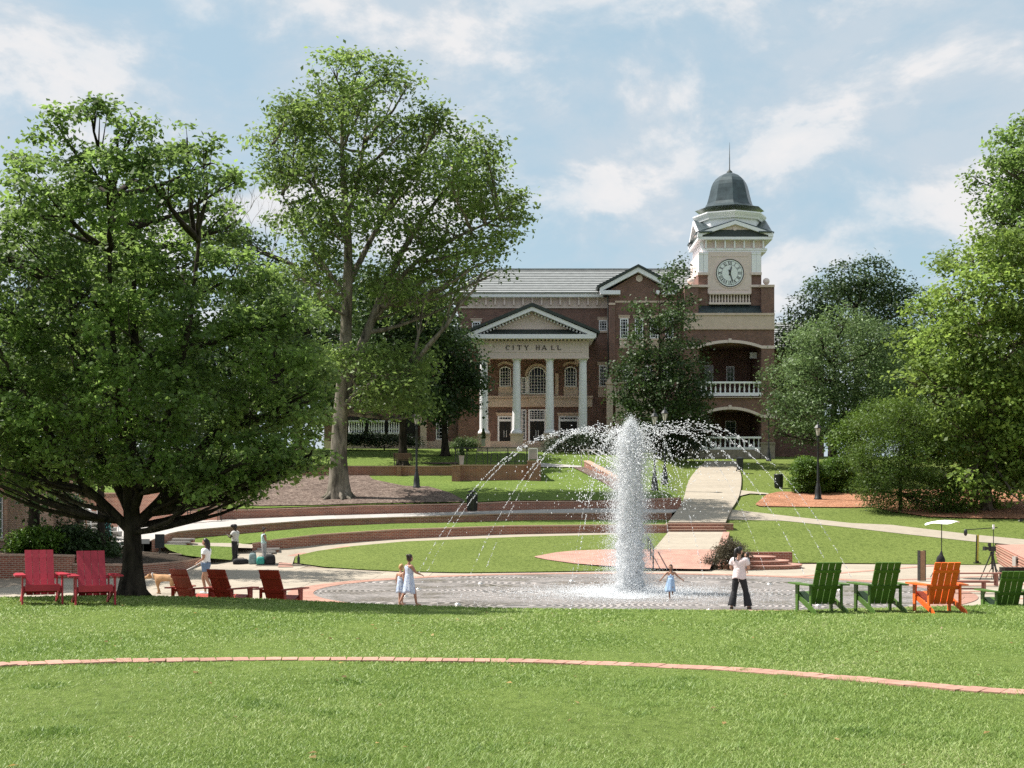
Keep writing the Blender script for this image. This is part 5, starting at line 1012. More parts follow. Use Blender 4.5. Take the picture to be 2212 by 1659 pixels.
def tufts(n, per, seed):
    rg = np.random.default_rng(seed); Y = 9.0+8.5*rg.random(n)**1.3; X = (rg.random(n)*2-1)*(.38*Y+.3); g = np.sin(X*1.1+.7)*np.sin(Y*1.4+X*.5)+.5*np.sin(X*2.7-Y); ok = g > .05; X, Y = X[ok], Y[ok]; n = len(X); R0 = .05+.10*rg.random(n)
    X = np.repeat(X, per); Y = np.repeat(Y, per); R0 = np.repeat(R0, per); N_ = n*per; X = X+rg.normal(size=N_)*R0*1.3; Y = Y+rg.normal(size=N_)*R0; z = z_lawn(X, Y); h = .025+.045*rg.random(N_); a = rg.random(N_)*2*np.pi; le = h*(.4+1.3*rg.random(N_)); b_ = a+1.57; wd = .0028+.003*rg.random(N_)
    p = np.stack([X, Y, z-.004], 1); s = np.stack([np.cos(a)*wd, np.sin(a)*wd, 0*wd], 1); tip = p+np.stack([np.cos(b_)*le, np.sin(b_)*le, h], 1); return np.stack([p-s, p+s, tip], 1).reshape(-1, 3), np.repeat(np.clip(.22+.5*rg.random(N_)**2, 0, 1), 3)
v2, t2 = tufts(420, 90, 72); v1 = np.concatenate([v1, v2]); t1 = np.concatenate([t1, t2])
gr = link('grass', npmesh('grass', v1, np.arange(len(v1)).reshape(-1, 3), m, t1)); tag(gr, kind='stuff')

rgl = np.random.default_rng(9); nL = 90; Yl = 9.5+20*rgl.random(nL); Xl = (rgl.random(nL)*2-1)*.37*Yl; cl_ = np.stack([Xl, Yl, z_lawn(Xl, Yl)+.022], 1); vl, fl_, tl = leaf_cloud(cl_, rgl.random(nL), 1, .0, .065, rgl, upb=3, narrow=.7); o = link('fallen_leaves', npmesh('fallen_leaves', vl, fl_, leafmat('dry_leaf', (.10,.055,.02), (.30,.20,.07), .2), tl)); tag(o, kind='stuff')
# ---------------------------------------------------------------- fountain
def drops(c, size, stretch, rg, vel=None):
    """small white water drops as tetrahedra"""
    n = len(c); d = unit(rg.normal(size=(n, 3))*.25+np.array([0, 0, 1.0]) if vel is None else vel+rg.normal(size=(n, 3))*.15); r = rg.normal(size=(n, 3)); s = unit(np.cross(d, r)); q = np.cross(d, s); size = np.asarray(size).reshape(-1, 1)
    L_ = d*size*np.asarray(stretch).reshape(-1, 1); v = np.stack([c+L_, c-L_*.6+s*size*.8, c-L_*.6-s*size*.4+q*size*.7, c-L_*.6-s*size*.4-q*size*.7], 1).reshape(-1, 3)
    k = np.arange(n)[:, None]*4; f = np.concatenate([k+np.array([[0,1,2]]), k+np.array([[0,2,3]]), k+np.array([[0,3,1]]), k+np.array([[1,3,2]])]); return v, f
m_wat, tw_, nw_, lw_, bw_ = mbase('white_water'); bw_.inputs['Base Color'].default_value = (.95,.97,.99,1); bw_.inputs['Roughness'].default_value = .2
trw = node(tw_, 'ShaderNodeBsdfTranslucent'); trw.inputs['Color'].default_value = (.96,.98,1,1); mw = node(tw_, 'ShaderNodeMixShader'); mw.inputs[0].default_value = .5; lw_.new(bw_.outputs[0], mw.inputs[1]); lw_.new(trw.outputs[0], mw.inputs[2]); lw_.new(mw.outputs[0], nw_['Material Output'].inputs['Surface'])
FC = Vector(((1361-CU)*43.5/F, 43.5, 0)); fo = empty('fountain', FC, 0, 'splash fountain with a tall white central jet and a ring of thin arching jets', 'fountain'); rg = np.random.default_rng(31)
HJ = 5.25
nC = 130000; tz = rg.random(nC)**.85; z = HJ*tz; rad = .36+.28*(1-tz); top = np.clip((tz-.84)/.16, 0, 1); rad = rad*(1-.6*top**1.5); a = rg.random(nC)*2*np.pi; rr = np.abs(rg.normal(size=nC))*.62*rad+rad*.25*rg.random(nC); z = z+top*np.abs(rg.normal(size=nC))*.16-top*.1
c1 = np.stack([rr*np.cos(a)+.03*np.sin(z*5), rr*np.sin(a), z], 1); s1 = .004+.008*rg.random(nC)**1.6
nH = 11000; tz = rg.random(nH)**1.2; z = HJ*.93*tz; a = rg.random(nH)*2*np.pi; rr = .32+rg.exponential(.26, nH)*(1.25-tz*.9); c2 = np.stack([rr*np.cos(a)*(1+.25*(np.cos(a) < 0)), rr*np.sin(a), z], 1); s2 = .004+.008*rg.random(nH)
cc = np.concatenate([c1, c2]); v, f = drops(cc, np.r_[s1, s2], 1.9, rg); o = link('central_jet', npmesh('central_jet', v, f, m_wat), fo); tag(o, kind='stuff')
b = MB(); rows = []
for k in range(60):
    f = k/59; z = HJ*.965*f; r0 = (.40-.13*f)*(1 if f < .80 else max(.04, math.cos((f-.80)/.20*PI/2)**.7)); rows.append([Vector(((r0*(1+.28*math.sin(5*a+z*9+2*math.sin(z*5))*math.sin(3*a-z*7)+.22*(random.random()-.5)))*math.cos(a), (r0*(1+.28*math.sin(4*a+z*8)*math.sin(z*11+2*a)+.22*(random.random()-.5)))*math.sin(a), z)) for a in np.linspace(0, 2*PI, 25)[:-1]])
b.grid(rows, 0, True, True); b.build('water_core', m_wat, fo)
# ring of arching jets
NJ = 12; RJ = 7.0
for k in range(NJ):
    a = 2*PI*(k+.42)/NJ; o_ = np.array([RJ*math.cos(a), RJ*math.sin(a)*.97]); d_ = -o_/np.linalg.norm(o_); s_end = 10.2+.6*rg.random(); zp = 4.9+.4*rg.random(); n = 520; s = s_end*.86*rg.random(n)**.9
    z = 4*zp*(s/s_end)*(1-s/s_end); brk = np.clip((s/s_end-.22)/.5, 0, 1)
    cl_ = np.floor(s*5.2)/5.2+rg.normal(size=n)*.035; s = np.where(brk > .15, cl_, s); z = 4*zp*(s/s_end)*(1-s/s_end)
    sp_ = .010+.14*brk**1.5; p = np.stack([o_[0]+d_[0]*s, o_[1]+d_[1]*s, z], 1)+rg.normal(size=(n, 3))*sp_[:, None]*np.array([1, 1, .9]); p[:, 2] = np.maximum(p[:, 2], .02)
    dz = 4*zp/s_end*(1-2*s/s_end); vel = unit(np.stack([d_[0]*np.ones(n), d_[1]*np.ones(n), dz], 1)); keep = (s/s_end < .80)|(rg.random(n) < .5)
    p, vel, brk = p[keep], vel[keep], brk[keep]; v, f = drops(p, .006+.009*rg.random(len(p))+.013*brk, 2.6-1.3*brk, rg, vel); o = link('water_jet', npmesh('water_jet', v, f, m_wat), fo); tag(o, kind='stuff')
# spray cloud where the arcs meet, foam and splashes on the paving
nS = 1500; a = rg.random(nS)*2*np.pi; r = np.abs(rg.normal(size=nS))*1.7+.6; z = 4.9-.055*r**2.1-np.abs(rg.normal(size=nS))*.75; c = np.stack([r*np.cos(a), r*np.sin(a)*.9, np.maximum(z, .3)], 1)
v, f = drops(c, .009+.017*rg.random(nS)**1.5, 1.4, rg); o = link('spray', npmesh('spray', v, f, m_wat), fo); tag(o, kind='stuff')
nF = 26000; a = rg.random(nF)*2*np.pi; r = np.abs(rg.normal(size=nF))*2.0+.3*rg.random(nF); c = np.stack([r*np.cos(a), r*np.sin(a), .02+rg.exponential(.09, nF)*np.exp(-r*.35)], 1); v, f = drops(c, .006+.012*rg.random(nF), .9, rg); o = link('foam', npmesh('foam', v, f, m_wat), fo); tag(o, kind='stuff')
m_wet, tq, nq, lq, bq = mbase('wet_film'); bq.inputs['Base Color'].default_value = (.42,.42,.43,1); bq.inputs['Roughness'].default_value = .12
zq = node(tq, 'ShaderNodeTexNoise', Scale=3, Detail=8, Roughness=.7); cq = node(tq, 'ShaderNodeTexCoord'); lq.new(cq.outputs['Object'], zq.inputs['Vector']); lq.new(ramp(tq, zq.outputs['Fac'], [(.4, (.28,.27,.27)), (.62, (.62,.63,.65))]), bq.inputs['Base Color']); bpq = node(tq, 'ShaderNodeBump', Strength=.4, Distance=.02); lq.new(zq.outputs['Fac'], bpq.inputs['Height']); lq.new(bpq.outputs[0], bq.inputs['Normal'])
b = MB(); rnd = random.Random(4); b.face([Vector((FC.x+(1.9+.5*math.sin(3*a_+1)+.35*math.sin(7*a_)+.2*rnd.random())*math.cos(a_), FC.y+(1.9+.5*math.sin(3*a_+1)+.35*math.sin(7*a_)+.2*rnd.random())*math.sin(a_), .018)) for a_ in np.linspace(0, 2*PI, 60)[:-1]]); b.build('puddle', m_wet, fo, FC)
nz_me = MB().lathe([(.10,0),(.10,.02),(.05,.022),(.045,.05)], n=10).mesh('nozzle', M_steel)
for k in range(NJ): a = 2*PI*(k+.42)/NJ; link('nozzle', nz_me, fo, (RJ*math.cos(a), RJ*math.sin(a)*.97, .012))
link('nozzle', nz_me, fo, (0, 0, .02), None, (2,2,1.5))
# ---------------------------------------------------------------- adirondack chairs
def paint(name, c): return pm(name, c, .5, .16, 5, .12, spec=.4, rand=.10)
M_red = paint('crimson_paint', (.38,.024,.046)); M_red2 = paint('rust_red_paint', (.36,.040,.020)); M_green = paint('leaf_green_paint', (.060,.125,.018)); M_orange = paint('orange_paint', (.72,.130,.018))
CH = {}
def chair(m, label, x, y, z, rz, group, gap=.011, s=1.0):
    t = empty('adirondack_chair', (x, y, z), rz, label, 'chair', group); t.scale = (s, s, s); key = (m.name, gap)
    if key not in CH:
        d = CH[key] = {}; B0, B1 = Vector((0,-.02,.17)), Vector((0,-.43,1.0)); ax = (B1-B0).normalized(); nrm = Vector((0, ax.z, -ax.y))
        Rb = Matrix((Vector((1,0,0)), nrm, ax)).transposed(); d['slat'] = MB().box((0,0,0), (.127-gap/2,.024,(B1-B0).length), Rb).mesh('back_slat', m); d['slc'] = (B0+B1)/2
        d['brace'] = MB().box(B0.lerp(B1,.80)-nrm*.026, (.52,.026,.055), Rb).mesh('back_brace', m); d['brace2'] = MB().box(B0.lerp(B1,.42)-nrm*.026, (.60,.026,.07), Rb).mesh('back_brace', m)
        def side(sx):
            x = sx*.325; st = MB()
            for yz in ([(.40,.36),(.40,.24),(-.46,0),(-.60,0),(-.50,.09)],):
                a = [Vector((x-.014, p[0], p[1])) for p in yz]; c = [Vector((x+.014, p[0], p[1])) for p in yz]; st.face(a); st.face(list(reversed(c)))
                for i in range(5): st.face([a[i], c[i], c[(i+1)%5], a[(i+1)%5]])
            fl = MB(); xo = sx*.355; pol = [(.44,0),(.32,0),(.31,.3),(.27,.545),(.45,.545)]; a = [Vector((xo-.014, *p)) for p in pol]; c = [Vector((xo+.014, *p)) for p in pol]; fl.face(a); fl.face(list(reversed(c)))
            for i in range(5): fl.face([a[i], c[i], c[(i+1)%5], a[(i+1)%5]])
            ar = MB(); xa = sx*.40; pol = [(xa-sx*.105,-.40),(xa-sx*.105,.50),(xa+sx*.095,.52),(xa+sx*.095,.05),(xa+sx*.02,-.42)]; a = [Vector((p[0], p[1], .546)) for p in pol]; c = [Vector((p[0], p[1], .574)) for p in pol]; ar.face(list(reversed(a))); ar.face(c)
            for i in range(5): ar.face([a[i], a[(i+1)%5], c[(i+1)%5], c[i]])
            po = MB(); po.box((sx*.315,-.25,.31), (.028,.09,.47))
            return st.mesh('rear_leg', m), fl.mesh('front_leg', m), ar.mesh('armrest', m), po.mesh('arm_post', m)
        d['sides'] = [side(-1), side(1)]
        q0, q1 = Vector((0,.42,.385)), Vector((0,-.02,.215)); d['seat'] = []
        for k in range(5): c = q0.lerp(q1, (k+.5)/5); e = (q1-q0).normalized(); R = Matrix((Vector((1,0,0)), e, Vector((1,0,0)).cross(e))).transposed(); d['seat'].append(MB().box(c, (.60,.088,.022), R).mesh('seat_slat', m))
        d['apron'] = MB().box((0,.432,.325), (.62,.024,.12)).mesh('apron', m)
    d = CH[key]
    for k in range(4): link('back_slat', d['slat'], t, d['slc']+Vector(((k-1.5)*.131,0,0)), (0,0,0))
    link('back_brace', d['brace'], t); link('back_brace', d['brace2'], t)
    for st, fl, ar, po in d['sides']: link('rear_leg', st, t); link('front_leg', fl, t); link('armrest', ar, t); link('arm_post', po, t)
    for q in d['seat']: link('seat_slat', q, t)
    link('apron', d['apron'], t); return t
def lawnxy(u, Y): x = (u-CU)*Y/F; return x, Y, float(z_lawn(x, Y))
R_ = math.radians
chair(M_red, 'crimson adirondack chair nearest the west edge, facing the viewer', *lawnxy(88,28.5), R_(203), 'adirondack chairs', .006, 1.07); chair(M_red, 'crimson adirondack chair next to the maple trunk, facing the viewer', *lawnxy(201,28.6), R_(203), 'adirondack chairs', .006, 1.07)
for u, Y, a, lab in ((412,33.8,-30,'rust red chair in deepest shade right of the maple trunk, its back to the viewer'), (492,33.6,-27,'rust red chair in front of the woman walking the dog'), (602,33.3,-22,'rust red chair standing alone, its back to the viewer')):
    x = (u-CU)*Y/F; chair(M_red2, lab, x, Y, float(z_plaza(Y))+.0, R_(a), 'adirondack chairs', .003, 1.04)
chair(M_green, 'green slatted chair seen from behind, next to the woman in pink', *lawnxy(1774,28.5), R_(9), 'adirondack chairs', .02, 1.03); chair(M_green, 'green slatted chair seen from behind, next to the orange chair', *lawnxy(1901,28.6), R_(7), 'adirondack chairs', .02, 1.03)
chair(M_orange, 'bright orange slatted chair among the green ones', *lawnxy(2029,28.5), R_(5), 'adirondack chairs', .02, 1.03)
x = (2172-CU)*31.4/F; chair(M_green, 'green chair half hidden below the lawn edge beside the black equipment cases', x, 31.4, .30, R_(4), 'adirondack chairs', .02, 1.03)

# ---------------------------------------------------------------- lamp posts, bins, benches
M_lampg = pm('lamp_glass', (.62,.60,.52), .2, .03)
post_me = MB().lathe([(.24,0),(.24,.10),(.20,.14),(.185,.5),(.15,.75),(.10,.95),(.075,1.1),(.085,1.14),(.07,1.18),(.062,2.4),(.058,3.55),(.075,3.6),(.055,3.66),(.05,3.78)], n=14).mesh('post', M_iron)
arm_me = MB().tube([(-.42,0,3.1),(.42,0,3.1)], .016, 6).ball((-.42,0,3.1), .03, 6, 4).ball((.42,0,3.1), .03, 6, 4).mesh('crossbar', M_iron)
gl = MB()
for k in range(6):
    a0, a1 = k*PI/3, (k+1)*PI/3; gl.face([(.10*math.cos(a0),.10*math.sin(a0),3.86),(.10*math.cos(a1),.10*math.sin(a1),3.86),(.19*math.cos(a1),.19*math.sin(a1),4.3),(.19*math.cos(a0),.19*math.sin(a0),4.3)])
gl_me = gl.mesh('lantern_glass', M_lampg); fr = MB()
for k in range(6): a0 = k*PI/3; fr.beam((.103*math.cos(a0),.103*math.sin(a0),3.84),(.195*math.cos(a0),.195*math.sin(a0),4.31), .022,.022)
fr.lathe([(.12,3.78),(.12,3.86)], n=6).lathe([(.22,4.30),(.24,4.33),(.13,4.5),(.05,4.56),(.055,4.62),(.02,4.7),(.0,4.8)], n=6, smooth=False); fr_me = fr.mesh('lantern_frame', M_iron)
def lamp(u, v, Y, lab, s=1.0, rz=.2):
    p = Hb(u, Y); t = empty('street_lamp', p, rz, lab, 'lamp', 'black lantern street lamps'); t.scale = (s, s, s)
    link('post', post_me, t); link('crossbar', arm_me, t); link('lantern_glass', gl_me, t); link('lantern_frame', fr_me, t)
lamp(900, 1055, 85, 'black lantern lamp post right of the tall tree, its top lost in leaves', 1.0); lamp(1767, 1077, 82.6, 'black lantern lamp post standing on the pine straw bed', .975); lamp(1660.5, 1012, 108, 'black lantern lamp post at the corner of the clock tower', .90)
lamp(1414, 1075, 82.5, 'black lamp post just right of the fountain column, nearer of two', 1.0); lamp(1436, 1062, 86, 'black lamp post just right of the fountain column, farther of two', 1.0)
def bin_(p, lab, s=1, handle=False, name='trash_can'):
    t = empty(name, p, .3, lab, 'trash can', None); t.scale = (s, s, s)
    MB().lathe([(.25,0),(.27,.04),(.29,.78),(.30,.82)], n=20).build('body', M_iron, t)
    b = MB().lathe([(.32,.822),(.33,.86),(.28,.92)], n=20); 
    if not handle: b.lathe([(.06,.92),(.06,1.0),(.24,1.02),(.22,1.08),(.08,1.14)], n=20)
    b.build('lid', M_iron, t); b = MB()
    for k in range(20): a = 2*PI*k/20; b.beam((.278*math.cos(a),.278*math.sin(a),.06),(.30*math.cos(a),.30*math.sin(a),.78), .025,.012)
    b.build('slat', M_iron, t)
    if handle:
        b = MB()
        for x in (-.14,.14): b.tube([(x-.09,0,.9),(x-.09,0,1.14),(x+.09,0,1.14),(x+.09,0,.9)], .014, 6)
        b.build('handle', M_iron, t)
p = P(1020,1104,75.4); bin_(p, 'black trash can with domed lid against the uppermost curved wall', .98); bin_(Hb(1682,88.5), 'black trash can with loop handles beside the pine straw bed', .95, True)
t = empty('litter_cart', Hb(1598,97)+Vector((0,0,.07)), 0, 'black wheeled litter bin on the edge of the straight walk', 'trash can'); MB().lathe([(.26,.14),(.30,.85),(.31,.9)], n=4, ph=PI/4, smooth=False).build('body', M_iron, t); MB().lathe([(.34,.9),(.34,.95),(.1,1.05)], n=4, ph=PI/4, smooth=False).build('lid', M_iron, t)
for x in (-.2,.2): MB().tube([(x-.03,.1,.09),(x+.03,.1,.09)], .09, 12).build('wheel', M_iron, t)
M_wood = pm('weathered_slats', (.20,.145,.105), .8, .2, 8, .1); M_woodd = pm('dark_slats', (.085,.050,.034), .7, .2, 8, .1)
def bench(p, rz, m, lab, wd=1.8):
    t = empty('bench', p, rz, lab, 'bench')
    for k in range(5): MB().box((0,.05+.085*k-.2,.43), (wd,.07,.025)).build('seat_slat', m, t)
    for k in range(5): MB().box((0,.23+.02*k,.52+.085*k), (wd,.025,.07), Matrix.Rotation(-.2,3,'X')).build('back_slat', m, t)
    for sx in (-1, 1):
        x = sx*(wd/2-.06); b = MB(); b.tube([(x,-.24,0),(x,-.2,.42),(x,-.22,.62),(x,-.1,.66),(x,.2,.64),(x,.27,.62)], .025, 6); b.tube([(x,.3,0),(x,.2,.42),(x,.34,.92)], .025, 6); b.tube([(x,-.2,.4),(x,.22,.4)], .02, 6); b.build('side_frame', M_iron, t)
bench(P(441,1124.5,74.6), R_(-8), M_wood, 'slatted wooden bench with black iron arms against the orange brick wall'); q = Vector(P(872,1003,93.4)); q.z = 5.1; bench(q, R_(168), M_woodd, 'dark wooden bench seen from behind on the low brick wall', 1.25)
# stool terrace: railing, stools, pot
t = empty('railing', P(984,1003.5,89.1), 0, 'thin black railing along the edge of the stool terrace', 'railing'); zf = P(0,1003.5,89.1).z; top = vz(968.5,89.1)
for u in (984,1008.5,1053,1097,1138): MB().bx(ux(u,89.1)-.03, ux(u,89.1)+.03, 89.1, 89.16, zf-.03, top).build('post', M_iron, t, t.location)
b = MB(); b.bx(ux(982,89.1), ux(1140,89.1), 89.09, 89.17, top-.001, top+.06); b.build('top_rail', M_iron, t, t.location)
b = MB(); b.tube([P(984,1003,89.2), P(985,968,89.2), P(1008,967,91.5)], .025, 6); b.tube([P(989,1000,90.5), P(989,968,90.5)], .025, 6); b.tube([P(996,1000,91), P(996,968,91)], .025, 6); b.build('side_rail', M_iron, t, t.location)
for k, (u, lab) in enumerate(((1036,'bar stool nearest the potted topiary'),(1068,'bar stool second from the topiary pot'),(1088,'bar stool in the middle of the row'),(1106,'bar stool second from the brick pier'),(1124,'bar stool nearest the brick pier'))):
    t = empty('bar_stool', Vector((ux(u,91.2), 91.2, zf)), .1*k, 'thin black '+lab, 'stool', 'bar stools')
    MB().bx(-.22,.22,-.2,.2,.74,.78).build('seat', M_iron, t)
    for sx in (-1,1):
        for sy in (-1,1): MB().tube([(sx*.26,sy*.24,0),(sx*.19,sy*.17,.74)], .016, 6).build('leg', M_iron, t)
    b = MB(); [b.tube([(sx*.235,-.21,.25),(sx*.235,.21,.25)], .012, 5) for sx in (-1,1)]; [b.tube([(-.235,sy*.21,.252),(.235,sy*.21,.252)], .012, 5) for sy in (-1,1)]; b.build('foot_ring', M_iron, t); b = MB(); b.tube([(-.19,.18,.78),(-.19,.22,1.0),(.19,.22,1.0),(.19,.18,.78)], .014, 6); b.build('backrest', M_iron, t)
def topiary(p, s, lab, pot=True, seed=1):
    t = empty('topiary', p, 0, lab, 'potted plant'); rg = np.random.default_rng(seed); n = 900; tz = rg.random(n); a = rg.random(n)*2*np.pi; r = .20*(1-tz)**.7*(tz*6).clip(0,1)*(.7+.3*rg.random(n)); cl = np.stack([r*np.cos(a), r*np.sin(a), .55+.85*tz], 1)*s
    v, f, tn = leaf_cloud(cl, rg.random(n), 3, .03*s, .06*s, rg); link('crown', npmesh('crown', v, f, M_lfD, tn), t); MB().tube([(0,0,.4*s),(0,0,1.2*s)], .02*s, 6).build('trunk', M_barkd, t)
    if pot: MB().lathe([(.16*s,0),(.24*s,.58*s),(.26*s,.6*s),(.2*s,.6*s),(.18*s,.52*s)], n=4, ph=PI/4, smooth=False).build('pot', M_concg, t)
q = P(997,1003,89.9); q.z = zf; topiary(q, 1.0, 'cone shaped topiary in a tall white pot at the corner of the stool terrace'); q = P(1044,0,YC-.9); q.z = vz(964,YC-.9); topiary(q, 1.0, 'slim cone shaped topiary before the pedestal of the west column', seed=2); q = P(1259,0,YC-.9); q.z = vz(964,YC-.9); topiary(q, 1.0, 'slim cone shaped topiary before the pedestal of the east column', seed=3)
t = empty('glass_screen', P(1152,994,89.2), 0, 'small clear panel screen standing on the brick pier', 'screen'); b = MB(); [b.bx(ux(u,89.2)-.025, ux(u,89.2)+.025, 89.2, 89.25, vz(994.5,89.2), vz(969,89.2)) for u in (1142,1161)]; b.bx(ux(1142,89.2)+.026, ux(1161,89.2)-.026, 89.2, 89.25, vz(970,89.2), vz(968,89.2)); b.build('frame', M_white, t, t.location); b = MB(); b.bx(ux(1142,89.2)+.03, ux(1161,89.2)-.03, 89.215, 89.235, vz(992,89.2), vz(970.2,89.2)); b.build('pane', M_concg, t, t.location)
t = empty('pole_light', Hb(1467,108), 0, 'flat white area light on a slim grey pole before the narrow tree', 'lamp'); MB().tube([(0,0,0),(0,0,vz(828,100)-t.location.z)], .05, 8).build('post', M_roofd, t); MB().bx(-.3,.3,-.25,.25,vz(828,100)-t.location.z,vz(824,100)-t.location.z).build('light_head', M_concg, t)
# handrail beside the ramp, curved steps, plaques
t = empty('handrail', P(1400,1226,58), 0, 'dark metal handrail at the foot of the ramp, right of the fountain column', 'railing'); b = MB(); a, c = P(1411,1233,57.3), P(1400,1206,62); b.tube([a, a+Vector((0,0,.95)), c+Vector((0,0,.95)), c], .03, 6); b.tube([a+Vector((0,0,.5)), c+Vector((0,0,.5))], .022, 6); b.build('rail', M_iron, t, t.location); b = MB(); m_ = (a+c)/2; b.tube([m_, m_+Vector((0,0,.95))], .025, 6); b.build('post', M_iron, t, t.location)
cs = P(1628,1228,60.3); cs.z = 0; t = empty('curved_steps', cs, 0, 'curved brick steps beside the purple shrub', 'steps')
for k in range(3):
    R0 = 2.05-.55*k; MB().lathe([(R0-.04,.0),(R0-.04,.165*(k+1)-.045)], n=40, smooth=False).build('riser', M_brick_old, t); MB().lathe([(R0,.165*(k+1)-.044),(R0,.165*(k+1))], n=40, smooth=False).build('tread', M_brick_pav, t)
MB().bx(-.2,1.9,1.2,1.6,0,.62).build('side_wall', M_brick_old, t)
for u, v, Y, lab, hh in ((309,1190,60.5,'small slanted black plaque on a post beside the planter',.55), (345,1196,60.6,'upright black sign board at the tip of the planter',.75)):
    t = empty('plaque', P(u, v, Y), .2, lab, 'sign'); MB().tube([(0,0,0),(0,0,hh*.7)], .03, 6).build('post', M_iron, t); MB().box((0,0,hh*.72), (.55 if hh < .6 else .4,.03,.32 if hh < .6 else .6), Matrix.Rotation(-.9 if hh < .6 else -.1, 3, 'X')).build('panel', M_iron, t)
# white notice on the brick wall top
t = empty('notice_sign', P(178,1064,80.6), 0, 'white notice board with black lettering above the orange brick wall', 'sign'); MB().bx(-.42,.42,0,.03,.02,.98).build('panel', M_white, t); MB().bx(-.44,-.40,.03,.07,-.6,1.0).bx(.40,.44,.03,.07,-.6,1.0).build('post', M_iron, t)
def textmesh(s, size, mt):
    cu = bpy.data.curves.new('txt', 'FONT'); cu.body = s; cu.size = size; cu.extrude = .004; cu.offset = .006; cu.align_x = 'CENTER'; ob = bpy.data.objects.new('txt', cu); COL.objects.link(ob); dg = bpy.context.evaluated_depsgraph_get(); me = bpy.data.meshes.new_from_object(ob.evaluated_get(dg)); bpy.data.objects.remove(ob); me.materials.clear(); me.materials.append(mt); return me
for k, (s, z, sz) in enumerate((('POLLING', .72, .19), ('LOCATION', .54, .17))): link('lettering', textmesh(s, sz, m_blk), t, (0, -.006, z), (PI/2, 0, 0))
b = MB(); [b.bx(-.3,.3,-.006,-.001,.42-.08*k,.445-.08*k) for k in range(3)]; b.build('small_print', M_roofd, t)
# film equipment and plaza pieces on the east side
def flat(u, Y): return Vector(((u-CU)*Y/F, Y, .03))
t = empty('wooden_post', flat(1991,50), .15, 'square brown wooden post with dark sides, left of the orange chair', 'post'); MB().bx(-.095,.095,-.09,.09,0,1.06).build('shaft', pm('post_wood', (.30,.17,.10), .8, .2, 6), t); MB().bx(-.115,-.096,-.10,.10,0,1.08).bx(.096,.115,-.10,.10,0,1.08).build('side_plate', M_iron, t)
t = empty('light_umbrella', flat(2034,52), 0, 'flat white photo umbrella on a thin stand with a black sandbag', 'umbrella'); MB().tube([(0,0,.3),(0,0,2.05)], .018, 6).build('pole', M_iron, t); c = MB(); rows = [[Vector((r*math.cos(a)+.02, r*math.sin(a), 2.12-.10*(r/.62)**2*(1+.35*math.cos(4*a))+.08*r*math.cos(a))) for a in np.linspace(0, 2*PI, 25)] for r in (.01,.2,.4,.58,.62)]; c.grid(rows); c.build('canopy', pm('white_cloth', (.85,.85,.86), .7, .02), t)
for k in range(3): a = k*2.1+.4; MB().tube([(0,0,.75),(.42*math.cos(a),.42*math.sin(a),0)], .014, 6).build('leg', M_iron, t)
b = MB(); b.ball((-.05,-.05,.62), (.17,.13,.24), 12, 8); b.tube([(-.03,-.03,.8),(0,0,1.0)], [.09,.02], 8); b.build('sandbag', pm('black_cloth', (.012,.012,.013), .9, .3, 9, .2), t)
t = empty('marker_pole', flat(2111,63.5), 0, 'leaning yellow and black pole at the corner of the lower lawn', 'pole'); MB().tube([(0,0,0),(.04,0,1.3)], .045, 8).build('pole', pm('pole_yellow', (.45,.36,.05), .5, .3, 3), t); MB().bx(-.14,.14,-.14,.14,0,.05).bx(-.06,.06,-.06,.06,.051,.12).build('base', M_iron, t); MB().tube([(-.06,0,.05),(-.02,0,1.28)], .03, 6).build('sleeve', M_iron, t)
t = empty('camera_tripod', flat(2143,50), .3, 'black tripod carrying a film camera', 'tripod')
for k in range(3): a = k*2.09+.5; b = MB(); b.tube([(.05*math.cos(a),.05*math.sin(a),.92),(.42*math.cos(a),.42*math.sin(a),0)], [.028,.016], 6); b.build('leg', M_iron, t)
MB().lathe([(.03,.4),(.03,.9),(.07,.92),(.07,1.0),(.04,1.04)], n=10).build('head', M_iron, t); b = MB(); b.bx(-.1,.12,-.06,.06,1.05,1.22).bx(-.28,-.1,-.045,.045,1.1,1.2).bx(-.16,-.06,-.03,.03,1.22,1.34).bx(-.34,-.28,-.07,.07,1.08,1.22); b.tube([(.1,.0,1.1),(.3,0,.9)], .012, 5); b.build('film_camera', M_iron, t)
t = empty('microphone_boom', flat(2146,51.5), 0, 'microphone on a horizontal boom arm above the film camera', 'microphone'); MB().tube([(0,0,0),(0,0,1.85)], .016, 6).build('pole', M_iron, t); MB().tube([(-1.0,0,1.78),(.15,0,1.86)], .018, 6).build('boom_arm', M_iron, t); MB().ball((-1.02,0,1.68), (.07,.06,.13), 10, 8).build('microphone', M_iron, t); MB().bx(-.03,.03,-.03,.03,1.80,1.97).build('clamp', M_white, t)
for k in range(3): a = k*2.1; MB().tube([(0,0,.5),(.35*math.cos(a),.35*math.sin(a),0)], .012, 5).build('leg', M_iron, t)
M_plank = pm('bench_plank', (.30,.13,.10), .7, .15, 5)
for u, Y, wd, h_, lab in ((2110,47.0,1.7,.44,'long low red-brown bench behind the orange chair'), (2092,43.5,1.25,.38,'short low bench plank nearer the orange chair')):
    t = empty('low_bench', flat(u, Y), .02, lab, 'bench'); MB().bx(-wd/2,wd/2,-.16,.16,h_-.04,h_).build('seat', M_plank, t)
    for sx in (-1,1): MB().bx(sx*wd*.38-.03,sx*wd*.38+.03,-.12,.12,0,h_-.041).build('leg', M_plank, t)
    MB().bx(-wd*.37,wd*.37,-.02,.02,.1,.15).build('stretcher', M_plank, t)
M_case = pm('case_black', (.012,.012,.012), .55, .2, 8)
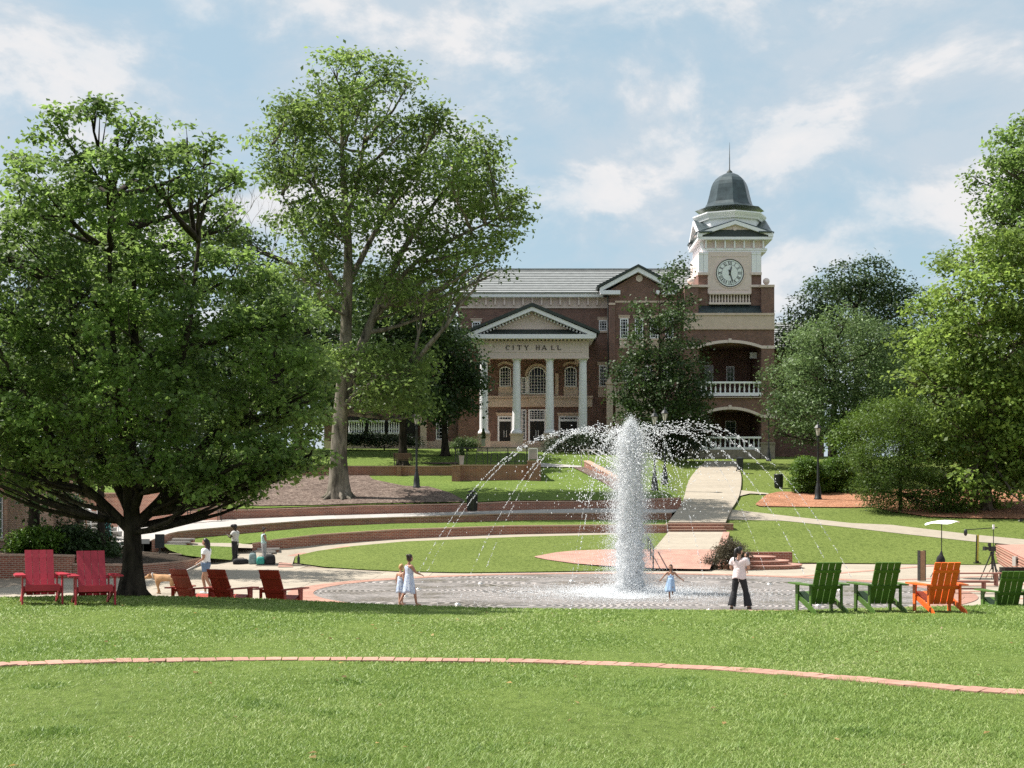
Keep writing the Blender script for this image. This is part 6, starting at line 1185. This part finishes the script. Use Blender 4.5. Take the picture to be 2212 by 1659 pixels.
for u, lab, rz in ((2186,'black equipment case with a pale label beside the tripod',.05), (2236,'black equipment case cut by the east edge of the picture',-.05)):
    t = empty('equipment_case', flat(u, 50), rz, lab, 'case'); MB().bx(-.36,.36,-.25,.25,.0,.46).build('body', M_case, t); MB().bx(-.37,.37,-.26,.26,.33,.36).bx(-.37,.37,-.26,.26,.461,.475).build('edge_strip', M_iron, t); MB().bx(.02,.2,-.256,-.251,.2,.27).build('label_plate', M_concg, t)
t = empty('brick_stage', P(2150,1215,66), 0, 'pink brick platform with sunlit ridged side at the east edge of the plaza', 'stage'); off = t.location; q0, q1 = Vector((22.7,66,0)), Vector((17.4,47,0)); q2, q3 = Vector((34,50,0)), Vector((34,68,0)); up = Vector((0,0,.80)); b = MB()
for a, c in ((q0,q1),(q1,q2),(q2,q3),(q3,q0)): b.face([a, c, c+up, a+up])
b.build('wall_face', M_brick_old, t, off); b = MB(); e = Vector((0,0,.804)); b.face([q0+e,q1+e,q2+e,q3+e]); b.build('top', M_brick_pav, t, off); n_ = Vector((-(q1-q0).y, (q1-q0).x, 0)).normalized(); n_ = n_ if n_.x < 0 else -n_
for k in range(7): z = Vector((0,0,.08+.11*k)); MB().beam(q0+n_*.012+z, q1+n_*.012+z, .03, .045).build('brick_course', M_brick_unit, t, off)
t = empty('cable_box', P(2196,1205,53)+Vector((0,0,-.3)), .3, 'small pale outlet box on the side of the pink platform', 'box'); MB().bx(-.12,.12,-.1,.1,0,.35).build('housing', M_concg, t); MB().bx(-.08,.08,-.105,-.101,.08,.26).build('cover', M_dark, t)
# luggage on the plaza
def bag(name, p, d, m, lab, rz=0, cat='bag', strap=True):
    t = empty(name, p, rz, lab, cat); b = MB(); w_, dp, h_ = d; rows = []
    for z, k in ((0,.86),(.06,1),(.45,1.0),(.75,.94),(.93,.78),(1,.5)): rows.append([Vector((w_/2*k*math.copysign(abs(math.cos(a))**.55, math.cos(a)), dp/2*k*math.copysign(abs(math.sin(a))**.55, math.sin(a)), h_*z)) for a in np.linspace(0, 2*PI, 21)[:-1]])
    b.grid(rows, 0, True, True); b.face(rows[-1]); b.build('body', m, t)
    if strap: b = MB(); b.tube([(-w_*.22,0,h_*.94),(-w_*.18,0,h_*1.12),(w_*.18,0,h_*1.12),(w_*.22,0,h_*.94)], .014, 6); b.build('handle', M_iron, t)
    b = MB(); b.bx(-w_*.3,w_*.3,-dp*.56,-dp*.48,h_*.12,h_*.5); b.build('pocket', m, t); return t
M_teal = pm('teal_fabric', (.03,.27,.23), .7, .1); M_grey = pm('grey_fabric', (.20,.27,.28), .8, .25, 10); M_blk2 = pm('black_fabric', (.014,.014,.016), .85, .2)
bag('duffel_bag', flat(520,63.2), (.70,.34,.24), M_blk2, 'black duffel bag lying at the feet of the man in grey', .1); bag('backpack', flat(546,63.0), (.34,.24,.50), M_grey, 'striped grey backpack standing between the black bag and the teal bag'); bag('cooler_bag', flat(563,62.8), (.36,.26,.34), M_teal, 'small teal bag beside the grey backpack'); bag('equipment_bag', flat(583,62.9), (.50,.34,.44), M_blk2, 'bulky black bag at the feet of the woman in pale teal', .1)
t = empty('cable_strip', flat(617,61.6), -.06, 'flat black board lying on the paving beside the bags', 'board'); MB().bx(-1.3,1.1,-.12,.12,0,.03).build('board', M_iron, t); MB().bx(-1.25,1.05,-.05,.05,.0305,.045).build('groove', M_blk2, t)
t = empty('water_bottle', flat(645,62.3)+Vector((0,0,.05)), 0, 'dark bottle standing at the tip of the ring of lawn', 'bottle'); MB().lathe([(.06,0),(.065,.25),(.03,.33),(.03,.38)], n=10).build('body', M_iron, t); MB().lathe([(.034,.381),(.034,.42)], n=10).build('cap', M_iron, t)
b = MB(); b.box((0,0,.05), (.24,.12,.08)); b.box((.02,0,.1), (.14,.10,.05)); q = D(2205,1127,0,HR,66); t = empty('field_light', q, .3, 'small black ground light in the grass below the pine straw', 'light'); b.build('housing', M_iron, t); MB().bx(-.13,-.121,-.05,.05,.02,.085).build('lens', M_lampg, t)
# ---------------------------------------------------------------- people and the dog
def skin_mesh(verts, edges, rad, levels=1):
    me = bpy.data.meshes.new('sk'); me.from_pydata([tuple(v) for v in verts], edges, []); ob = bpy.data.objects.new('sk', me); COL.objects.link(ob)
    ob.modifiers.new('s', 'SKIN'); sv = me.skin_vertices[0].data if me.skin_vertices else None
    if sv is None: me.skin_vertices.new() if hasattr(me.skin_vertices, 'new') else None; sv = me.skin_vertices[0].data
    for i, r in enumerate(rad): sv[i].radius = (r, r) if not hasattr(r, '__len__') else r; sv[i].use_root = (i == 0)
    ss = ob.modifiers.new('u', 'SUBSURF'); ss.levels = levels; ss.render_levels = levels
    dg = bpy.context.evaluated_depsgraph_get(); dg.update(); m2 = bpy.data.meshes.new_from_object(ob.evaluated_get(dg)); bpy.data.objects.remove(ob)
    V = [v.co.copy() for v in m2.vertices]; Nn = [v.normal.copy() for v in m2.vertices]; Fs = [tuple(p.vertices) for p in m2.polygons]; return V, Nn, Fs
def skinm(name, c): return pm(name, c, .5, .06, 20, spec=.35)
SK1, SK2, SK3 = skinm('skin_light', (.52,.30,.21)), skinm('skin_tan', (.36,.19,.125)), skinm('skin_dark', (.055,.030,.020))
M_hairb = pm('hair_brown', (.028,.016,.010), .5, .3, 30); M_hairk = pm('hair_black', (.010,.008,.008), .45, .3, 30); M_hairy = pm('hair_blond', (.42,.26,.10), .5, .3, 30)
M_eye = pm('eye_dark', (.02,.015,.012), .2); M_lip = pm('lip', (.30,.09,.08), .5)
BON = [('pelvis','waist'),('waist','chest'),('chest','neck'),('neck','head'),('chest','shR'),('chest','shL'),('shR','elR'),('shL','elL'),('elR','wrR'),('elL','wrL'),('pelvis','hipR'),('pelvis','hipL'),('hipR','knR'),('hipL','knL'),('knR','anR'),('knL','anL'),('anR','toR'),('anL','toL')]
def person(label, loc, rz, h, pose=None, skin=SK1, wear=(), hair=None, head=1.0, yaw=0, nod=0, build=1.0, name='person', bare=True, shoe=None):
    J = dict(pelvis=(0,0,.53), waist=(0,0,.60), chest=(0,-.005,.71), neck=(0,-.008,.825), head=(0,.002,.875), shR=(.098,-.005,.795), shL=(-.098,-.005,.795), elR=(.128,-.015,.635), elL=(-.128,-.015,.635), wrR=(.13,.03,.49), wrL=(-.13,.03,.49), hipR=(.05,0,.505), hipL=(-.05,0,.505), knR=(.055,.012,.285), knL=(-.055,.012,.285), anR=(.057,-.008,.045), anL=(-.057,-.008,.045), toR=(.066,.075,.015), toL=(-.066,.075,.015))
    J.update(pose or {}); J = {k: Vector(v)*h for k, v in J.items()}
    RAD = dict(pelvis=.072, waist=.062, chest=.074, neck=.030, head=.030, shR=.041, shL=.041, elR=.025, elL=.025, wrR=.0165, wrL=.0165, hipR=.055, hipL=.055, knR=.035, knL=.035, anR=.021, anL=.021, toR=.017, toL=.017); RAD = {k: v*h*(build if k in ('pelvis','waist','chest','hipR','hipL','shR','shL') else 1) for k, v in RAD.items()}
    names = list(J); names.remove('pelvis'); names.insert(0, 'pelvis'); V, Nn, Fs = skin_mesh([J[k] for k in names], [(names.index(a), names.index(b_)) for a, b_ in BON], [RAD[k] for k in names], 2)
    t = empty(name, loc, rz, label, 'person'); b = MB()
    b.v = [v.copy() for v in V]; b.f = list(Fs); b.m = [0]*len(Fs); b.uv = [None]*len(Fs); b.sm = [True]*len(Fs)
    # head with brow, nose, jaw and ears
    hs = h*head; hc = J['head']+Vector((0, .012*hs, .052*hs)); Rh = Matrix.Rotation(yaw, 3, 'Z')@Matrix.Rotation(nod, 3, 'X'); rows = []
    for a in range(13):
        th = max(.03, min(PI-.03, PI*a/12)); r = []
        for q in range(18):
            ph = 2*PI*q/18; d = Vector((math.sin(th)*math.cos(ph), math.sin(th)*math.sin(ph), -math.cos(th))); p = Vector((d.x*.044, d.y*.054, d.z*.066)); f = max(0, d.y)
            if d.z < -.2: p.x *= 1-.28*(-d.z-.2); p.y += .006*f
            p.y += .016*math.exp(-((d.x/.17)**2+((d.z+.12)/.20)**2))*f - .005*math.exp(-(((abs(d.x)-.38)/.2)**2+((d.z-.08)/.14)**2))*f; r.append(hc+Rh@(p*hs))
        rows.append(r)
    b.grid(rows, 0, True, True)
    for s in (-1, 1): b.ball(hc+Rh@(Vector((s*.045,-.002,-.004))*hs), (.007*hs,.012*hs,.018*hs), 8, 6, 0, Rh)
    # hands: palm, four unequal bent fingers, thumb
    for s, el, wr in ((1,'elR','wrR'), (-1,'elL','wrL')):
        d = (J[wr]-J[el]).normalized(); side = d.cross(Vector((0,1,0))); side = side.normalized() if side.length > .1 else Vector((1,0,0)); n_ = d.cross(side).normalized(); pc = J[wr]+d*.026*h; R = Matrix((side, n_, d)).transposed(); b.ball(pc, (.021*h,.010*h,.030*h), 10, 6, 0, R)
        for k, ln in enumerate((.036,.042,.039,.030)):
            o_ = pc+side*(k-1.5)*.0105*h+d*.022*h; b.tube([o_, o_+d*ln*.5*h+n_*.004*h, o_+d*ln*.9*h+n_*.016*h], [.0056*h,.005*h,.0036*h], 6)
        b.tube([pc-side*.016*h-d*.008*h, pc-side*.034*h+d*.012*h+n_*.008*h, pc-side*.036*h+d*.03*h+n_*.014*h], [.0065*h,.006*h,.004*h], 6)
    for s, an, to in ((1,'anR','toR'), (-1,'anL','toL')):
        d = (J[to]-J[an]); d.z = 0; d = d.normalized() if d.length > .01 else Vector((0,1,0)); R = Matrix((Vector((d.y,-d.x,0)), d, Vector((0,0,1)))).transposed(); c = (J[an]+J[to])/2; c.z = min(J[an].z, J[to].z+.01*h)*.5+J[to].z*.5
        b.ball(c, (.026*h,.072*h,.022*h), 12, 6, 0, R)
        if shoe: q = MB(); q.ball(c+Vector((0,0,.002*h)), (.030*h,.078*h,.027*h), 12, 6, 0, R); q.build('shoe', shoe, t)
    body = b.build('body', skin, t)
    e = MB(); [e.ball(hc+Rh@(Vector((s*.0175,.047,.006))*hs), .0055*hs, 8, 6) for s in (-1, 1)]; e.build('eye', M_eye, t); e = MB(); e.ball(hc+Rh@(Vector((0,.0525,-.034))*hs), (.014*hs,.004*hs,.0045*hs), 8, 6, 0, Rh); e.build('mouth', M_lip, t)
    # clothing cut from the body surface and lifted off it
    seg = [(a, c, J[a], J[c]) for a, c in BON]; own = []
    for p in V:
        best = None
        for a, c, A, B in seg:
            ab = B-A; tt = max(0, min(1, (p-A).dot(ab)/max(1e-9, ab.length_squared))); dd = (p-(A+ab*tt)).length/(RAD[a]*(1-tt)+RAD[c]*tt)
            if best is None or dd < best[0]: best = (dd, a+'-'+c, tt)
        own.append(best)
    for w_ in wear:
        nm, m, reg, off = w_[:4]; flare = w_[4] if len(w_) > 4 else None; ok = [any(k in o_[1].split('|')[0] and o_[2] >= lo_ and o_[2] <= hi_ for k, (lo_, hi_) in reg.items() if o_[1] == k) for o_ in own]; fs = [f for f in Fs if sum(ok[i] for i in f) >= 3]; used = sorted({i for f in fs for i in f})
        if not used: continue
        ix = {i: j for j, i in enumerate(used)}; q = MB()
        for i in used:
            p = V[i]+Nn[i]*off*h
            if flare and own[i][1] in flare: ax = own[i]; a, c = ax[1].split('-'); ct = J[a].lerp(J[c], ax[2]); k = flare[ax[1]]; p = ct+(p-ct)*(1+k*ax[2])
            q.v.append(p)
        q.f = [tuple(ix[i] for i in f) for f in fs]; q.m = [0]*len(fs); q.uv = [None]*len(fs); q.sm = [True]*len(fs); o = q.build(nm, m, t); sd = o.modifiers.new('thickness', 'SOLIDIFY'); sd.thickness = .006*h; sd.offset = -1
    return t, J, hc, Rh, hs
def skirt(t, J, h, m, z0, z1, r0, r1, name='dress', sway=(0,0), seed=0, folds=7, amp=.10):
    b = MB(); rows = []
    for k in range(9):
        f = k/8; z = z0+(z1-z0)*f; r = r0+(r1-r0)*f**.85; c = J['pelvis'].lerp(Vector((sway[0]*h, sway[1]*h, 0)), f); rows.append([Vector((c.x+h*r*(1+amp*f*math.sin(folds*a+seed+f*1.2))*math.cos(a), c.y+h*r*.82*(1+amp*f*math.sin(folds*a+seed))*math.sin(a), h*(z+.012*f*math.sin(3*a+seed)))) for a in np.linspace(0, 2*PI, 37)[:-1]])
    b.grid(rows, 0, True, True); o = b.build(name, m, t); s = o.modifiers.new('thickness', 'SOLIDIFY'); s.thickness = .006; return o
def hairdo(t, hc, Rh, hs, m, style='cap', ln=.12):
    b = MB(); rows = []
    for a in range(10):
        th = PI*.05+PI*.78*a/9 if True else 0; r = []
        for q in range(18):
            ph = 2*PI*q/18; d = Vector((math.sin(th)*math.cos(ph), math.sin(th)*math.sin(ph), math.cos(th))); fr = max(0, d.y); lim = max(-.62, .28) if fr > .45 else -.7
            if d.z < .30*fr*2 and fr > .3: d = Vector((d.x, d.y*.55, d.z))
            p = Vector((d.x*.050, d.y*.060-.006, max(d.z, -.75)*.072+.004)); r.append(hc+Rh@(p*hs))
        rows.append(r)
    b.grid(rows, 0, True, True)
    if style == 'tail': b.tube([hc+Rh@(Vector((0,-.05,.03))*hs), hc+Rh@(Vector((0,-.085,.0))*hs), hc+Rh@(Vector((.0,-.08,-.06))*hs), hc+Rh@(Vector((.004,-.07,-.06-ln))*hs)], [.022*hs,.026*hs,.022*hs,.008*hs], 8)
    if style == 'bun': b.ball(hc+Rh@(Vector((0,-.055,.045))*hs), .026*hs, 10, 8)
    if style == 'long': b.tube([hc+Rh@(Vector((0,-.03,.03))*hs), hc+Rh@(Vector((0,-.048,-.04))*hs), hc+Rh@(Vector((0,-.05,-.11))*hs), hc+Rh@(Vector((0,-.045,-.11-ln))*hs)], [.045*hs,.046*hs,.042*hs,.018*hs], 10)
    b.build('hair', m, t)
TORSO = {'pelvis-waist': (.25,1), 'waist-chest': (0,1), 'chest-neck': (0,.62), 'chest-shR': (0,1), 'chest-shL': (0,1)}
def shirt(s=.55): return {**TORSO, 'shR-elR': (0,s), 'shL-elL': (0,s), 'pelvis-waist': (0,1)}
def legs(f=1, sh=1): return {'pelvis-waist': (0,.7), 'pelvis-hipR': (0,1), 'pelvis-hipL': (0,1), 'hipR-knR': (0,f), 'hipL-knL': (0,f), **({'knR-anR': (0,sh), 'knL-anL': (0,sh)} if f >= 1 else {})}
def at(u, Y, z=None): x = (u-CU)*Y/F; return Vector((x, Y, float(z_plaza(Y))+.008 if z is None else z))
def floral(name, base, dots, scale=26):
    m, t, n, l, b = mbase(name); c = node(t, 'ShaderNodeTexCoord'); v = node(t, 'ShaderNodeTexVoronoi', Scale=scale); l.new(c.outputs['Object'], v.inputs['Vector']); s = node(t, 'ShaderNodeSeparateColor'); l.new(v.outputs['Color'], s.inputs[0]); cc = ramp(t, s.outputs[0], [(.0, dots[0]), (.5, dots[1]), (1, dots[2])]); mk = ramp(t, v.outputs['Distance'], [(.30, (1,1,1)), (.42, (0,0,0))]); mx = node(t, 'ShaderNodeMix', data_type='RGBA'); mx.inputs['A'].default_value = (*base, 1); l.new(mk, mx.inputs['Factor']); l.new(cc, mx.inputs['B']); l.new(mx.outputs['Result'], b.inputs['Base Color']); b.inputs['Roughness'].default_value = .8; return m
M_pink = pm('pink_cotton', (.78,.66,.66), .85, .10, 4, .7); M_blkt = pm('black_cotton', (.016,.015,.018), .8, .4, 4, .7); M_wht = pm('white_cotton', (.74,.74,.76), .85, .10, 4, .7); M_greyc = pm('grey_cotton', (.50,.49,.47), .85, .12, 4, .7); M_denim = pm('denim', (.13,.19,.30), .85, .2, 20); M_olive = pm('olive_cotton', (.050,.047,.033), .85, .1); M_khaki = pm('khaki', (.36,.29,.20), .85, .1); M_tealc = pm('pale_teal_cotton', (.45,.64,.64), .85, .12, 4, .7)
M_fl1 = floral('blue_floral', (.46,.54,.66), ((.12,.20,.42),(.24,.30,.50),(.70,.74,.80)), 22); M_fl2 = floral('blue_print', (.34,.48,.68), ((.12,.26,.50),(.62,.70,.80),(.25,.40,.6)), 30); M_fl3 = floral('green_floral', (.012,.02,.022), ((.03,.30,.24),(.10,.42,.40),(.55,.66,.62)), 11); M_plaid = floral('grey_print', (.34,.33,.34), ((.12,.12,.14),(.5,.5,.5),(.22,.2,.22)), 24)
M_shoe = pm('sandal', (.10,.07,.05), .7); M_shw = pm('white_shoe', (.7,.7,.7), .6)
# woman in pink carrying a baby
t, J, hc, Rh, hs = person('woman with long black ponytail, pink top and flared black trousers, seen from behind', at(1597,37.2), R_(-22), 1.66, dict(anR=(.135,.045,.045), toR=(.15,.12,.015), knR=(.095,.045,.285), anL=(-.115,-.05,.045), toL=(-.125,.03,.015), knL=(-.08,.0,.285), elR=(.15,.04,.645), wrR=(.075,.13,.665), elL=(-.14,.0,.64), wrL=(-.02,.15,.64)), SK1, [('blouse', M_pink, shirt(.62), .020, {'pelvis-waist': .0}), ('trousers', M_blkt, legs(1,.97), .012, {'knR-anR': 1.1, 'knL-anL': 1.1})], yaw=R_(-35), nod=R_(-14), shoe=M_shoe); hairdo(t, hc, Rh, hs, M_hairk, 'tail', .12); skirt(t, J, 1.66, M_pink, .66, .49, .088, .108, 'blouse_hem', seed=1, amp=.05)
wl = t.location; d = Matrix.Rotation(R_(-22), 3, 'Z')@Vector((.17,.19,0)); t, J, hc, Rh, hs = person('baby in pale blue carried against the shoulder of the woman in pink', wl+d+Vector((0,0,.80)), R_(60), .66, dict(knR=(.09,.08,.40), anR=(.10,.02,.25), toR=(.11,.08,.23), knL=(-.09,.08,.40), anL=(-.10,.02,.25), toL=(-.11,.08,.23), elR=(.13,.06,.68), wrR=(.10,.14,.74), elL=(-.13,.06,.68), wrL=(-.10,.14,.74)), SK1, [('romper', pm('pale_blue_cotton', (.55,.64,.72), .85), {**shirt(.6), **legs(.7)}, .022)], head=1.55, build=1.15); hairdo(t, hc, Rh, hs, M_hairb)
# girl running toward the viewer
t, J, hc, Rh, hs = person('small barefoot girl in a blue sundress running through the spray with arms out', at(1449,40.8), R_(172), 1.0, dict(elR=(.19,.03,.70), wrR=(.27,.06,.60), elL=(-.20,.02,.68), wrL=(-.31,.05,.60), knR=(.04,.05,.30), anR=(.03,-.02,.06), toR=(.03,.06,.02), knL=(-.05,.10,.34), anL=(-.05,-.05,.22), toL=(-.05,.01,.16)), SK2, [('dress_top', M_fl2, {'pelvis-waist': (0,1), 'waist-chest': (0,1), 'chest-neck': (0,.35)}, .018)], head=1.22, build=.95); skirt(t, J, 1.0, M_fl2, .64, .24, .085, .15, 'dress', (.02,.03), 2); hairdo(t, hc, Rh, hs, M_hairb, 'long', .05)
# older girl and little one on the west side of the fountain
t, J, hc, Rh, hs = person('older girl with dark pinned hair in a white and blue flowered sundress, walking', at(884,38.3), R_(-58), 1.40, dict(elR=(.14,.06,.665), wrR=(.11,.20,.615), elL=(-.14,-.03,.65), wrL=(-.15,.02,.52), knR=(.05,.09,.29), anR=(.05,.13,.05), toR=(.055,.21,.016), knL=(-.05,-.06,.29), anL=(-.05,-.19,.07), toL=(-.055,-.12,.02)), SK2, [('dress_top', M_fl1, {'pelvis-waist': (0,1), 'waist-chest': (0,1), 'chest-neck': (0,.4), 'chest-shR': (.3,.7), 'chest-shL': (.3,.7)}, .016)], head=1.12, yaw=R_(8)); skirt(t, J, 1.40, M_fl1, .66, .255, .078, .142, 'dress', (0,0), 4); hairdo(t, hc, Rh, hs, M_hairb, 'bun')
t, J, hc, Rh, hs = person('little blond child in a pale dress half hidden beside the older girl', at(866,38.9), R_(-45), 1.10, dict(elL=(-.16,-.02,.66), wrL=(-.2,.03,.56)), SK1, [('dress_top', M_fl1, {'pelvis-waist': (0,1), 'waist-chest': (0,1), 'chest-neck': (0,.4)}, .018)], head=1.2, nod=R_(-15)); skirt(t, J, 1.10, M_fl1, .66, .30, .082, .13, 'dress', (0,0), 5); hairdo(t, hc, Rh, hs, M_hairy)
# woman with the dog
t, J, hc, Rh, hs = person('woman with long dark hair, white T-shirt and denim shorts walking a dog', at(445,43.2), R_(78), 1.72, dict(knR=(.05,.08,.29), anR=(.05,.03,.05), toR=(.055,.11,.016), knL=(-.05,-.03,.29), anL=(-.05,-.15,.07), toL=(-.055,-.08,.02), elR=(.14,.01,.64), wrR=(.10,.13,.56), elL=(-.13,-.01,.64), wrL=(-.09,.12,.57)), SK2, [('shirt', M_wht, shirt(.6), .016), ('shorts', M_denim, legs(.55), .016)], shoe=M_shw); hairdo(t, hc, Rh, hs, M_hairk, 'long', .10)
def dog(loc, rz):
    V0 = [(0,-.28,.50),(0,-.10,.50),(0,.12,.49),(0,.26,.50),(0,.36,.56),(0,.44,.54),(.08,.22,.40),(.08,.24,.22),(.08,.23,.03),(-.08,.22,.40),(-.08,.18,.22),(-.08,.10,.04),(.08,-.28,.40),(.085,-.22,.27),(.085,-.36,.17),(.085,-.33,.03),(-.08,-.28,.40),(-.085,-.26,.26),(-.085,-.38,.17),(-.085,-.36,.03),(0,-.38,.52),(0,-.50,.45),(0,-.58,.36)]
    E = [(0,1),(1,2),(2,3),(3,4),(4,5),(2,6),(6,7),(7,8),(2,9),(9,10),(10,11),(0,12),(12,13),(13,14),(14,15),(0,16),(16,17),(17,18),(18,19),(0,20),(20,21),(21,22)]; R0 = [.115,.115,.135,.10,.075,.07,.065,.035,.026,.065,.035,.026,.075,.05,.028,.025,.075,.05,.028,.025,.03,.025,.012]
    V, Nn, Fs = skin_mesh([Vector(v) for v in V0], E, R0, 2); t = empty('dog', loc, rz, 'tan dog on a lead with its head lowered, walking ahead of the woman', 'dog'); b = MB(); b.v = V; b.f = Fs; b.m = [0]*len(Fs); b.uv = [None]*len(Fs); b.sm = [True]*len(Fs)
    b.ball((0,.50,.53), (.072,.09,.075)); b.tube([(0,.54,.52),(0,.62,.485),(0,.67,.475)], [.055,.04,.03], 10)
    for x, y in ((.08,.25),(-.08,.12),(.085,-.30),(-.085,-.33)): b.ball((x, y, .022), (.032,.045,.022), 10, 6)
    b.build('body', pm('tan_fur', (.42,.24,.12), .9, .3, 7, .3), t); e = MB(); [e.tube([(s*.05,.47,.59),(s*.085,.46,.585),(s*.095,.49,.52)], [.03,.035,.008], 8) for s in (-1,1)]; e.build('ear', pm('ear_fur', (.30,.16,.08), .9), t); e = MB(); e.ball((0,.685,.483), .018, 8, 6); [e.ball((s*.04,.56,.555), .011, 8, 6) for s in (-1,1)]; e.build('nose', M_eye, t); c = MB(); c.tube([(.085*math.cos(a),.36+.03*math.sin(a),.56+.08*math.sin(a)) for a in np.linspace(0,2*PI,14)], .012, 6); c.build('collar', M_shw, t); return t
dg = dog(at(355,43.4), R_(80)); t = empty('lead', at(400,43.3)+Vector((0,0,.6)), 0, 'thin white lead between the tan dog and the walking woman', 'lead'); a = at(364,43.4)+Vector((0,0,.58)); c = at(432,43.2)+Vector((0,0,.96)); b = MB(); b.tube(bez(a, c, Vector((0,0,-.12)), 9), .012, 6); b.build('strap', M_shw, t, t.location); b = MB(); b.tube([c, c+Vector((.04,0,.05)), c+Vector((.07,0,0)), c+Vector((.04,0,-.05)), c], .012, 6); b.build('loop', M_shw, t, t.location)
# pair by the luggage, people beyond the planter
t, J, hc, Rh, hs = person('man in a black cap and grey polo shirt raising one hand, beside the luggage', at(508,63.9), R_(75), 1.80, dict(elL=(-.15,.06,.655), wrL=(-.09,.19,.745), elR=(.14,.0,.63), wrR=(.12,.04,.49)), SK3, [('polo_shirt', M_greyc, shirt(.6), .018), ('trousers', M_blkt, legs(1,.98), .014)], build=1.12, shoe=M_blkt); hairdo(t, hc, Rh, hs, M_hairk); b = MB(); b.ball(hc+Rh@(Vector((0,-.004,.03))*hs), (.054*hs,.062*hs,.046*hs)); b.tube([hc+Rh@(Vector((0,.04,.032))*hs), hc+Rh@(Vector((0,.10,.024))*hs)], [.04*hs,.03*hs], 10); b.build('cap', M_blkt, t)
t, J, hc, Rh, hs = person('woman with tied hair in a sleeveless pale teal top looking down at her hands', at(570,63.4), R_(-70), 1.66, dict(elR=(.13,.04,.64), wrR=(.07,.15,.62), elL=(-.13,.03,.64), wrL=(-.05,.16,.62)), SK2, [('top', M_tealc, TORSO | {'pelvis-waist': (0,1)}, .016), ('trousers', M_plaid, legs(1,.9), .016)], nod=R_(-22), shoe=M_shoe); hairdo(t, hc, Rh, hs, M_hairb, 'bun')
t, J, hc, Rh, hs = person('man in an olive T-shirt and khaki shorts walking away toward the stairway', P(173,1179,66), R_(5), 1.80, dict(knL=(-.055,.07,.30), anL=(-.055,.05,.09), toL=(-.06,.13,.07), elR=(.15,-.02,.63), wrR=(.165,.0,.49), elL=(-.15,-.01,.63), wrL=(-.17,.03,.49)), SK2, [('shirt', M_olive, shirt(.6), .018), ('shorts', M_khaki, legs(.85), .02)], build=1.1, shoe=M_shoe); hairdo(t, hc, Rh, hs, M_hairb)
t, J, hc, Rh, hs = person('blond woman in a long dark green flowered dress on the pale walkway', P(231,1174,62.6), R_(30), 1.70, {}, SK1, [('dress_top', M_fl3, shirt(.3), .016)], shoe=M_shoe); skirt(t, J, 1.70, M_fl3, .64, .16, .08, .115, 'dress', (0,0), 3); hairdo(t, hc, Rh, hs, M_hairy, 'long', .05)
q = Hb(612,104); t, J, hc, Rh, hs = person('distant person in a pale blue shirt in the dim court under the trees', q, R_(150), 1.7, {}, SK1, [('shirt', pm('sky_shirt', (.45,.58,.72), .8), shirt(.6), .016), ('trousers', M_blkt, legs(1,.98), .014)], shoe=M_blkt); hairdo(t, hc, Rh, hs, M_hairb)
